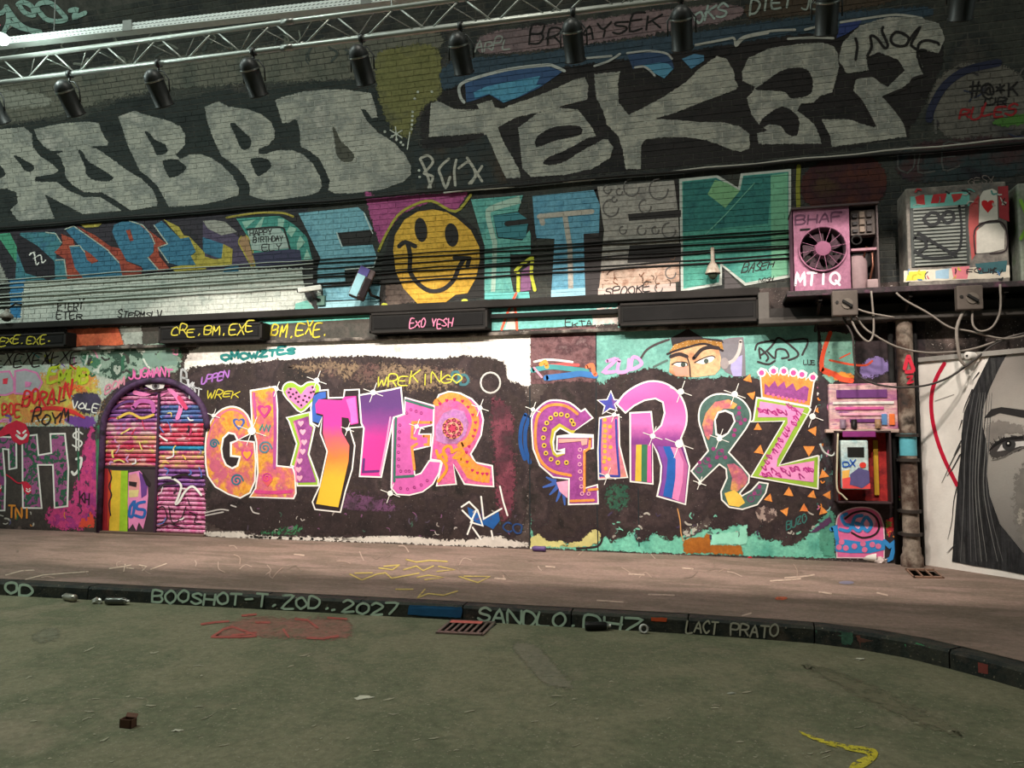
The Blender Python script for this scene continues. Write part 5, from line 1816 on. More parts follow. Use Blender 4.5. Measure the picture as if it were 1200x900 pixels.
poly('eye', SM, 'up', oval(440 + 448 / 5, 210 + 328 / 5, 40 / 5, 70 / 5, 18, -0.12), BLK, 6)
stroke('mouth', SM, 'up', [T(*U3, '190 375 205 450 205 540 250 610 320 655 400 645 460 590 490 520 520 470'), T(*U3, '140 395 175 370 235 395'), T(*U3, '465 462 555 465'), T(*U3, '548 480 540 510')], 5.2, BLK, 6)

FT = mural('pale teal F with cream inner line left of the blue T', 'up', (590, 290))
f_ = poly('letter', FT, 'up', T(*U3, '560 120 865 95 835 190 690 212 715 345 860 360 910 290 910 440 790 440 790 560 810 660 640 668 640 390'), blend([(84, 158, 152), (110, 180, 168), (72, 140, 140)], 3, 1.05), 3)
stroke('inner_line', f_, 'up', [T(*U3, '850 120 690 170 660 210 690 340 700 400 690 660')], [9, 6, 6, 5], paint((170, 198, 182)), 4)
poly('shadow_block', f_, 'up', T(*U3, '690 215 835 195 900 240 880 340 860 352 720 340'), paint((62, 128, 138)), 4)
stroke('edge', f_, 'up', [T(*U3, '770 262 910 245'), T(*U3, '905 240 930 345')], 6, BLK, 5, False)
poly('foot', FT, 'up', T(*U3, '640 668 900 660 905 700 640 705'), paint((110, 196, 190)), 4)
poly('patch', FT, 'up', T(*U3, '855 540 910 500 912 650 850 660'), paint((140, 92, 132)), 5)
stroke('patch_edge', FT, 'up', [T(*U3, '820 540 860 500 920 460'), T(*U3, '838 550 838 655'), T(*U3, '920 470 915 560 935 650')], 4.0, paint((206, 208, 66)), 6)
TT = mural('sky blue T with pale inner line between the F and the grey E', 'up', (665, 285))
t_ = poly('letter', TT, 'up', [(624, 230), (696, 223), (703, 240), (702, 273), (684, 274), (686, 346), (646, 347), (650, 280), (628, 279)], blend([(90, 150, 178), (108, 166, 190), (78, 136, 166)], 3, 1.05), 3)
stroke('inner_line', t_, 'up', [[(632, 254), (660, 251), (694, 248)], [(634, 253), (636, 262)], [(662, 252), (668, 290), (669, 338)]], 6, blend([(196, 186, 172), (176, 172, 164)], 5, 1.0), 4, False)
poly('foot', TT, 'up', [(646, 340), (686, 337), (686, 346), (646, 349)], paint((160, 206, 222)), 5)
poly('gap', TT, 'up', [(684, 275), (705, 272), (705, 345), (686, 346)], paint((60, 54, 54)), 2)
EG = mural('grey block E covered with ring scribbles and rust stains', 'up', (745, 290))
g_ = poly('letter', EG, 'up', T(*U4, '200 45 650 8 672 180 380 205 385 245 675 225 680 375 390 390 375 490 680 480 680 600 210 672 230 400 240 300'), blend([(150, 146, 140), (172, 166, 158), (132, 128, 124)], 3, 1.05), 3)
poly('stained_foot', g_, 'up', T(*U4, '225 530 680 485 680 600 205 680'), blend([(190, 158, 138), (206, 178, 160), (140, 92, 66)], 3.5, 1.05), 4)
poly('pale_strip', g_, 'up', T(*U4, '205 640 660 610 660 660 205 685'), paint((214, 190, 180)), 5)
q = []
for cx_0, cy_0, rr in ((280, 170, 45), (560, 60, 55), (480, 160, 35), (400, 50, 45), (330, 75, 18), (620, 300, 40), (460, 300, 25), (540, 300, 20), (300, 120, 14), (560, 640, 22), (630, 550, 30), (350, 300, 20), (260, 60, 22)):
    c_ = oval(660 + cx_0 / 5, 210 + cy_0 / 5, rr / 5, rr / 5 * 1.1, 12)
    q.append(c_[:10])
stroke('ring_scribble', g_, 'up', q, 1.5, paint((104, 100, 98)), 6)
stroke('edge', EG, 'up', [T(*U4, '190 60 235 240 215 345 120 330'), T(*U4, '655 10 690 180 690 380'), T(*U4, '690 560 680 660')], 4.5, BLK, 2, False)
for a_ in ('385 206 690 182 690 222 385 245', '390 392 690 375 690 480 378 492'):
    poly('shadow_block', EG, 'up', T(*U4, a_), paint((50, 46, 46)), 4)
gtag('black tag SPOOKE on the pale foot of the grey E', 'up', 'SPOOKE', 709, 346, 10, 9, -0.06, 1.4, BLK, 8, 0.2)
MM = mural('large teal M with white outline left of the pink air conditioner', 'up', (860, 270))
m_ = letter(MM, 'up', [(796, 210), (840, 205), (865, 220), (868, 203), (927, 198), (927, 325), (873, 335), (846, 312), (846, 334), (798, 342)], paint((190, 196, 188)), blend([(70, 148, 132), (88, 166, 148), (58, 132, 122)], 2.5, 1.05), 3.4, 3)
poly('dark_field', m_, 'up', [(801, 214), (840, 209), (852, 216), (868, 224), (871, 207), (905, 204), (900, 262), (800, 272)], blend([(46, 110, 110), (56, 126, 120), (38, 96, 100)], 2.5, 1.05), 5)
poly('diamond', m_, 'up', [(829, 228), (838, 211), (853, 215), (867, 224), (850, 244)], paint((124, 176, 128)), 6)
poly('light_side', m_, 'up', [(903, 206), (923, 203), (923, 322), (904, 326)], paint((120, 186, 150)), 6)
poly('shadow_block', m_, 'up', [(849, 316), (870, 337), (849, 340)], paint((84, 80, 80)), 6)
stroke('inner_line', m_, 'up', [[(884, 215), (850, 252), (826, 276)]], 1.2, paint((110, 176, 156)), 7, False)
gtag('black tag BASEH on the teal M', 'up', 'BASEH', 869, 320, 9, 7.5, -0.15, 1.3, BLK, 7, 0.4)
gtag('tiny dark scrawl at the right foot of the teal M', 'up', 'NOSH', 889, 331, 5, 4.2, -0.1, 0.8, BLK, 7, 0.3)

field('whitewashed brick band below the blue and red letters', 'up', [(14, 331), (120, 326), (240, 318), (356, 314), (358, 332), (376, 342), (378, 356), (346, 362), (240, 373), (-180, 393), (-180, 376), (14, 362)], blend([(186, 192, 182), (204, 206, 196), (170, 178, 170)], 3, 1.1), 1, 1.0, seed=16)
field('blue paint run at the left end of the whitewashed band', 'up', [(12, 328), (30, 326), (26, 350), (24, 372), (12, 374)], paint((60, 128, 176)), 2, 1, seed=17)
field('grey stucco wedge at the far end of the blue letters', 'up', [(-20, 300), (0, 308), (10, 330), (-20, 334)], paint((150, 150, 142)), 2, 1, seed=18)
gtag('black two-row tag FIERY upper row on the whitewashed band', 'up', 'FIERY', 68, 364, 10, 6.2, -0.04, 1.3, BLK, 4, 0.1)
gtag('black tag ETER lower row on the whitewashed band', 'up', 'ETER', 66, 375, 7.5, 8, -0.04, 1.3, BLK, 4, 0.1)
gtag('black slanted tag STERMSLY ending in a tick on the whitewashed band', 'up', 'STERMSLV', 138, 373, 7.5, 6.6, -0.04, 1.3, BLK, 4, 0.15)
field('mint wedge below the white security camera', 'up', T(*U2, '530 680 600 660 650 715 530 720'), paint((120, 186, 172)), 3, 0, seed=19)
field('black paint block between security camera and blue E', 'up', T(*U2, '585 480 660 470 660 640 690 660 660 715 640 700 590 640'), paint((46, 44, 44)), 3, 1, seed=20)
field('brown grit patch right of the floodlight', 'up', [(452, 334), (472, 333), (478, 340), (488, 354), (452, 360)], blend([(70, 58, 54), (110, 96, 86)], 9, 1.0), 4, 1, seed=21)

# ================================================================== paint on the lower wall
def sub(par, name, surf, pts, mat, layer, rough=0.0, sm=False):
    return poly(name, par, surf, pts, mat, layer, rough, sm)


BROWN = blend([(40, 34, 33), (62, 50, 48), (50, 40, 42), (72, 58, 58), (46, 40, 38)], 2.4, 0.95, speck=(150, 140, 134), speck_at=0.70)
SPK = blend([(44, 36, 35), (56, 45, 45), (38, 32, 33)], 2.6, 0.95, speck=(170, 158, 150), speck_at=0.70)
WALLW = blend([(238, 232, 224), (246, 240, 232), (228, 222, 214)], 2.0, 1.0)
MINT = blend([(106, 190, 164), (124, 204, 178), (90, 172, 152)], 3.0, 1.0)
TEALW = blend([(108, 166, 154), (120, 178, 166), (98, 152, 144)], 2.5, 1.0)
MAG = paint((206, 60, 140))
GRN = paint((132, 168, 52))
LIME = paint((150, 186, 62))
ORG = blend([(232, 138, 66), (240, 154, 74), (224, 124, 66)], 6.0, 1.0)
PNK = paint((232, 130, 184))
PUR = blend([(146, 68, 134), (160, 80, 148), (132, 60, 124)], 5.0, 1.0)
DINK = paint((48, 38, 40), 1.0, 0.25)
A1 = (0, 370, 5)
A2 = (0, 500, 5)
G1 = (220, 460, 5)
G0 = (220, 380, 5)
G3 = (420, 470, 5)
G4 = (420, 380, 5)
H1 = (600, 480, 5)
H0 = (600, 370, 5)
I1 = (780, 480, 5)
I0 = (780, 370, 5)
J0 = (960, 380, 5)
J1 = (960, 520, 5)

# backgrounds
field('white painted strip across the top of the glitter mural', 'low', [(216, 428), (222, 412), (240, 404), (350, 400), (460, 397), (622, 389), (622, 452), (596, 452), (590, 424), (440, 420), (300, 428), (240, 436), (218, 440)], WALLW, 0, 1.2, seed=30)
field('black sprayed background behind the glitter lettering', 'low', [(216, 432), (240, 428), (300, 424), (350, 420), (430, 415.5), (470, 420), (515, 421), (540, 416), (593, 421), (594, 448), (621, 450), (621, 634), (560, 634), (480, 631), (360, 629), (240, 626), (240, 520), (236, 470), (220, 456)], BROWN, 1, 2.0, seed=31)
field('hazy tan spray cloud on the dark background above the pink heart', 'low', [(330, 426), (380, 418), (430, 422), (500, 424), (545, 428), (560, 450), (520, 462), (440, 460), (400, 446), (350, 440)], blend([(112, 90, 78), (140, 118, 94), (92, 74, 68), (110, 78, 74)], 3.0, 1.0), 2, 3, seed=32, soft=16, wear=0.25)
field('white flaking paint along the foot of the glitter mural', 'low', [(240, 623), (262, 624), (286, 621), (288, 628), (350, 630), (420, 630), (440, 628), (462, 627), (490, 628), (520, 634), (560, 632), (580, 626), (600, 634), (620, 636), (620, 642), (540, 640), (440, 635), (330, 632), (240, 629)], paint((214, 206, 196)), 2, 2.2, seed=33)
field('maroon sprayed column between the two halves of the glitter mural', 'low', [(572, 468), (580, 464), (594, 470), (605, 480), (604, 520), (606, 590), (596, 620), (580, 600), (577, 540)], blend([(104, 52, 66), (124, 64, 78), (84, 46, 56), (70, 50, 54)], 3.0, 0.95), 2, 3, seed=34, soft=12, wear=0.15)
field('violet spray cloud low on the dark background', 'low', [(400, 570), (460, 580), (478, 610), (460, 628), (410, 628), (375, 622), (385, 590)], blend([(86, 60, 84), (112, 72, 106), (70, 54, 66)], 3.5, 0.95), 2, 5, seed=35, soft=22, wear=0.2)
field('green paint drips at the foot under the yellow T leg', 'low', [(300, 622), (326, 618), (345, 612), (358, 616), (352, 630), (310, 629)], blend([(44, 110, 74), (74, 140, 96), (56, 74, 58)], 5.0, 1.0), 3, 3, seed=36, soft=9, wear=0.3)
field('speckled dark lower area below the glitter letters', 'low', [(240, 592), (300, 586), (360, 588), (420, 600), (520, 596), (540, 630), (440, 627), (330, 624), (240, 620)], SPK, 2, 3, seed=37)

# right half
field('mauve-brown rough plaster panel above the G of the right half', 'low', [(622, 387), (698, 383), (698, 448), (622, 450)], blend([(102, 68, 70), (126, 92, 94), (84, 56, 60), (140, 116, 116)], 5.0, 0.95, relief=0.6), 1, 0.5, seed=40)
field('teal panel behind the painted stern face', 'low', [(698, 386), (760, 382), (840, 378), (890, 376), (958, 375), (958, 446), (698, 452)], TEALW, 1, 0.4, seed=41)
field('mint base coat showing at the foot of the right half', 'low', [(622, 600), (700, 610), (860, 610), (976, 600), (979, 654), (880, 651), (800, 649), (700, 645), (622, 641)], MINT, 0, 1.0, seed=42)
field('dark brown background behind the girl lettering', 'low', [(620, 449), (698, 446), (703, 452), (720, 441), (745, 434), (772, 430), (785, 440), (816, 444), (850, 442), (880, 440), (892, 446), (955, 440), (966, 470), (968, 560), (974, 590), (960, 610), (945, 628), (930, 640), (918, 642), (912, 630), (898, 636), (888, 622), (876, 630), (868, 612), (846, 622), (835, 618), (820, 622), (800, 630), (790, 628), (786, 634), (776, 630), (768, 622), (758, 632), (748, 636), (744, 622), (736, 628), (716, 636), (705, 626), (700, 640), (680, 640), (660, 636), (640, 638), (621, 640)], BROWN, 2, 3.0, seed=43, soft=7)
field('black band running between girl lettering and the meter cabinet', 'low', [(955, 440), (972, 445), (972, 520), (978, 590), (970, 600), (966, 560)], blend([(44, 38, 42), (62, 50, 56), (70, 84, 82)], 4.0, 0.95), 3, 2, seed=44)
field('pale yellow paint at the foot below the right-hand G', 'low', [(622, 630), (632, 626), (640, 634), (660, 634), (664, 638), (680, 634), (696, 620), (704, 622), (703, 634), (690, 641), (622, 640)], paint((206, 198, 130)), 3, 1.5, seed=45)
stroke('paint_loop', None, 'low', T(*H1, '400 745 440 710 490 695 525 720 525 770 500 800 440 810 380 812'), 2.4, DINK, 4)
tagp(bpy.data.objects['paint_loop'], 'dark curled line around the pale yellow foot paint', 'paint mark')
field('green sprayed patch below the narrow i', 'low', T(*H1, '540 430 680 420 700 500 690 580 640 610 560 590 530 520'), blend([(42, 84, 68), (58, 102, 80)], 4, 0.95), 3, 2, seed=46, soft=12, wear=0.25)
field('ochre block with black rim at the foot of the wall', 'low', T(*I1, '105 770 140 750 230 745 240 725 265 725 265 790 440 795 450 850 105 835'), blend([(158, 92, 32), (176, 108, 40)], 5, 1.0), 4, 1, seed=47)
field('pale mint block beside the ochre one', 'low', T(*I1, '265 730 430 715 435 680 475 675 478 760 470 790 265 790'), paint((150, 222, 196)), 5, 1, seed=48)
field('chipped white patches above the ochre block', 'low', T(*I1, '90 740 130 680 180 690 220 640 270 630 280 650 240 700 190 720 150 740 110 755'), blend([(190, 190, 176), (80, 68, 66), (170, 176, 160)], 9, 1.0, True), 5, 3, seed=49)
field('white splatter patch below the lettering Z', 'low', T(*I1, '520 600 560 570 640 580 650 630 600 660 540 640'), blend([(84, 68, 66), (170, 150, 140), (90, 66, 60)], 12, 1.0, True), 4, 3, seed=50)
field('diagonal plum brush stroke in the lower right corner', 'low', T(*I1, '850 720 890 680 960 625 975 660 900 710'), paint((88, 58, 92)), 4, 1, seed=51)
gtag('faint teal scrawl BUZO under the orange triangles', 'low', 'BUZO', 922, 620, 9, 6, -0.35, 1.4, paint((54, 110, 104)), 4)
field('blue-green wedge by the mint foot corner', 'low', T(*I1, '930 800 985 740 990 860 930 855'), paint((84, 158, 134)), 5, 1, seed=52)

# colourful scraps on the plaster panel
cs = mural('swoosh of blue, coral and white brush marks on the plaster panel', 'low', (660, 435), 'brush_marks')
for pts, w_, mt in (('130 270 200 258 280 262 355 272', 2.5, WHT), ('220 292 300 285 390 290', 3.5, paint((220, 90, 90))), ('120 320 220 300 330 310 440 325', 6, paint((74, 148, 150))), ('200 365 330 350 400 340 490 352', 7, paint((60, 116, 178))), ('440 300 470 290 480 330 490 345', 5, paint((230, 120, 80))), ('170 285 195 270 205 300', 5, paint((232, 150, 66))), ('130 305 175 360', 2.5, paint((206, 150, 168)))):
    stroke('brush_mark', cs, 'low', T(*H0, pts), w_, mt, 4)
gtag('pink blocky scrawl ZUO on the teal panel', 'low', 'ZUD', 708, 438, 12, 15, -0.12, 4.0, paint((214, 150, 204)), 4, 0.2)

# stern face
FA = mural('stern painted face with ochre cap and headset on the teal panel', 'low', (820, 420), 'character_graffiti', 'mural')
sub(FA, 'headset', 'low', T(*I0, '300 150 380 130 455 125 465 200 470 355 400 355 350 330 320 290'), paint((120, 116, 122)), 3)
sub(FA, 'collar', 'low', T(*I0, '385 260 450 230 445 355 395 355 380 310'), paint((168, 160, 204)), 4)
stroke('headset_arm', FA, 'low', T(*I0, '440 150 430 210 400 260 360 280'), 4, paint((190, 180, 176)), 5)
sub(FA, 'earpiece', 'low', oval(780 + 345 / 5, 370 + 280 / 5, 5, 7), paint((150, 140, 140)), 6)
fc_ = sub(FA, 'face', 'low', T(*I0, '35 210 120 190 220 170 310 190 325 250 320 310 290 345 180 360 60 355 20 330'), blend([(206, 158, 118), (220, 174, 132), (186, 130, 96)], 5, 1.0), 4)
sub(FA, 'cheek', 'low', T(*I0, '40 300 130 290 140 350 60 352'), paint((222, 150, 130)), 5)
sub(FA, 'cap', 'low', T(*I0, '20 215 50 170 130 145 230 140 330 155 340 200 230 170 120 190'), blend([(156, 108, 48), (178, 128, 60)], 8, 1.0, speck=(220, 200, 170), speck_at=0.62), 6)
sub(FA, 'cap_crest', 'low', T(*I0, '30 130 90 100 130 75 170 100 220 130 330 140 340 160 230 142 120 148 40 180'), blend([(56, 50, 52), (130, 126, 126)], 12, 1.0, True), 5)
stroke('cap_band', FA, 'low', T(*I0, '10 225 60 205 130 185 230 165 335 205'), 2.4, DINK, 7)
for pts in ('30 240 80 225 125 240', '165 250 210 200 260 185 310 190'):
    stroke('eyebrow', FA, 'low', T(*I0, pts), 4.2, DINK, 7)
for pts, px_ in (('38 285 70 272 120 275 130 292 80 300', (103, 287)), ('170 275 220 250 270 235 290 245 270 270 220 285', (238, 266))):
    e_ = sub(FA, 'eye', 'low', T(*I0, pts), paint((234, 226, 216)), 7)
    sub(e_, 'iris', 'low', oval(780 + px_[0] / 5, 370 + px_[1] / 5, 2.8, 3.0), paint((66, 76, 70)), 8)
    stroke('lid', e_, 'low', T(*I0, pts[:len(pts)])[:4], 1.2, DINK, 9)
stroke('nose_line', FA, 'low', T(*I0, '125 240 140 290 145 355'), 1.6, DINK, 7)
stroke('strap', FA, 'low', T(*H0, '755 250 790 200 850 165 920 140'), 2.6, paint((70, 62, 64)), 4)
stroke('strap', FA, 'low', T(*H0, '830 300 880 275 910 262'), 2.6, paint((90, 110, 104)), 4)
KK = mural('black outlined arrow tag on the teal panel right of the face', 'low', (915, 412), 'graffiti_tag')
for pts in ('525 200 540 165 600 150 640 150 600 200 560 230', '555 250 550 190 600 240 590 265', '600 215 640 250 650 200 700 200 720 240 680 250', '640 150 660 130 700 150 770 210 770 240 720 260', '700 150 830 140 800 230', '640 265 600 285 540 270'):
    stroke('letter', KK, 'low', T(*I0, pts), 2.4, paint((52, 48, 50)), 4)
gtag('tiny black scrawl LUE beside the black arrow tag', 'low', 'LUE', 942, 428, 5.5, 4.5, 0, 1.0, DINK, 4)

# ------------------------------------------------------------------ GLITTER
GL = mural('glitter lettering GLITTER in orange, pink and purple with white outlines', 'low', (400, 600))
zt_, zb_ = at_y(400, 470, YL).z, at_y(400, 595, YL).z
ORGY = blend([(226, 140, 62), (232, 168, 64), (214, 120, 100), (206, 96, 130), (222, 176, 72)], 4.0, 1.0)


def deco(par, surf, kind, pts, col, layer, w=1.5):
    """small painted motifs inside a letter"""
    for x, y, r in pts:
        if kind == 'dot':
            sheet('dot', par, surf, [oval(x, y, r, r, 10)], col, layer)
        elif kind == 'ring':
            stroke('ring', par, surf, [oval(x, y, r, r, 12) + [oval(x, y, r, r, 12)[0]]], w, col, layer, False, False)
        elif kind == 'spiral':
            p = [(x + r * t / 14 * math.cos(t * 0.9), y + r * t / 14 * math.sin(t * 0.9)) for t in range(2, 15)]
            stroke('spiral', par, surf, p, w, col, layer)
        elif kind == 'heart':
            p = [(x + r * 0.9 * math.sin(t) ** 3, y - r * (0.85 * math.cos(t) - 0.33 * math.cos(2 * t) - 0.12 * math.cos(3 * t))) for t in [2 * math.pi * i / 18 for i in range(18)]]
            sheet('heart', par, surf, [p], col, layer)
        elif kind == 'flower':
            sheet('petals', par, surf, [oval(x + r * 0.6 * math.cos(a * math.pi / 3), y + r * 0.6 * math.sin(a * math.pi / 3), r * 0.45, r * 0.45, 8) for a in range(6)], col, layer)


def sparkle(par, surf, x, y, r, layer=12, w=1.6):
    r *= 1.35
    for a in (0.35, 0.35 + math.pi / 2):
        stroke('sparkle', par, surf, [(x - r * math.cos(a), y - r * math.sin(a)), (x + r * math.cos(a), y + r * math.sin(a))], [0.8, w * 2.0, 0.8], WHT, layer, False)
    sheet('sparkle', par, surf, [oval(x, y, r * 0.28, r * 0.28, 8)], WHT, layer + 1)


o = letter(GL, 'low', spline(T(*G1, '100 330 108 240 135 165 185 105 250 78 310 90 355 130 380 190'), 3) + T(*G1, '380 240 300 278 395 285 405 400 400 520 370 590 310 622 240 600 160 555 115 490 103 420'), WHT, ORGY, 1.9, 4)
sub(o, 'counter_rim', 'low', T(*G1, '195 330 205 265 240 230 280 238 302 280 262 300 262 365 315 372 300 432 264 450 222 428 202 380'), WHT, 6)
sub(o, 'counter', 'low', T(*G1, '205 330 215 270 245 242 275 248 288 278 250 290 250 376 303 382 288 425 262 438 232 420 212 380'), DINK, 7)
deco(o, 'low', 'spiral', [(251.5, 520, 5.5), (278, 563, 7.5)], paint((50, 110, 130)), 7, 2.0)
deco(o, 'low', 'heart', [(280.5, 496, 8)], paint((66, 96, 170)), 7)
deco(o, 'low', 'heart', [(280.5, 496, 5)], ORG, 8)
deco(o, 'low', 'heart', [(290, 532.5, 7.5)], MAG, 7)
deco(o, 'low', 'heart', [(290, 532.5, 5.5)], paint((240, 160, 60)), 8)
deco(o, 'low', 'flower', [(253, 546, 7), (262, 556, 5)], paint((196, 96, 120)), 7)
stroke('inner_rim', o, 'low', T(*G1, '120 330 128 250 155 180 200 125 250 100 305 112 345 150 358 195'), 2.2, paint((214, 110, 140)), 6)
o = letter(GL, 'low', T(*G1, '365 -15 520 -40 532 100 527 425 620 435 635 480 640 590 625 625 360 615 395 560 408 470 400 290 375 190'), WHT, ORGY, 1.9, 4)
stroke('side_shade', o, 'low', [T(*G1, '508 0 515 200 510 440')], 3.6, paint((176, 80, 146)), 7)
stroke('side_shade', o, 'low', [T(*G1, '390 5 400 150')], 3.0, paint((186, 86, 140)), 7)
stroke('side_shade', o, 'low', [T(*G1, '400 580 500 585 610 580')], 4, paint((206, 70, 130)), 7)
deco(o, 'low', 'heart', [(310.5, 481, 9)], paint((190, 60, 130)), 8)
deco(o, 'low', 'heart', [(310.5, 481, 5)], paint((214, 120, 110)), 9)
stroke('zigzag', o, 'low', T(*G1, '425 220 440 190 450 225 465 190 475 225 485 195'), 2.0, paint((56, 136, 130)), 8, False)
deco(o, 'low', 'spiral', [(311, 525, 8)], paint((92, 126, 140)), 8, 2.0)
deco(o, 'low', 'heart', [(314, 563, 7)], paint((216, 90, 96)), 8)
deco(o, 'low', 'spiral', [(313, 560, 6)], MAG, 9, 1.3)
o = letter(GL, 'low', T(*G1, '575 145 720 110 725 180 750 200 715 360 770 510 770 550 640 550 630 440 600 430 635 300 590 170'), WHT, LIME, 1.8, 3)
sub(o, 'body', 'low', T(*G1, '625 165 710 138 715 190 735 205 703 360 755 525 645 528 632 430 665 300'), PUR, 6)
stroke('edge', o, 'low', T(*G1, '625 170 665 300 632 430 640 520'), 2.0, paint((232, 120, 170)), 7, False)
deco(o, 'low', 'heart', [(220 + x / 5, 460 + y / 5, 4.0) for x, y in ((665, 180), (677, 230), (685, 290), (676, 345), (658, 400), (652, 450), (658, 500))], paint((240, 170, 190)), 8)
# heart dot
ht = letter(GL, 'low', spline(T(*G0, '665 520 600 460 560 410 555 370 580 340 620 335 665 360 700 338 745 335 778 360 775 410 735 460'), 3, True), WHT, LIME, 1.6, 5, name='heart_dot')
sub(ht, 'heart', 'low', T(*G0, '668 497 620 460 588 430 574 395 590 372 630 372 665 412 700 367 735 357 755 380 735 430 700 468'), PNK, 8)
deco(ht, 'low', 'dot', [(220 + x / 5, 380 + y / 5, 1.5) for x, y in ((605, 380), (595, 400), (620, 410), (605, 425), (640, 400), (635, 435), (655, 425), (650, 455), (680, 445), (668, 475), (690, 420), (715, 430), (735, 370), (725, 400), (700, 455), (740, 395))], paint((66, 40, 60)), 9)
# first T
o = letter(GL, 'low', T(*G1, '720 90 730 0 775 -15 828 -20 830 28 912 25 918 -18 1010 -22 1020 150 1030 205 955 210 985 310 970 450 930 580 900 705 745 688 728 640 770 550 815 345 775 240 788 150 770 205 725 180'), WHT, DINK, 1.7, 6)
sub(o, 'body', 'low', T(*G1, '750 70 770 40 820 42 905 45 920 25 990 20 1003 180 957 190 945 150 905 145 905 230 950 310 945 400 885 672 755 652 800 470 825 350 795 240 797 130 755 120'), grad([(0.0, (238, 196, 60)), (0.3, (240, 180, 56)), (0.5, (240, 130, 66)), (0.68, (232, 96, 110)), (0.8, (214, 64, 158)), (1.0, (206, 60, 150))], zb_, zt_), 9)
sub(o, 'blue_side', 'low', T(*G1, '730 100 740 20 775 0 812 -5 812 32 770 42 752 70 757 130 790 140 770 180 733 168'), paint((58, 96, 176)), 8)
sub(o, 'highlight', 'low', T(*G1, '930 40 985 25 998 175 960 185 955 120'), paint((206, 110, 196)), 10)
# second T
o = letter(GL, 'low', T(*G4, '2 412 195 378 255 365 272 530 212 550 140 900 5 895 30 610 15 580'), WHT, grad([(0.0, (222, 60, 150)), (0.45, (206, 58, 148)), (0.65, (140, 66, 140)), (0.85, (98, 60, 122)), (1.0, (92, 58, 116))], at_y(440, 555, YL).z, at_y(440, 460, YL).z), 1.9, 8)
stroke('pink_edge', o, 'low', [T(*G4, '190 545 165 700 130 880')], 2.0, paint((240, 150, 196)), 10, False)
stroke('purple_edge', o, 'low', [T(*G4, '35 790 30 865 120 860')], 3.0, paint((96, 50, 116)), 10, False)
# E
o = letter(GL, 'low', T(*G3, '200 100 268 75 272 -25 468 30 460 110 435 145 370 160 360 190 430 190 428 265 325 290 335 430 365 420 415 345 490 352 478 420 440 490 380 535 300 555 225 550 190 510'), WHT, paint((206, 96, 168)), 1.7, 5)
stroke('green_edge', o, 'low', [T(*G3, '222 100 215 300 212 470'), T(*G3, '225 445 325 438'), T(*G3, '280 -5 440 42')], 3.0, paint((60, 110, 96)), 8, False)
stroke('orange_edge', o, 'low', [T(*G3, '430 125 320 125 315 215 340 222'), T(*G3, '345 250 315 270 330 400'), T(*G3, '382 205 415 205 412 255 390 255')], 3.2, ORG, 8, False)
deco(o, 'low', 'ring', [(420 + x / 5, 470 + y / 5, 1.4) for x, y in ((285, 70), (310, 50), (340, 60), (370, 70), (245, 140), (243, 180), (240, 220), (238, 260), (236, 300), (238, 340), (236, 380), (250, 410), (280, 410), (300, 410), (250, 510), (290, 515), (330, 505), (370, 490), (405, 465))], paint((150, 50, 116)), 9, 0.7)
# R
o = letter(GL, 'low', T(*G3, '440 30 470 -40 530 -60 600 -50 670 -15 720 40 738 110 725 200 690 270 665 310 690 355 790 375 798 505 715 500 620 490 560 375 580 490 455 500 490 355 420 345 435 200'), WHT, blend([(210, 90, 160), (222, 110, 150), (196, 80, 160)], 5, 1.0), 1.9, 7)
stroke('orange_band', o, 'low', T(*G3, '460 10 530 -28 600 -15 655 30 688 110 672 190 640 240 600 260'), 8.5, ORG, 9)
sub(o, 'lilac', 'low', T(*G3, '455 150 500 70 560 45 620 60 650 130 630 200 580 250 500 250 455 230'), blend([(178, 110, 180), (190, 130, 186), (150, 96, 130)], 6, 1.0), 10)
sub(o, 'foot_band', 'low', T(*G3, '600 270 660 330 700 370 775 400 770 480 690 470 640 450 600 380 560 320'), ORG, 9)
stroke('petal', o, 'low', [T(*G3, '470 470 520 400 500 350 470 320 460 290'), T(*G3, '520 330 500 290 520 265 545 270 550 300'), T(*G3, '550 300 590 280 620 300 590 330 560 330'), T(*G3, '600 340 640 350 650 380 610 370'), T(*G3, '470 330 500 310 520 350'), T(*G3, '660 400 700 430 690 460'), T(*G3, '710 410 740 440 730 470')], 3.4, paint((238, 150, 50)), 11)
for r_, c_ in ((12.5, (222, 150, 90)), (11, (206, 90, 120)), (7.5, (230, 160, 130)), (5, (190, 60, 90))):
    sheet('mandala', o, 'low', [oval(531, 502, r_, r_, 16)], paint(c_), 11 + int((13 - r_) / 2))
deco(o, 'low', 'ring', [(531 + 10 * math.cos(a), 502 + 10 * math.sin(a), 1.8) for a in [i * 2 * math.pi / 9 for i in range(9)]] + [(531 + 5 * math.cos(a), 502 + 5 * math.sin(a), 1.4) for a in [i * 2 * math.pi / 5 for i in range(5)]], paint((96, 40, 40)), 17, 0.7)
deco(o, 'low', 'heart', [(420 + x / 5, 470 + y / 5, 2.2) for x, y in ((480, 15), (520, -5), (565, -10), (612, 0), (645, 35), (672, 80), (688, 125), (685, 170), (675, 205), (650, 265), (635, 300), (640, 355), (670, 405), (700, 420), (730, 425), (755, 425))], paint((190, 40, 96)), 12)
for x, y, r in ((251, 487, 6), (296, 505, 13), (325, 456, 7), (372, 446, 9), (438, 460, 9), (408, 503, 6), (458, 578, 9), (489, 500, 7), (563, 478, 8)):
    sparkle(GL, 'low', x, y, r)
deco(GL, 'low', 'dot', [(420 + 170 / 5, 370 + 0, 0.5)], WHT, 3)

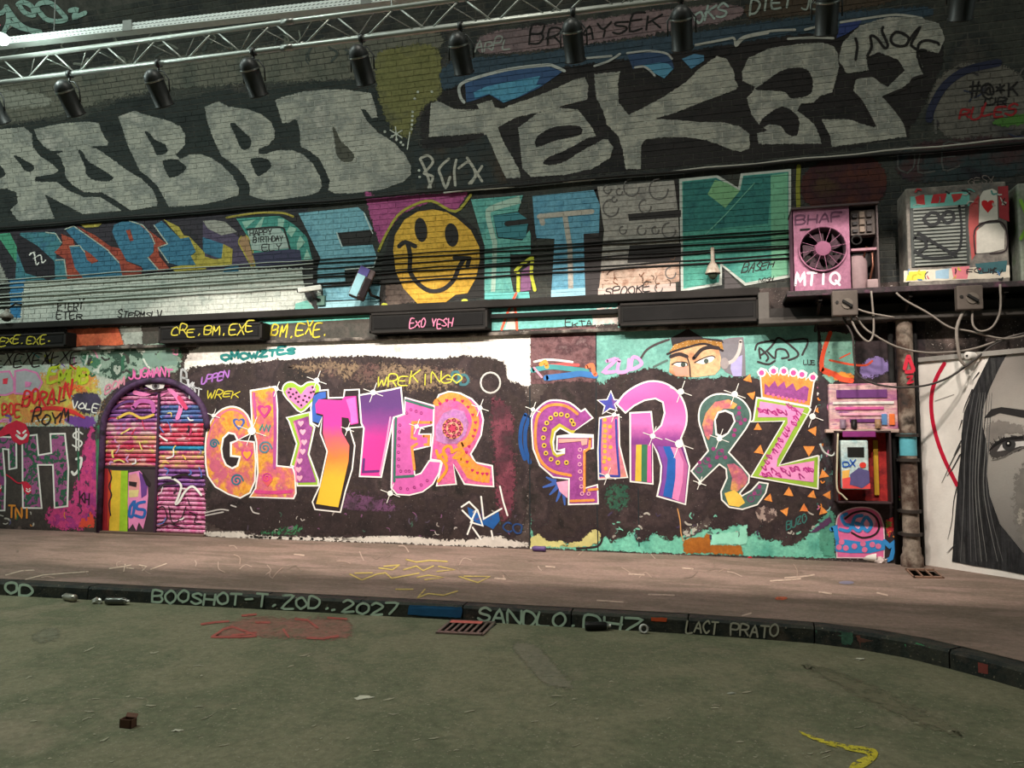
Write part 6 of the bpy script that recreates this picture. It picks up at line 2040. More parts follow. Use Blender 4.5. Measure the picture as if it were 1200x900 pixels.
# ------------------------------------------------------------------ GIRLZ
GZ = mural('girl lettering GIRLZ in purple, pink and green with crown and white outlines', 'low', (790, 590))
o = letter(GZ, 'low', spline(T(*H1, '120 230 112 60 140 0 200 -50 260 -60 340 -45 405 5'), 3) + T(*H1, '430 -10 480 50 350 138 480 145 480 230 430 240 432 455 505 435 510 555 328 560 330 410 240 400 160 330'), WHT, blend([(150, 66, 140), (164, 78, 152), (140, 60, 132)], 5, 1.0), 1.9, 5)
stroke('orange_band', o, 'low', T(*H1, '385 25 330 -15 260 -30 190 -10 145 60 140 200 170 300 240 360 345 385'), 3.4, ORG, 8)
sub(o, 'counter_rim', 'low', T(*H1, '222 190 235 115 280 80 345 120 375 122 352 150 262 158 262 240 302 230 310 262 265 280 240 262'), paint((190, 178, 58)), 8)
sub(o, 'counter_line', 'low', T(*H1, '238 190 250 130 282 102 350 138 480 145 478 165 270 165 268 238 312 225 312 258 262 264 244 240'), WHT, 9)
sub(o, 'counter', 'low', T(*H1, '248 190 258 135 284 112 340 142 262 152 258 240 300 245 262 252 252 235'), DINK, 10)
sub(o, 'bar', 'low', T(*H1, '275 172 445 168 440 205 410 210 405 185 275 196'), paint((232, 160, 150)), 10)
stroke('orange_band', o, 'low', [T(*H1, '458 170 455 225 425 245 425 480'), T(*H1, '345 535 480 530'), T(*H1, '450 470 500 465')], 3.0, ORG, 9, False)
dots = [(185, 165), (190, 210), (200, 255), (230, 290), (270, 310), (320, 310), (192, 115), (205, 78), (228, 50), (258, 28), (290, 28), (325, 35), (350, 65), (362, 85)]
deco(o, 'low', 'dot', [(600 + x / 5, 480 + y / 5, 2.9) for x, y in dots], paint((214, 176, 70)), 9)
deco(o, 'low', 'dot', [(600 + x / 5, 480 + y / 5, 1.2) for x, y in dots], DINK, 10)
deco(o, 'low', 'ring', [(600 + x / 5, 480 + y / 5, 1.9) for x, y in ((400, 235), (395, 275), (398, 320), (400, 362), (405, 405), (408, 450), (412, 492), (450, 492))], paint((240, 170, 190)), 9, 1.0)
sr = letter(GZ, 'low', T(*H0, '580 435 602 488 630 492 606 520 620 560 575 548 528 580 540 530 496 493 555 488'), WHT, blend([(86, 66, 160), (70, 80, 170), (150, 76, 140)], 6, 1.0), 1.5, 5, name='star_dot')
o = letter(GZ, 'low', T(*H1, '510 45 630 25 635 210 650 270 682 400 505 412 500 250'), WHT, blend([(206, 100, 160), (226, 130, 150), (220, 150, 120)], 4, 1.0), 1.7, 5)
stroke('blue_edge', o, 'low', [T(*H1, '522 60 515 230 518 390'), T(*H1, '610 60 615 200 630 390'), T(*H1, '520 385 630 390')], 2.6, paint((56, 70, 156)), 8, False)
deco(o, 'low', 'dot', [(600 + x / 5, 480 + y / 5, 2.4) for x, y in ((545, 60), (545, 95), (548, 125), (545, 155), (545, 185), (545, 215), (545, 245), (545, 280), (540, 305), (550, 345), (575, 100), (575, 160), (578, 220), (570, 290))], paint((226, 170, 70)), 8)
o = letter(GZ, 'low', spline(T(*H1, '610 -30 650 -90 720 -140 800 -170 880 -165 950 -130 1000 -70 1027 10 1025 90 995 170'), 3) + T(*H1, '1015 225 1045 330 1020 560 845 510 865 420 870 330 850 260 825 205 830 440 690 425 688 15 820 8 832 130 870 90 890 20 880 -40 840 -60 780 -50 720 -20 665 25'), WHT, grad([(0.0, (120, 60, 130)), (0.42, (96, 50, 112)), (0.55, (140, 66, 140)), (0.68, (226, 120, 190)), (0.85, (236, 96, 170)), (1.0, (236, 110, 180))], at_y(770, 590, YL).z, at_y(770, 446, YL).z), 2.0, 7)
for pts, c_ in (('702 205 728 205 722 415 702 415', (150, 70, 140)), ('728 205 760 205 758 420 722 418', (222, 184, 66)), ('760 205 795 205 792 425 758 420', (60, 116, 84)), ('795 205 815 205 818 428 792 425', (222, 90, 160))):
    sub(o, 'leg_stripe', 'low', T(*H1, pts), paint(c_), 9)
for pts, c_ in (('850 215 885 215 912 290 905 400 885 505 865 500 885 400 888 330', (122, 70, 152)), ('885 215 930 215 960 290 958 400 938 520 885 505 905 400 912 290', (38, 92, 170)), ('930 220 970 225 1005 310 1000 420 975 535 938 520 958 400 960 290', (236, 130, 180)), ('970 225 990 225 1030 330 1010 545 975 535 1000 420 1005 310', (180, 96, 150))):
    sub(o, 'leg_stripe', 'low', T(*H1, pts), paint(c_), 9)
o = letter(GZ, 'low', spline(T(*I1, '245 240 215 150 190 60 200 -20 240 -70 300 -95 380 -90 450 -60 495 0 500 60 470 120'), 3) + T(*I1, '375 250 450 330 495 385 490 430 440 490 445 502 500 470 545 420 605 430 590 490 540 560 450 588 370 575 325 530 320 480 355 400 350 350 315 325 205 430 145 360'), WHT, blend([(70, 98, 92), (80, 110, 102), (62, 88, 86)], 5, 1.0), 1.8, 7)
YP = blend([(236, 196, 90), (232, 180, 80), (196, 110, 120), (150, 70, 120)], 2.6, 1.0)
sub(o, 'yellow_shade', 'low', T(*I1, '215 90 235 20 290 -45 370 -60 420 -30 400 -5 340 -5 300 20 280 70 275 140 250 180 230 150'), YP, 9)
sub(o, 'yellow_shade', 'low', T(*I1, '360 320 400 315 450 350 482 400 470 440 420 480 380 470 390 400'), YP, 9)
sub(o, 'yellow_shade', 'low', T(*I1, '345 490 400 470 440 500 465 545 430 570 370 560'), paint((238, 196, 84)), 9)
sub(o, 'counter_rim', 'low', T(*I1, '292 150 284 60 305 12 350 0 395 20 410 70 370 140 335 165'), WHT, 10)
sub(o, 'counter', 'low', T(*I1, '302 140 294 62 312 22 350 12 388 30 400 70 362 135 332 152'), DINK, 11)
deco(o, 'low', 'dot', [(780 + x / 5, 480 + y / 5, 2.4) for x, y in ((430, 20), (440, 80), (405, 120), (400, 150), (430, -10), (465, 60), (250, 290), (280, 230), (330, 240), (350, 280), (300, 280), (200, 310), (260, 330), (520, 490), (550, 450))], paint((150, 60, 116)), 10)
deco(o, 'low', 'ring', [(780 + x / 5, 480 + y / 5, 4) for x, y in ((195, 350), (240, 300), (320, 255), (540, 480), (500, 520), (425, 50))], paint((120, 66, 110)), 10, 1.2)
o = letter(GZ, 'low', T(*I1, '510 60 530 -75 840 -22 855 0 670 322 890 265 902 270 895 468 495 395 690 70 490 75'), WHT, LIME, 2.0, 9)
sub(o, 'body', 'low', T(*I1, '540 45 552 -48 812 -5 655 290 650 335 870 300 865 425 545 385 715 78 712 45'), paint((240, 150, 200)), 12)
rnd = random.Random(5)
for i in range(30):
    if i < 9:
        x, y = 555 + i * 28, 0 + rnd.uniform(-22, 22)
    elif i < 19:
        k_ = (i - 9) / 9
        x, y = 760 - k_ * 180 + rnd.uniform(-14, 14), 50 + k_ * 290
    else:
        x, y = 580 + (i - 19) * 27, 370 + rnd.uniform(-26, 26) * (0.6 + (i - 19) * 0.06)
    p = [(780 + (x + 18 * math.cos(a_ * 1.7 + i)) / 5, 480 + (y + 16 * math.sin(a_ * 2.3 + i)) / 5) for a_ in range(6)]
    stroke('squiggle', o, 'low', p, 1.2, paint((186, 60, 136)), 13)
cr = letter(GZ, 'low', T(*I0, '560 482 552 362 533 330 558 303 592 315 612 350 603 315 632 293 658 308 662 345 672 312 692 297 715 315 720 352 730 318 750 306 772 322 776 362 786 330 805 318 832 335 822 372 845 345 868 328 893 355 872 392 850 535'), WHT, ORG, 1.6, 8, name='crown')
sub(cr, 'lining', 'low', T(*I0, '578 460 580 395 605 420 640 380 655 418 695 385 705 425 745 395 765 440 815 410 838 425 828 500 700 480'), PUR, 11)
deco(cr, 'low', 'dot', [(780 + x / 5, 370 + y / 5, 5.2) for x, y in ((562, 335), (632, 322), (692, 325), (748, 333), (798, 343), (862, 360))], WHT, 10)
deco(cr, 'low', 'dot', [(780 + x / 5, 370 + y / 5, 3.2) for x, y in ((562, 335), (632, 325), (692, 325), (748, 335), (798, 345), (862, 362))], paint((206, 80, 150)), 11)
deco(cr, 'low', 'dot', [(780 + x / 5, 370 + y / 5, 1.8) for x, y in ((600, 458), (630, 466), (660, 473), (685, 480), (710, 485), (735, 490), (760, 494), (785, 500), (808, 502))], paint((232, 110, 160)), 12)
for x, y, r in ((625, 480, 7), (720, 486, 7), (798, 459, 10), (765, 511, 9), (796, 520, 13), (843, 514, 9), (861, 462, 10), (952, 488, 10), (712, 558, 8), (820, 566, 6)):
    sparkle(GZ, 'low', x, y, r)
tri = mural('scatter of small orange triangles around the Z', 'low', (930, 560), 'painted_triangles')
for x, y, r, a in ((877, 444, 6, 0.3), (881, 463, 6, 0.8), (888, 501, 5.5, 0), (890, 528, 7, 0.2), (953, 505, 6.5, 0.6), (948, 527, 8, math.pi), (957, 481, 4, 0.4), (965, 556, 7, -0.2), (924, 577, 7, 0.1), (901, 584, 6, 0.3), (952, 580, 6, 0.2), (970, 580, 6, 2.6), (942, 596, 6, 0), (920, 599, 6, 0.7), (964, 599, 6, -0.3)):
    poly('triangle', tri, 'low', [(x + r * math.sin(a + q * 2.094), y - r * math.cos(a + q * 2.094)) for q in range(3)], ORG, 5, 0.6)
bs = mural('blue spiky burst around the right-hand G', 'low', (645, 575), 'paint_burst')
for pts in ('180 455 230 440 260 425', '220 500 250 470 270 445', '260 540 280 490 290 450', '200 395 240 415 260 420', '310 560 305 500 310 440'):
    stroke('ray', bs, 'low', T(*H1, pts), [1.5, 4, 5], paint((62, 96, 170)), 3)
stroke('ray', bs, 'low', [T(*H1, '80 30 55 100 50 200 75 290'), T(*H1, '105 40 80 120 80 220 105 310')], 4.5, paint((34, 78, 140)), 3)
sub(bs, 'lilac_spray', 'low', T(*H1, '260 425 330 415 326 520 280 480'), paint((222, 160, 190)), 3)
seam = mural('vertical dark seam lines dividing the right wall panels', 'low', (622, 640), 'wall_seam', 'seam')
for p in ([(621, 452), (621, 640)], [(698.5, 386), (699, 560), (701, 646)], [(748, 572), (749, 640)]):
    stroke('seam', seam, 'low', p, 1.3, paint((34, 40, 44)), 3, False)
stroke('drip_line', None, 'low', T(*I1, '70 580 85 650 90 720 105 770'), 1.2, paint((206, 150, 90)), 5)
tagp(bpy.data.objects['drip_line'], 'thin orange drip line below the big R', 'paint mark')

# small tags on the dark background
gtag('thin yellow tag WREK left of the big G', 'low', 'WREK', 242, 468, 9, 10, -0.05, 1.2, paint((206, 190, 60)), 5, 0.3, 0.5)
gtag('thin yellow tag WREKINGO above the glitter letters', 'low', 'WREKINGO', 442, 452, 12, 12.6, -0.04, 1.4, paint((206, 200, 70)), 5, 0.15, 0.5)
gtag('teal blocky tag half overpainted on the white strip', 'low', 'OMOWZTES', 260, 423, 7, 11, -0.1, 3.2, paint((44, 130, 128)), 3, 0.0)
gtag('violet scrawl UPPEN below the white strip', 'low', 'UPPEN', 236, 449, 7, 6.5, -0.2, 1.8, paint((168, 110, 190)), 5, 0.2)
gtag('teal scrawl OD in the cloud right of the yellow tag', 'low', 'OD', 530, 449, 11, 10, 0, 3.0, paint((64, 110, 118)), 4)
stroke('paint_circle', None, 'low', [oval(575, 448.5, 11.5, 12, 16) + [oval(575, 448.5, 11.5, 12, 16)[0]]], 2.0, paint((206, 200, 194)), 5, False, False)
tagp(bpy.data.objects['paint_circle'], 'pale ring sprayed right of the yellow tag', 'paint mark')
gb = mural('blue arrow tag with white outlines below the R', 'low', (565, 610), 'graffiti_tag')
for pts in ('640 620 700 650 740 730 700 720 650 680', '720 620 740 690 820 640 830 700 790 750 730 720'):
    poly('fill', gb, 'low', T(*G3, pts), paint((36, 92, 160)), 3)
for pts in ('605 620 650 590 700 640 730 730 660 710 690 640', '610 640 670 700 640 780', '670 740 720 810', '720 560 735 690 840 630', '780 760 790 810', '830 500 850 590 875 670'):
    stroke('line', gb, 'low', T(*G3, pts), 2.0, WHT, 5, False)
gtag('faint blue scrawl C at the wall seam foot', 'low', 'CO', 590, 622, 10, 12, 0.1, 2.0, paint((40, 70, 120)), 4)
pa = mural('pale arrow stroke near the shutter below the big G', 'low', (258, 600), 'paint_stroke')
stroke('stroke', pa, 'low', [[(240, 601), (258, 597), (268, 598)], [(241, 604), (262, 600)], [(271, 592), (277, 594)], [(294, 594), (297, 600), (304, 602)]], 1.6, paint((190, 184, 180)), 4)

# ------------------------------------------------------------------ far left: TH piece and tags
LX = [(255, 0, 0)]
field('white ground with layered tags above the TH letters', 'low', [(-190, 416), (60, 408), (96, 408), (150, 414), (152, 440), (120, 470), (112, 500), (80, 500), (-190, 502)], blend([(214, 210, 200), (190, 200, 188), (150, 176, 160)], 2.4, 1.0), 0, 1, seed=60)
field('green and grey paint patches under the orange panel', 'low', [(90, 410), (150, 406), (212, 400), (214, 430), (196, 440), (160, 438), (140, 446), (110, 440), (96, 424)], blend([(72, 118, 92), (150, 172, 156), (60, 84, 72), (182, 190, 178)], 3.2, 1.0, True), 1, 2, seed=61)
field('yellow and orange spray cloud behind the red tag', 'low', [(-190, 476), (40, 444), (80, 430), (110, 428), (118, 470), (110, 490), (60, 498), (-190, 502)], blend([(226, 186, 80), (222, 140, 80), (206, 200, 90), (196, 120, 100)], 2.6, 1.0), 1, 3, seed=62, soft=16)
field('violet paint patch above the dollar sign', 'low', [(70, 488), (112, 486), (113, 502), (84, 500)], paint((116, 72, 150)), 2, 2, seed=63)
field('black background behind the TH letters', 'low', [(-190, 504), (60, 500), (112, 500), (116, 624), (60, 620), (-190, 606)], blend([(66, 58, 56), (78, 70, 66), (54, 48, 48)], 2.4, 0.95), 1, 1.5, seed=64)
field('magenta and purple spray at the foot beside the shutter', 'low', [(50, 600), (70, 592), (88, 580), (96, 530), (104, 500), (113, 500), (116, 560), (112, 620), (60, 620)], blend([(170, 60, 130), (206, 70, 130), (90, 56, 80), (84, 66, 64)], 3.2, 1.0, True), 2, 3, seed=65)
field('red and orange flame shape at the shutter foot', 'low', [(92, 618), (96, 606), (102, 610), (106, 600), (111, 608), (110, 618)], paint((222, 80, 60)), 3, 1, seed=66)
field('grey doorpost strip left of the shutter', 'low', [(112, 500), (117, 498), (118, 620), (114, 622)], blend([(96, 90, 92), (60, 130, 90), (70, 60, 66)], 5, 1.0), 3, 0.5, seed=67)
TH = mural('white-outlined TH letters filled with purple and green camouflage', 'low', (60, 590))
CAM_ = blend([(146, 74, 130), (52, 96, 74), (166, 90, 140), (46, 88, 70), (190, 130, 80)], 4.2, 1.0, True)
o = letter(TH, 'low', T(*A2, '128 105 133 52 222 42 232 162 298 150 292 38 387 36 408 240 402 470 318 480 308 228 228 228 252 482 132 480'), WHT, CAM_, 2.0, 4)
o = letter(TH, 'low', T(*A2, '-200 48 102 58 104 245 52 255 48 138 24 135 38 310 34 495 -120 500 -110 130 -200 130'), WHT, CAM_, 2.0, 4)
RDV = paint((206, 40, 66))
for n, (pts, gx, gy, s_, lab) in enumerate((('-20 700 40 640 100 612 155 635 178 690 168 740 120 758 80 735 60 690 20 705 -20 715', 130, 695, 1.0, 'red hooded imp face with white grin over the T and H'), ('130 970 160 972 188 1000 186 1035 165 1050 145 1030', 170, 1020, 0.45, 'tiny red imp face on the H with a long red tail'), ('-20 960 8 985 14 1020 0 1050 -20 1050', 2, 1003, 0.4, 'tiny red imp face at the T stem'))):
    im = mural(lab, 'low', (A1[0] + gx / 5, A1[1] + gy / 5), 'painted_imp')
    poly('head', im, 'low', T(*A1, pts), RDV, 8, 0.3)
    for q in ((-25, -20, -10, -5), (10, -8, 25, -22)):
        stroke('eye', im, 'low', [(A1[0] + (gx + q[0] * s_) / 5, A1[1] + (gy + q[1] * s_) / 5), (A1[0] + (gx + q[2] * s_) / 5, A1[1] + (gy + q[3] * s_) / 5)], 2.2 * s_, WHT, 9, False)
    stroke('grin', im, 'low', [(A1[0] + (gx + a * s_) / 5, A1[1] + (gy + b * s_) / 5) for a, b in ((-28, 5), (-8, 22), (10, 24), (28, 2))], 3.0 * s_, WHT, 9)
    if n == 1:
        stroke('tail', im, 'low', T(*A1, '150 975 110 980 70 950 40 930'), 1.6, RDV, 8)
gtag('white dollar sign on the black ground right of the H', 'low', '$', 85.5, 524, 18, 15, 0, 1.8, WHT, 6, 0, 0.1)
nt_ = mural('white music-note shaped mark below the dollar sign', 'low', (90, 545), 'graffiti_mark')
stroke('note', nt_, 'low', T(*A2, '450 190 480 185 470 240 440 280 425 265'), 3.0, WHT, 6)
stroke('stripe', nt_, 'low', T(*A2, '462 150 465 310'), 2.2, paint((50, 110, 80)), 7, False)
gtag('orange letters TNI under the H', 'low', 'TNI', 11, 607, 12, 8.5, 0.03, 2.2, paint((236, 150, 60)), 5)
gtag('black thorny scrawl on the magenta spray', 'low', 'KH', 94, 588, 14, 6, 0.1, 1.4, DINK, 6)
gtag('row of black looping EXEXEXE letters on the white ground', 'low', 'EXEXEXEXE', -6, 430, 15, 11, -0.06, 1.5, DINK, 4, 0.25, 0.4)
ad = mural('pink outlined silver AD letters above the red tag', 'low', (25, 450))
for pts in ('-90 470 -60 330 60 320 90 380 90 450 40 470', '85 460 85 320 150 310 220 330 255 390 230 440 160 465'):
    letter(ad, 'low', T(*A1, pts), paint((226, 130, 180)), paint((176, 172, 178)), 2.2, 3)
sheet('counter', ad, 'low', [T(*A1, '150 385 190 390 180 415 150 420')], paint((226, 130, 180)), 6)
sheet('counter', ad, 'low', [T(*A1, '20 370 50 365 45 400 20 400')], paint((226, 60, 80)), 6)
gtag('yellow-green blocky word EMUB on the layered tags', 'low', 'EMUB', 57, 450, 15, 12, -0.04, 3.4, paint((186, 200, 50)), 4, 0.1)
gtag('thick red word BORAIN on the yellow cloud', 'low', 'BORAIN', 27, 478, 17, 9.5, -0.16, 2.6, paint((222, 50, 52)), 6, 0.15)
gtag('red word BOE left of the red tag', 'low', 'BOE', 3, 487, 14, 7.5, -0.1, 2.0, paint((226, 60, 56)), 6, 0.0)
stroke('paint_swoosh', None, 'low', T(*A1, '180 560 300 540 420 560 500 600'), [2, 5, 5, 2], paint((220, 60, 60)), 6)
tagp(bpy.data.objects['paint_swoosh'], 'red swoosh underlining the thick red word', 'paint mark')
gtag('small orange word YOSAR above the red tag', 'low', 'YOSAR', 70, 458, 6, 5.4, 0, 1.6, paint((240, 120, 60)), 6)
gtag('black looping word ROYM under the red swoosh', 'low', 'ROYM', 38, 496, 14, 11, 0, 1.8, DINK, 7, 0.2)
gtag('white scrawl VOLE on the dark patch beside the shutter arch', 'low', 'VOLE', 84, 478, 8, 8, 0.15, 1.5, WHT, 6, 0.2)
field('dark patch under the white scrawl beside the arch', 'low', [(80, 462), (112, 458), (120, 468), (114, 486), (92, 484)], blend([(60, 54, 70), (80, 70, 96)], 4, 1.0), 3, 2, seed=68)
gtag('pink word JUGMANT over the shutter arch', 'low', 'JUGMANT', 151, 443, 9.5, 7.4, -0.05, 1.9, paint((222, 110, 170)), 5, 0.1)
gtag('pale pink outlined word BOM left of the arch', 'low', 'BOM', 124, 462, 9, 8, -0.55, 1.8, paint((226, 150, 170)), 5)
gtag('silver letters BA right of the arch', 'low', 'BA', 213, 452, 13, 9, 0.3, 2.4, paint((176, 176, 178)), 5)
gtag('white scrawl KT beside the arch top', 'low', 'KT', 222, 468, 16, 8, 0.3, 1.6, paint((196, 196, 200)), 6)
field('grey-green paint block right of the white patch above the arch', 'low', [(168, 408), (208, 405), (208, 428), (168, 430)], paint((120, 146, 134)), 2, 1, seed=69)
eye = mural('painted eye at the crown of the arched shutter', 'low', (183, 452), 'painted_eye', 'mural')
field('dark plum lintel over the arched shutter', 'low', [(128, 470), (138, 456), (155, 444), (176, 438), (200, 443), (218, 456), (230, 472), (226, 470), (212, 458), (196, 450), (176, 447), (158, 451), (143, 462), (133, 474)], blend([(56, 42, 60), (72, 52, 74)], 4, 1.0), 4, 1, seed=70)

# panels between the mouldings
field('orange painted panel under the cornice', 'low', [(79, 386), (138, 383.5), (146, 404), (80, 406)], blend([(206, 96, 64), (220, 110, 74), (190, 84, 60)], 5, 1.0), 1, 0.8, seed=71)
field('white patch beside the orange panel under the cornice', 'low', [(140, 383), (166, 382), (167, 403), (146, 404)], blend([(190, 194, 184), (120, 126, 118)], 5, 1.0), 1, 1, seed=72)
field('dark green-grey strip above the arched shutter', 'low', [(167, 382), (240, 378), (440, 366), (440, 397), (240, 403), (167, 408)], blend([(62, 64, 58), (84, 78, 72), (52, 54, 50)], 3, 1.0), 0, 0.3, seed=73)
stroke('paint_line', None, 'low', [(305, 378.5), (380, 374), (436, 371)], 4.5, paint((106, 196, 178)), 2, False)
tagp(bpy.data.objects['paint_line'], 'mint line along the strip under the cornice', 'paint mark')
field('turquoise strip between the two black light boxes', 'low', [(571, 358), (640, 354), (724, 350), (724, 379), (640, 384), (571, 388)], blend([(112, 186, 178), (126, 198, 190), (100, 170, 166)], 4, 1.0), 1, 0.4, seed=74)
field('chipped white end of the turquoise strip', 'low', [(700, 362), (724, 360), (724, 379), (696, 381), (694, 370)], blend([(210, 196, 188), (150, 120, 112)], 10, 1.0, True), 2, 1.5, seed=75)
tw = mural('orange stilted tower lines over the turquoise strip', 'low', (598, 380), 'paint_marks')
for p in ([(605, 344), (596, 364), (588, 386)], [(602, 350), (605, 370), (606, 386)]):
    stroke('line', tw, 'low', p, 3.0, paint((232, 100, 72)), 3, False)
sub(tw, 'pale_fill', 'low', [(598, 366), (602, 362), (604, 386), (592, 386)], paint((222, 196, 184)), 2)
gtag('small black letters EKTA on the turquoise strip', 'low', 'EKTA', 663, 383, 7, 8, -0.04, 1.2, DINK, 4)
gtag('tiny black line of letters SECOND under the black rail', 'low', 'SECOND', 664, 357, 4, 8, -0.05, 0.9, DINK, 3)
field('teal strip below the long plain light box', 'low', [(724, 378), (889, 374), (889, 384), (724, 390)], TEALW, 1, 0.3, seed=76)
for x, y, c_ in ((451, 362, 0), (545, 357, 1)):
    field(('yellow-green dot on the sill left of the smiley foot', 'yellow-green dot on the sill right of the smiley foot')[c_], 'up', oval(x, y - 4, 4, 3, 10), paint((190, 196, 70)), 8, 0.5, seed=77 + c_)

# scrawl on the light boxes
BY = -0.268
gtag('', BY, 'EXE.EXE.', 0, 404, 8.5, 7.8, -0.045, 1.3, paint((190, 176, 60)), 1, 0.2, parent=BA)
gtag('', BY, 'CRE.BM.EXE', 200, 394, 10, 9.8, -0.045, 1.4, paint((186, 172, 60)), 1, 0.15, parent=BB)
gtag('yellow tag BM.EXE on the dark strip above the white paint', 'low', 'BM.EXE.', 318, 395, 13, 9.8, -0.05, 1.7, paint((210, 190, 56)), 3, 0.15)
gtag('', BY, 'EXO YESH', 480, 384.5, 9.5, 6.4, -0.02, 1.3, paint((206, 120, 150)), 1, 0.1, parent=BC)

# wicket door painting
WS = WD - 0.001
wd = [('132 250 190 255 190 625 120 620 132 500', (232, 196, 60)), ('190 255 250 258 250 620 190 625', (176, 206, 60))]
for pts, c_ in (('600 245 635 245 640 610 600 615', (150, 36, 44)), ('650 255 710 258 700 620 640 615', (226, 190, 60)), ('710 258 750 258 748 615 700 618', (160, 200, 50)), ('635 250 655 255 648 520 630 600', (196, 70, 44))):
    poly('stripe', wk, WS, T(*A2, pts), paint(c_), 1)
fg = poly('figure', wk, WS, T(*A2, '755 270 820 258 865 310 870 400 860 520 840 600 815 560 800 610 780 570 755 600 750 440'), paint((232, 140, 190)), 2)
sub(fg, 'hood', WS, T(*A2, '815 262 850 290 868 340 860 400 830 420 825 330'), paint((110, 66, 140)), 3)
sub(fg, 'hood_stripe', WS, T(*A2, '838 265 885 330 880 350 860 345 835 285'), DINK, 4)
sub(fg, 'head', WS, T(*A2, '757 285 800 272 820 310 818 385 790 415 757 410'), paint((222, 150, 150)), 3)
sub(fg, 'eye_patch', WS, T(*A2, '757 320 805 325 800 355 757 345'), DINK, 4)
sub(fg, 'jaw', WS, T(*A2, '757 372 815 370 810 410 757 415'), paint((226, 206, 140)), 4)
stroke('blue_scrawl', fg, WS, [T(*A2, '765 470 790 440 780 520 760 520 765 470'), T(*A2, '850 440 810 450 805 480 850 490 840 530 795 520')], 3.4, paint((50, 104, 180)), 5)
stroke('edge', wk, WS, [T(*A2, '640 250 655 300 640 350 655 400 640 450 650 520')], 1.6, DINK, 3)
sx_ = YD - 0.026
gs = mural('white and black looping outlines sprayed over the right shutter leaf', sx_, (210, 575), 'graffiti_tag')
for pts, mt, w_ in (('915 305 1000 300 1060 340 1050 400 1030 450 1050 440 1085 380 1130 350 1180 400', WHT, 2.6), ('915 380 960 340 1030 330', paint((60, 50, 56)), 3), ('1010 300 1080 280 1140 300 1195 290', DINK, 3), ('920 480 960 470 980 540 940 560', DINK, 1.3), ('990 470 1010 560 1060 540 1090 470', DINK, 1.3), ('1110 500 1150 520 1140 560 1180 570', DINK, 1.3), ('920 590 1000 570 1080 600', DINK, 1.3)):
    stroke('line', gs, sx_, T(*A2, pts), w_, mt, 1)
el = mural('pink and violet swirls sprayed on the left shutter leaf', sx_, (150, 480), 'graffiti_tag')
for pts, mt, w_ in (('790 450 850 460 900 440', PNK, 5), ('780 540 820 500 890 510 900 560', paint((196, 100, 170)), 5), ('690 600 760 570 830 600 900 580', paint((230, 190, 90)), 3), ('650 560 720 510 780 500', paint((110, 70, 130)), 3), ('930 470 1000 440 1060 520 1040 600', PNK, 5), ('1050 480 1090 540', paint((206, 70, 110)), 5)):
    stroke('swirl', el, sx_, T(*A1, pts), w_, mt, 1)
sub(eye, 'white', 'low', T(*A1, '850 410 880 390 930 385 970 400 960 425 900 435'), paint((222, 216, 214)), 6)
sub(eye, 'iris', 'low', oval(183, 452.5, 4.5, 4), paint((120, 116, 120)), 7)
sub(eye, 'pupil', 'low', oval(183, 452.5, 2, 2), DINK, 8)
stroke('lid', eye, 'low', [T(*A1, '825 420 870 380 930 370 1000 400'), T(*A1, '830 425 900 445 980 430')], 2.4, paint((60, 36, 40)), 7)

# ------------------------------------------------------------------ right of the lettering: equipment bay and portrait
field('dark paint around the equipment bay', 'low', [(958, 384), (1084, 376), (1086, 655), (978, 652), (966, 500)], blend([(48, 40, 42), (64, 52, 54), (36, 32, 34), (84, 70, 70)], 3, 0.95), 0, 0.5, seed=80)
field('mint and teal paint behind the hanging cables', 'low', T(*J0, '10 50 100 45 200 60 210 290 130 320 60 350 20 300'), blend([(110, 164, 146), (134, 182, 164), (96, 140, 130)], 4, 1.0), 1, 1.5, seed=81)
field('lilac haze right of the mint paint', 'low', T(*J0, '240 230 330 180 430 240 400 290 300 310 230 300'), paint((140, 120, 176)), 1, 2, seed=82)
rz = mural('orange-red zigzag stroke beside the cables', 'low', (966, 430), 'paint_stroke')
for pts, w_ in (('65 50 35 130 15 210 20 270 60 290', 5), ('15 265 80 290 130 320 190 330', 6), ('60 210 180 235 270 240 310 215', 2.4), ('120 200 180 170', 1.6)):
    stroke('stroke', rz, 'low', T(*J0, pts), w_, paint((226, 84, 52)), 3)
field('orange spray under the red zigzag', 'low', T(*J0, '40 280 120 275 200 300 190 340 90 330'), paint((236, 150, 60)), 2, 2, seed=83)
field('green foot paint left of the pink arch', 'low', T(*J1, '0 420 60 380 95 400 90 650 0 650'), blend([(70, 140, 118), (90, 160, 136), (50, 100, 90)], 4, 1.0), 1, 2, seed=84)
field('green and red daubs between arch and drainpipe', 'low', T(*J1, '390 450 440 420 480 400 475 440 440 480 420 540 395 540'), blend([(110, 150, 60), (190, 50, 60), (50, 90, 70)], 5, 1.0, True), 1, 2, seed=85)
pk = mural('pink rounded arch painted at the wall foot with blue bubble scrawl', 'low', (1008, 650), 'graffiti_lettering')
ar = letter(pk, 'low', spline(T(*J1, '100 670 95 560 100 440 140 395 220 370 300 375 355 410 380 480'), 3) + T(*J1, '385 560 382 672'), paint((226, 200, 206)), paint((226, 110, 160)), 1.5, 4, name='arch')
stroke('black_eye_line', ar, 'low', T(*J1, '150 440 200 405 270 395 330 430 350 490 320 535 250 550 190 520'), 2.4, DINK, 7)
sub(ar, 'eye_white', 'low', oval(1013, 611, 13, 11.5, 16), paint((240, 170, 200)), 6)
BLP = paint((56, 140, 206))
for pts in ('160 410 130 430 150 470 185 480 170 510 120 500', '250 420 210 430 195 480 230 510 250 480 215 465', '270 430 250 470 280 510 305 470 280 430'):
    stroke('numeral', pk, 'low', T(*J1, pts), 4.0, BLP, 9)
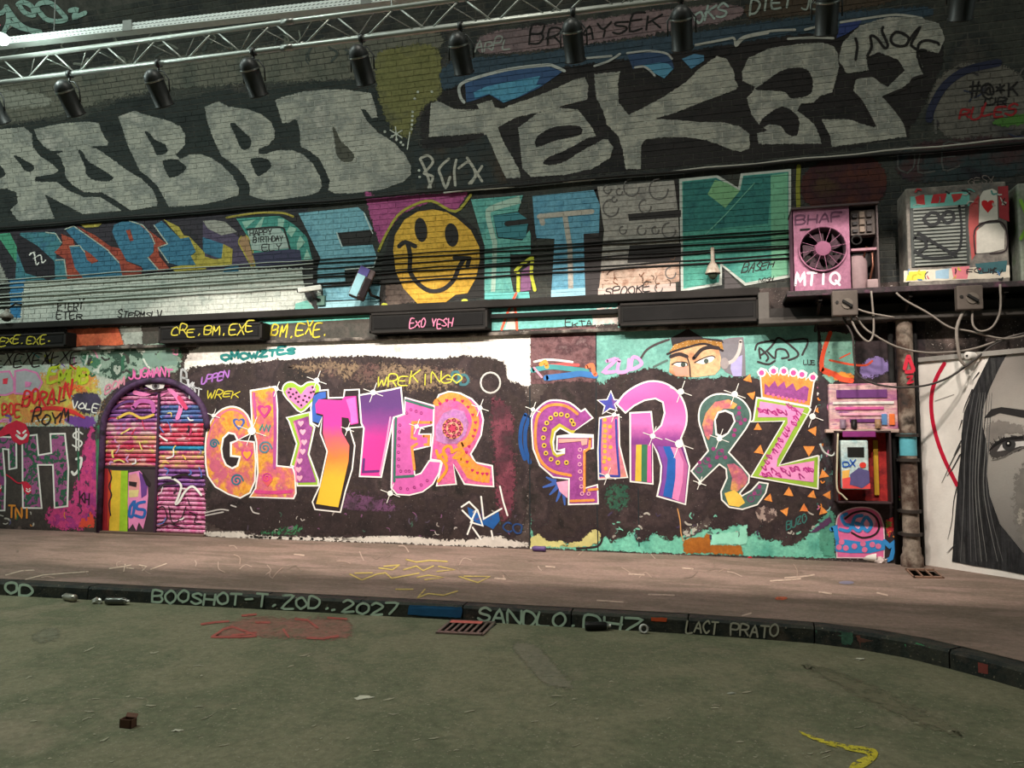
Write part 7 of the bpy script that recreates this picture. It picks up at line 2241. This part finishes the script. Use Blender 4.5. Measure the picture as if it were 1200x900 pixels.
sub(pk, 'blue_band', 'low', T(*J1, '95 570 150 560 250 575 330 560 385 570 385 620 300 640 180 640 95 630'), BLP, 7)
deco(pk, 'low', 'dot', [(960 + x / 5, 520 + y / 5, 3.4) for x, y in ((130, 575), (155, 610), (205, 600), (255, 585), (265, 620), (310, 590), (345, 600), (115, 605))], paint((226, 120, 160)), 9)
stroke('letter', pk, 'low', [T(*J1, '380 570 410 600 460 560'), T(*J1, '440 590 420 670 400 680'), T(*J1, '70 500 95 490 100 540 105 560')], 5.0, BLP, 9, False)
# pipe splashes are on the pipe itself; red letters on the service strip
pp = mural('red blots with a figure two on the drainpipe', -0.31, (1066, 435), 'graffiti_tag')
for pts, w_ in (('500 260 520 190 535 220 550 270 510 280', 4.5), ('515 310 545 305 520 345 550 335', 2.4)):
    stroke('blot', pp, -0.308, T(*J0, pts), w_, paint((214, 50, 70)), 1)
# stickers on meter panel
mp2 = thing('sticker_writing', 'blue scrawl and violet blot on the meter panel stickers', 'graffiti', at_y(1000, 550, METER_Y))
gtag('', METER_Y, 'DX', 988, 547, 7, 8, 0, 1.4, paint((40, 90, 180)), 2, parent=mp2)
poly('red_dot', mp2, METER_Y, oval(1011, 545, 4, 3.4), paint((220, 60, 50)), 2)
poly('blot', mp2, METER_Y, T(*J0, '180 880 230 840 290 860 295 930 250 960 180 940'), paint((90, 84, 130)), 2, 0.6)
poly('blot', mp2, METER_Y, T(*J0, '135 860 180 850 170 910 135 920'), paint((236, 180, 90)), 1, 0.4)
poly('blot', mp2, METER_Y, T(*J1, '135 205 180 195 300 230 300 265 135 262'), paint((226, 80, 80)), 1, 0.4)

# portrait
PT = mural('monochrome woman portrait with dark hair on the angled white wall', 'right', (1160, 600), 'portrait_mural', 'mural')
zr0 = zr - 0.01
HAIRM = blend([(40, 40, 42), (54, 54, 56), (30, 30, 32), (66, 66, 66)], 3.0, 1.0, stretch=(4, 4, 0.4))
ztop = 415
hair = T(*J0, '1040 185 1000 190 960 270 900 390 850 520 835 650 830 780 815 900') + T(*J1, '808 300 792 500 780 690 900 715 1040 735 1200 768') + [(1290, 700), (1290, 672)] + T(*J1, '1200 640 1060 470 1000 300 985 180') + T(*J0, '985 700 960 600 960 500 1000 380 1060 250 1110 190')
hair[0] = (1166, 417.5)
hair[-1] = (1180, 416)
SKIN = grad([(0.0, (96, 92, 90)), (0.35, (150, 146, 140)), (0.7, (176, 170, 162)), (1.0, (140, 134, 128))], 0.2, 2.2)
sk = T(*J0, '1110 190 1060 250 1000 380 960 500 960 600 985 700') + T(*J1, '985 180 1000 300 1060 470 1200 640') + [(1290, 690), (1300, 402)]
sk[0] = (1180, 416)
poly('skin', PT, 'right', sk, SKIN, 2)
poly('hair', PT, 'right', hair, HAIRM, 3)
rnd = random.Random(9)
for i in range(9):
    x0 = 850 + i * 17
    stroke('hair_strand', PT, 'right', T(*J1, '%d -300 %d 0 %d 300 %d 690' % (x0 + 60 - i * 4, x0 + 10, x0, x0 - 20 + i * 14)), [0.4, 1.2, 1.0, 0.5], paint(rnd.choice([(120, 120, 118), (96, 96, 96), (28, 28, 30)])), 4)
for pts in ('840 560 820 620', '900 380 860 470 845 520', '835 680 790 770', '830 760 780 850 750 890', '940 280 900 330'):
    stroke('stray_hair', PT, 'right', T(*J0, pts), [1.6, 0.4], paint((50, 50, 52)), 4)
for pts in ('810 250 790 340 780 450 755 560', '830 10 780 100 720 230', '800 590 770 620 750 640'):
    stroke('stray_hair', PT, 'right', T(*J1, pts), [1.4, 0.4], paint((60, 60, 60)), 4)
poly('eyebrow', PT, 'right', T(*J0, '968 550 1010 498 1070 485 1200 502 1400 540 1400 580 1200 548 1060 520 1000 545'), paint((44, 42, 42)), 4)
poly('eyelid_shade', PT, 'right', T(*J0, '975 610 1015 570 1100 570 1200 600 1200 640 1100 640 1040 680 995 735'), paint((132, 126, 120)), 3, soft=5)
poly('eye_shade', PT, 'right', T(*J0, '1000 760 1020 700 1080 660 1200 650 1300 660 1300 720 1200 730 1100 770 1020 790'), paint((70, 66, 65)), 4, soft=5)
poly('eye_white', PT, 'right', T(*J0, '1045 745 1070 705 1130 690 1240 680 1300 690 1260 712 1180 715 1110 735'), paint((206, 204, 200)), 5)
poly('iris', PT, 'right', oval(960 + 1115 / 5, 380 + 705 / 5, 8, 7.5), paint((60, 60, 60)), 6)
poly('pupil', PT, 'right', oval(960 + 1113 / 5, 380 + 700 / 5, 3.6, 3.8), paint((20, 20, 20)), 7)
poly('glint', PT, 'right', oval(960 + 1112 / 5, 380 + 697 / 5, 1.2, 1.2, 8), WHT, 8)
stroke('lash_line', PT, 'right', T(*J0, '1000 740 1040 700 1100 672 1200 662'), [1, 3.5, 3], paint((30, 28, 28)), 8)
for pts in ('1020 715 1005 690', '1040 700 1025 670', '1065 685 1055 655', '1090 675 1085 648'):
    stroke('lash', PT, 'right', T(*J0, pts), [1.4, 0.5], paint((30, 28, 28)), 8)
stroke('lower_lid', PT, 'right', T(*J1, '1010 100 1080 80 1150 40 1230 10'), [0.6, 1.4, 0.8], paint((110, 106, 102)), 5)
poly('cheek_shade', PT, 'right', T(*J1, '1150 180 1200 120 1300 120 1300 620 1210 620 1170 520 1140 380'), paint((122, 118, 112)), 3, soft=12)
poly('cheek_light', PT, 'right', T(*J1, '1165 400 1200 370 1200 470 1170 480'), paint((166, 160, 150)), 4, soft=7)
stroke('red_arc', None, 'right', T(*J0, '735 230 690 310 662 400 660 520 685 650 730 780 785 895') + T(*J1, '810 245'), 4.6, paint((186, 20, 52)), 2)
tagp(bpy.data.objects['red_arc'], 'crimson curved line painted on the white portrait wall', 'paint mark')
stroke('pencil_line', None, 'right', [T(*J0, '680 450 790 412')], 1.0, paint((150, 144, 138)), 1, False)
tagp(bpy.data.objects['pencil_line'], 'thin grey slanted line on the white portrait wall', 'paint mark')

# air conditioner paint
gtag('', AC1_Y, 'MTIQ', 932, 334, 13.5, 13.5, -0.02, 2.8, paint((226, 206, 214)), 1, 0.05, 0.15, parent=ac)
gtag('', AC1_Y, 'BHAF', 932, 264, 10, 14, -0.1, 2.2, paint((84, 46, 70)), 1, 0.1, 0.2, parent=ac)
Y2 = AC2_Y
Z4 = (880, 180, 3.75)
for pts, c_, L_ in (('700 190 960 165 960 230 700 240', (110, 176, 166), 1), ('720 190 760 180 765 225 730 225', (180, 60, 60), 2), ('800 180 860 175 850 215 790 220', (176, 50, 56), 2), ('880 180 930 175 920 200 890 215', (180, 60, 60), 2),
                   ('960 230 1000 180 1000 420 970 470 955 320', (170, 80, 78), 1), ('1085 145 1130 142 1135 300 1090 280', (150, 50, 56), 1), ('672 515 980 500 1135 490 1138 545 670 565', (206, 196, 180), 1),
                   ('690 520 770 515 760 555 680 560', (206, 196, 70), 2), ('810 515 870 505 870 550 810 550', (150, 180, 200), 2), ('880 500 960 495 950 550 890 550', (210, 120, 130), 2), ('985 485 1125 470 1120 520 1000 530', (54, 92, 98), 2)):
    poly('sticker', ac2, Y2, T(*Z4, pts), paint(c_), L_, 0.4)
hp = poly('heart_card', ac2, Y2, T(*Z4, '1005 190 1020 165 1060 155 1080 165 1085 290 1000 305'), paint((200, 196, 186)), 3)
deco(hp, Y2, 'heart', [(880 + 1040 / 3.75, 180 + 228 / 3.75, 8.5)], paint((190, 36, 40)), 4)
hp = poly('pale_mask', ac2, Y2, T(*Z4, '990 340 1030 310 1090 305 1115 340 1112 420 1050 435 990 440'), paint((190, 186, 176)), 3)
stroke('mask_edge', hp, Y2, T(*Z4, '985 440 982 340 1030 302 1095 300 1122 340 1120 425 1050 440'), 1.8, DINK, 4)
fg2 = thing('goggle_graffiti', 'black sprayed goggle-eyed face across the slatted grille', 'graffiti', at_y(1105, 300, Y2))
for pts, w_ in (('790 260 760 290 790 315 825 300 820 265 790 260', 4), ('860 255 840 280 860 305 890 290 885 260 860 255', 4), ('735 350 800 390 900 450', 4), ('915 230 925 330 915 420 870 440', 3), ('720 370 760 380 770 410 740 430', 4), ('720 430 780 460 880 455', 4)):
    stroke('line', fg2, Y2 - 0.026, T(*Z4, pts), w_, paint((34, 36, 38)), 2)
gtag('', Y2, 'FOUK', 1133, 321, 5, 9, -0.03, 1.2, DINK, 4, parent=ac2)
Y3 = lo3.y - 0.013
stroke('green_scrawl', ac3, Y3, [[(1196, 235), (1204, 260), (1196, 280)]], 4, paint((120, 170, 60)), 1)

# ------------------------------------------------------------------ pavement, kerb and road marks
CH = paint((176, 156, 84), 1.0, 0.2)
P1_ = (380, 640, 5)
chk = mural('yellow chalk triangles and letters scrawled on the pavement', 'pave', (480, 672), 'chalk_scrawl')
for pts in ('150 165 220 200 310 165 350 160', '180 160 280 158', '355 155 395 190 555 160', '320 130 400 140 440 112', '350 120 440 112', '465 140 540 118 580 145 640 118', '670 120 765 140 660 150', '545 185 610 172 700 185 590 198', '790 180 900 215 970 180 820 178', '480 80 540 95 620 85 720 92', '545 305 610 280 700 290 780 265', '550 300 590 255', '420 255 520 255'):
    stroke('stroke', chk, 'pave', T(*P1_, pts), 1.5, soften(CH, 0.12), 1, False)
pw = mural('white chalk letters near the shutter on the pavement', 'pave', (160, 662), 'chalk_scrawl')
for pts in ('770 40 870 25 920 15', '880 10 870 60', '890 35 940 40', '980 15 1030 25 1000 55', '1060 45 1170 5', '40 85 150 55 240 50', '180 115 300 85 620 60'):
    stroke('stroke', pw, 'pave', T(0, 660, 6, pts), 1.3, soften(paint((186, 166, 148)), 0.15), 1, False)
field('small orange blot on the pavement', 'pave', oval(915, 701.5, 8, 2.6, 12), paint((176, 84, 54)), 1, 0.6, seed=90, soft=2, wear=0.2)
field('faint blue blot on the pavement near the pink arch', 'pave', oval(992, 683, 9, 2.0, 12), paint((110, 106, 120)), 1, 0.6, seed=91)
wsm = mural('white worn paint streaks across the pavement', 'pave', (925, 680), 'paint_streaks')
for p in ([(903, 681), (920, 680), (938, 678.5)], [(920, 677.5), (940, 676), (954, 674)], [(737, 673), (755, 674)], [(580, 678), (592, 679)], [(700, 704), (730, 706)], [(1028, 695), (1040, 698)], [(800, 666), (812, 667)], [(640, 664), (650, 665)], [(345, 650), (356, 651)], [(960, 694), (974, 696)], [(760, 697), (790, 698)], [(870, 722), (880, 719)]):
    stroke('streak', wsm, 'pave', p, 1.8, soften(paint((176, 154, 138)), 0.15), 1, False)

KW_ = paint((186, 206, 186), 1.0, 0.15)
gtag('pale green letters OD on the kerb near the foil', 'kerb', 'OD', 6, 695.5, 12, 17, 0.06, 3.0, KW_, 1, 0.1, 0.28)
gtag('pale green kerb lettering BOOSHOT-T ZOD', 'kerb', 'BOOSHOT-T.ZOD.', 178, 704.8, 14, 15.3, 0.045, 2.6, KW_, 1, 0.1, 0.28)
gtag('pale green kerb date 2027 left of the blue stretch', 'kerb', '.2027', 384, 716, 14, 17, 0.05, 2.7, KW_, 1, 0.1, 0.28)
gtag('pale green kerb word SANDLO right of the gully grate', 'kerb', 'SANDLO.', 560, 728.5, 15.5, 17.5, 0.055, 2.9, KW_, 1, 0.1, 0.28)
gtag('pale green kerb letters DHZ above the tape roll', 'kerb', 'DHZ', 684, 736, 15.5, 24, 0.06, 3.0, KW_, 1, 0.1, 0.28)
gtag('white kerb letters LACT right of the orange dash', 'kerb', 'LACT', 804, 740.5, 13, 9.6, 0.05, 2.0, paint((186, 180, 160)), 1, 0.1, 0.28)
gtag('white kerb word PRATO near the bend', 'kerb', 'PRATO', 856, 743.5, 14, 11.5, 0.06, 2.2, paint((170, 164, 148)), 1, 0.1, 0.28)
field('blue painted stretch of kerb face', 'kerb', [(478, 720), (480, 709), (540, 711), (542, 714), (540, 724), (500, 722.5)], paint((34, 84, 124)), 0, 0.8, seed=93)
field('orange dash on the kerb', 'kerb', [(763, 723.5), (782, 724), (781, 728.5), (763, 727.5)], paint((200, 84, 48)), 0, 0.6, seed=94)
field('green dabs on the kerb bend', 'kerb', [(1060, 755), (1076, 754), (1090, 760), (1088, 772), (1076, 768), (1064, 764)], paint((78, 160, 108)), 0, 1, seed=95)
field('teal worn kerb stretch past the white kerb word', 'kerb', [(956, 738), (1000, 742), (998, 756), (960, 750)], blend([(80, 124, 102), (50, 66, 58)], 6, 1.0), 0, 1, seed=96)
field('dull red stretch of kerb before the bend', 'kerb', [(1002, 744), (1030, 749), (1048, 752), (1046, 768), (1010, 760)], blend([(112, 70, 60), (84, 64, 54)], 6, 1.0), 0, 1, seed=97)
field('red blot on the kerb at the frame side', 'kerb', [(1146, 776), (1158, 779), (1158, 790), (1147, 788)], paint((130, 62, 56)), 0, 0.6, seed=98)

R1_ = (160, 670, 5)
rp = mural('worn red paint lettering on the asphalt near the kerb', 'road', (330, 740), 'road_scrawl')
RDP = blend([(150, 84, 74), (126, 88, 74), (104, 92, 76)], 9, 1.0)
poly('wash', rp, 'road', T(*R1_, '430 390 500 330 560 280 700 250 900 270 1100 260 1270 275 1270 400 1100 410 900 395 720 395'), blend([(122, 98, 82), (136, 94, 82), (112, 98, 80)], 4, 1.0), 0, 2.0, soft=10, wear=0.14)
for pts in ('380 310 450 300 540 292', '440 385 510 340 560 325', '450 385 600 385 700 380', '560 325 690 370', '560 375 700 360', '860 340 890 385', '930 280 1000 285 1060 330', '1120 272 1230 280', '1000 390 1090 395 1180 380', '620 260 700 252', '700 300 780 300'):
    stroke('stroke', rp, 'road', T(*R1_, pts), 2.4, soften(paint((156, 78, 70)), 0.14), 2, False)
field('pale asphalt repair strip slanting across the road', 'road', [(594, 752), (625, 752), (640, 766), (660, 788), (678, 808), (650, 808), (634, 800), (615, 780)], blend([(120, 116, 98), (108, 106, 88)], 5, 1.0), 0, 1, seed=99, soft=8, wear=0.1)
field('second pale asphalt strip towards the kerb bend', 'road', [(930, 776), (962, 780), (1010, 796), (1060, 820), (1136, 860), (1120, 866), (1060, 844), (1000, 816)], blend([(110, 106, 84), (98, 96, 76)], 4, 1.0), 0, 1.5, seed=100, soft=12, wear=0.14)
field('faint pale patch on the road below the shutter', 'road', [(36, 740), (70, 732), (72, 752), (38, 756)], blend([(116, 114, 94), (106, 106, 88)], 5, 1.0), 0, 1, seed=101, soft=8, wear=0.15)
ym = mural('bright yellow hooked paint mark on the asphalt', 'road', (1000, 880), 'road_mark')
stroke('mark', ym, 'road', [(936, 858), (960, 868), (990, 876), (1014, 880), (1024, 884), (1016, 892), (1002, 900), (996, 915)], [2, 5, 7, 9, 10, 12, 12], soften(blend([(190, 172, 44), (206, 190, 60), (150, 140, 56)], 12, 1.0), 0.22), 1)
scr = mural('scatter of pale scuffs on the asphalt', 'road', (600, 850), 'road_scuffs')
rnd = random.Random(11)
for i in range(70):
    x, y = rnd.uniform(10, 1190), rnd.uniform(760, 895)
    if y < 700 + x * 0.08 + 40:
        continue
    L_ = rnd.uniform(3, 14)
    a = rnd.uniform(-0.5, 0.1)
    stroke('scuff', scr, 'road', [(x, y), (x + L_ * 0.5, y + a * L_ * 0.5 + rnd.uniform(-1, 1)), (x + L_, y + a * L_)], [0.6, rnd.uniform(1.0, 2.2), 0.5], soften(paint((146, 142, 120), 1.0, 0.3), 0.14), 1)

# dabs of spray and chips that thicken the crowded areas
def dabs(label, surf, box, n, cols, layer, seed, wmin=1.0, wmax=3.0, lmin=5, lmax=16, name='spray_dabs'):
    rnd = random.Random(seed)
    o = mural(label, surf, ((box[0] + box[2]) / 2, box[3]), name, 'graffiti')
    for i in range(n):
        x, y = rnd.uniform(box[0], box[2]), rnd.uniform(box[1], box[3])
        a, L = rnd.uniform(0, 6.28), rnd.uniform(lmin, lmax)
        b = a + rnd.uniform(-1.6, 1.6)
        p = [(x, y), (x + L * 0.5 * math.cos(a), y + L * 0.5 * math.sin(a)), (x + L * 0.5 * math.cos(a) + L * 0.5 * math.cos(b), y + L * 0.5 * math.sin(a) + L * 0.5 * math.sin(b))]
        p = [(min(max(q[0], box[0]), box[2]), min(max(q[1], box[1]), box[3])) for q in p]
        stroke('dab', o, surf, p, rnd.uniform(wmin, wmax), soften(paint(rnd.choice(cols)), 0.12), layer)
    return o


dabs('tangle of small spray strokes among the tags left of the shutter', 'low', (-30, 414, 110, 498), 46, [(222, 60, 60), (226, 140, 190), (196, 200, 60), (70, 130, 110), (236, 232, 226), (60, 52, 56), (120, 80, 160), (240, 150, 70), (90, 170, 180)], 2, 21)
dabs('pale and green spray strokes above the shutter arch', 'low', (100, 410, 208, 442), 22, [(206, 210, 200), (60, 110, 84), (226, 150, 180), (120, 150, 130), (70, 70, 66)], 3, 22, 1.5, 4)
dabs('small drips and flecks at the foot of the TH letters', 'low', (0, 600, 112, 618), 16, [(206, 200, 190), (206, 70, 130), (236, 150, 60), (90, 90, 130), (60, 120, 80)], 4, 23, 0.8, 2.0, 3, 8)
dabs('white and violet flecks on the dark ground under the glitter letters', 'low', (250, 596, 615, 628), 46, [(176, 168, 162), (120, 80, 112), (80, 70, 84), (150, 140, 134), (60, 84, 72)], 4, 24, 0.6, 1.6, 2, 7)
dabs('chipped mint and white flecks on the dark ground under the girl letters', 'low', (704, 600, 960, 632), 40, [(120, 190, 166), (176, 170, 160), (70, 60, 84), (90, 120, 110)], 5, 25, 0.8, 2.4, 2, 8)
dabs('colour flecks on the black band by the meter cabinet', 'low', (958, 450, 976, 600), 22, [(150, 190, 190), (206, 120, 160), (226, 220, 214), (70, 110, 100), (230, 140, 60)], 5, 26, 0.8, 2.0, 2, 7)
dabs('rough strokes of colour on the dark wall around the pink arch', 'low', (1040, 510, 1054, 645), 18, [(190, 50, 60), (120, 150, 60), (206, 190, 180), (60, 100, 90), (226, 140, 60)], 4, 27, 0.8, 2.2, 3, 8)
dabs('dark and white strokes criss-crossing the right shutter leaf', sx_, (184, 470, 236, 620), 26, [(56, 42, 54), (240, 232, 230), (206, 60, 110), (90, 120, 190), (236, 200, 90)], 2, 28, 0.8, 2.2, 5, 16)
dabs('dark and lilac strokes criss-crossing the left shutter leaf', sx_, (126, 490, 178, 545), 16, [(66, 48, 66), (206, 150, 200), (236, 214, 120), (214, 60, 90), (240, 226, 226)], 2, 29, 0.8, 2.2, 5, 14)
dabs('teal, black and white marker strokes on the sticker-covered casing', AC2_Y, (1064, 222, 1182, 242), 16, [(40, 40, 42), (80, 140, 134), (170, 50, 56), (176, 172, 164)], 5, 30, 0.8, 2.2, 4, 12)
dabs('marker strokes along the bottom of the sticker-covered casing', AC2_Y, (1064, 314, 1180, 328), 14, [(40, 40, 42), (80, 120, 160), (190, 180, 60), (176, 60, 80)], 5, 31, 0.8, 2.0, 4, 10)
dabs('grey smears and scratches on the smoky circle', 'up', (1096, 80, 1200, 160), 14, [(96, 94, 90), (60, 58, 60), (50, 56, 76)], 3, 32, 1.0, 3.0, 8, 26)
dabs('pale scraped patches on the vault behind the truss', 'up', (0, 30, 420, 75), 40, [(128, 132, 122), (108, 112, 102), (70, 76, 72)], 2, 33, 1.0, 3.0, 8, 26)
dabs('pale scuffs worn across the pavement', 'pave', (20, 640, 1000, 678), 40, [(160, 140, 126), (150, 128, 114), (120, 104, 92)], 1, 34, 0.7, 1.5, 5, 20, 'pavement_scuffs')
dabs('rust stains on the grey block E foot', 'up', (706, 300, 792, 342), 16, [(124, 82, 58), (150, 110, 86), (96, 70, 56)], 7, 35, 0.6, 1.8, 3, 12, 'rust_stains')
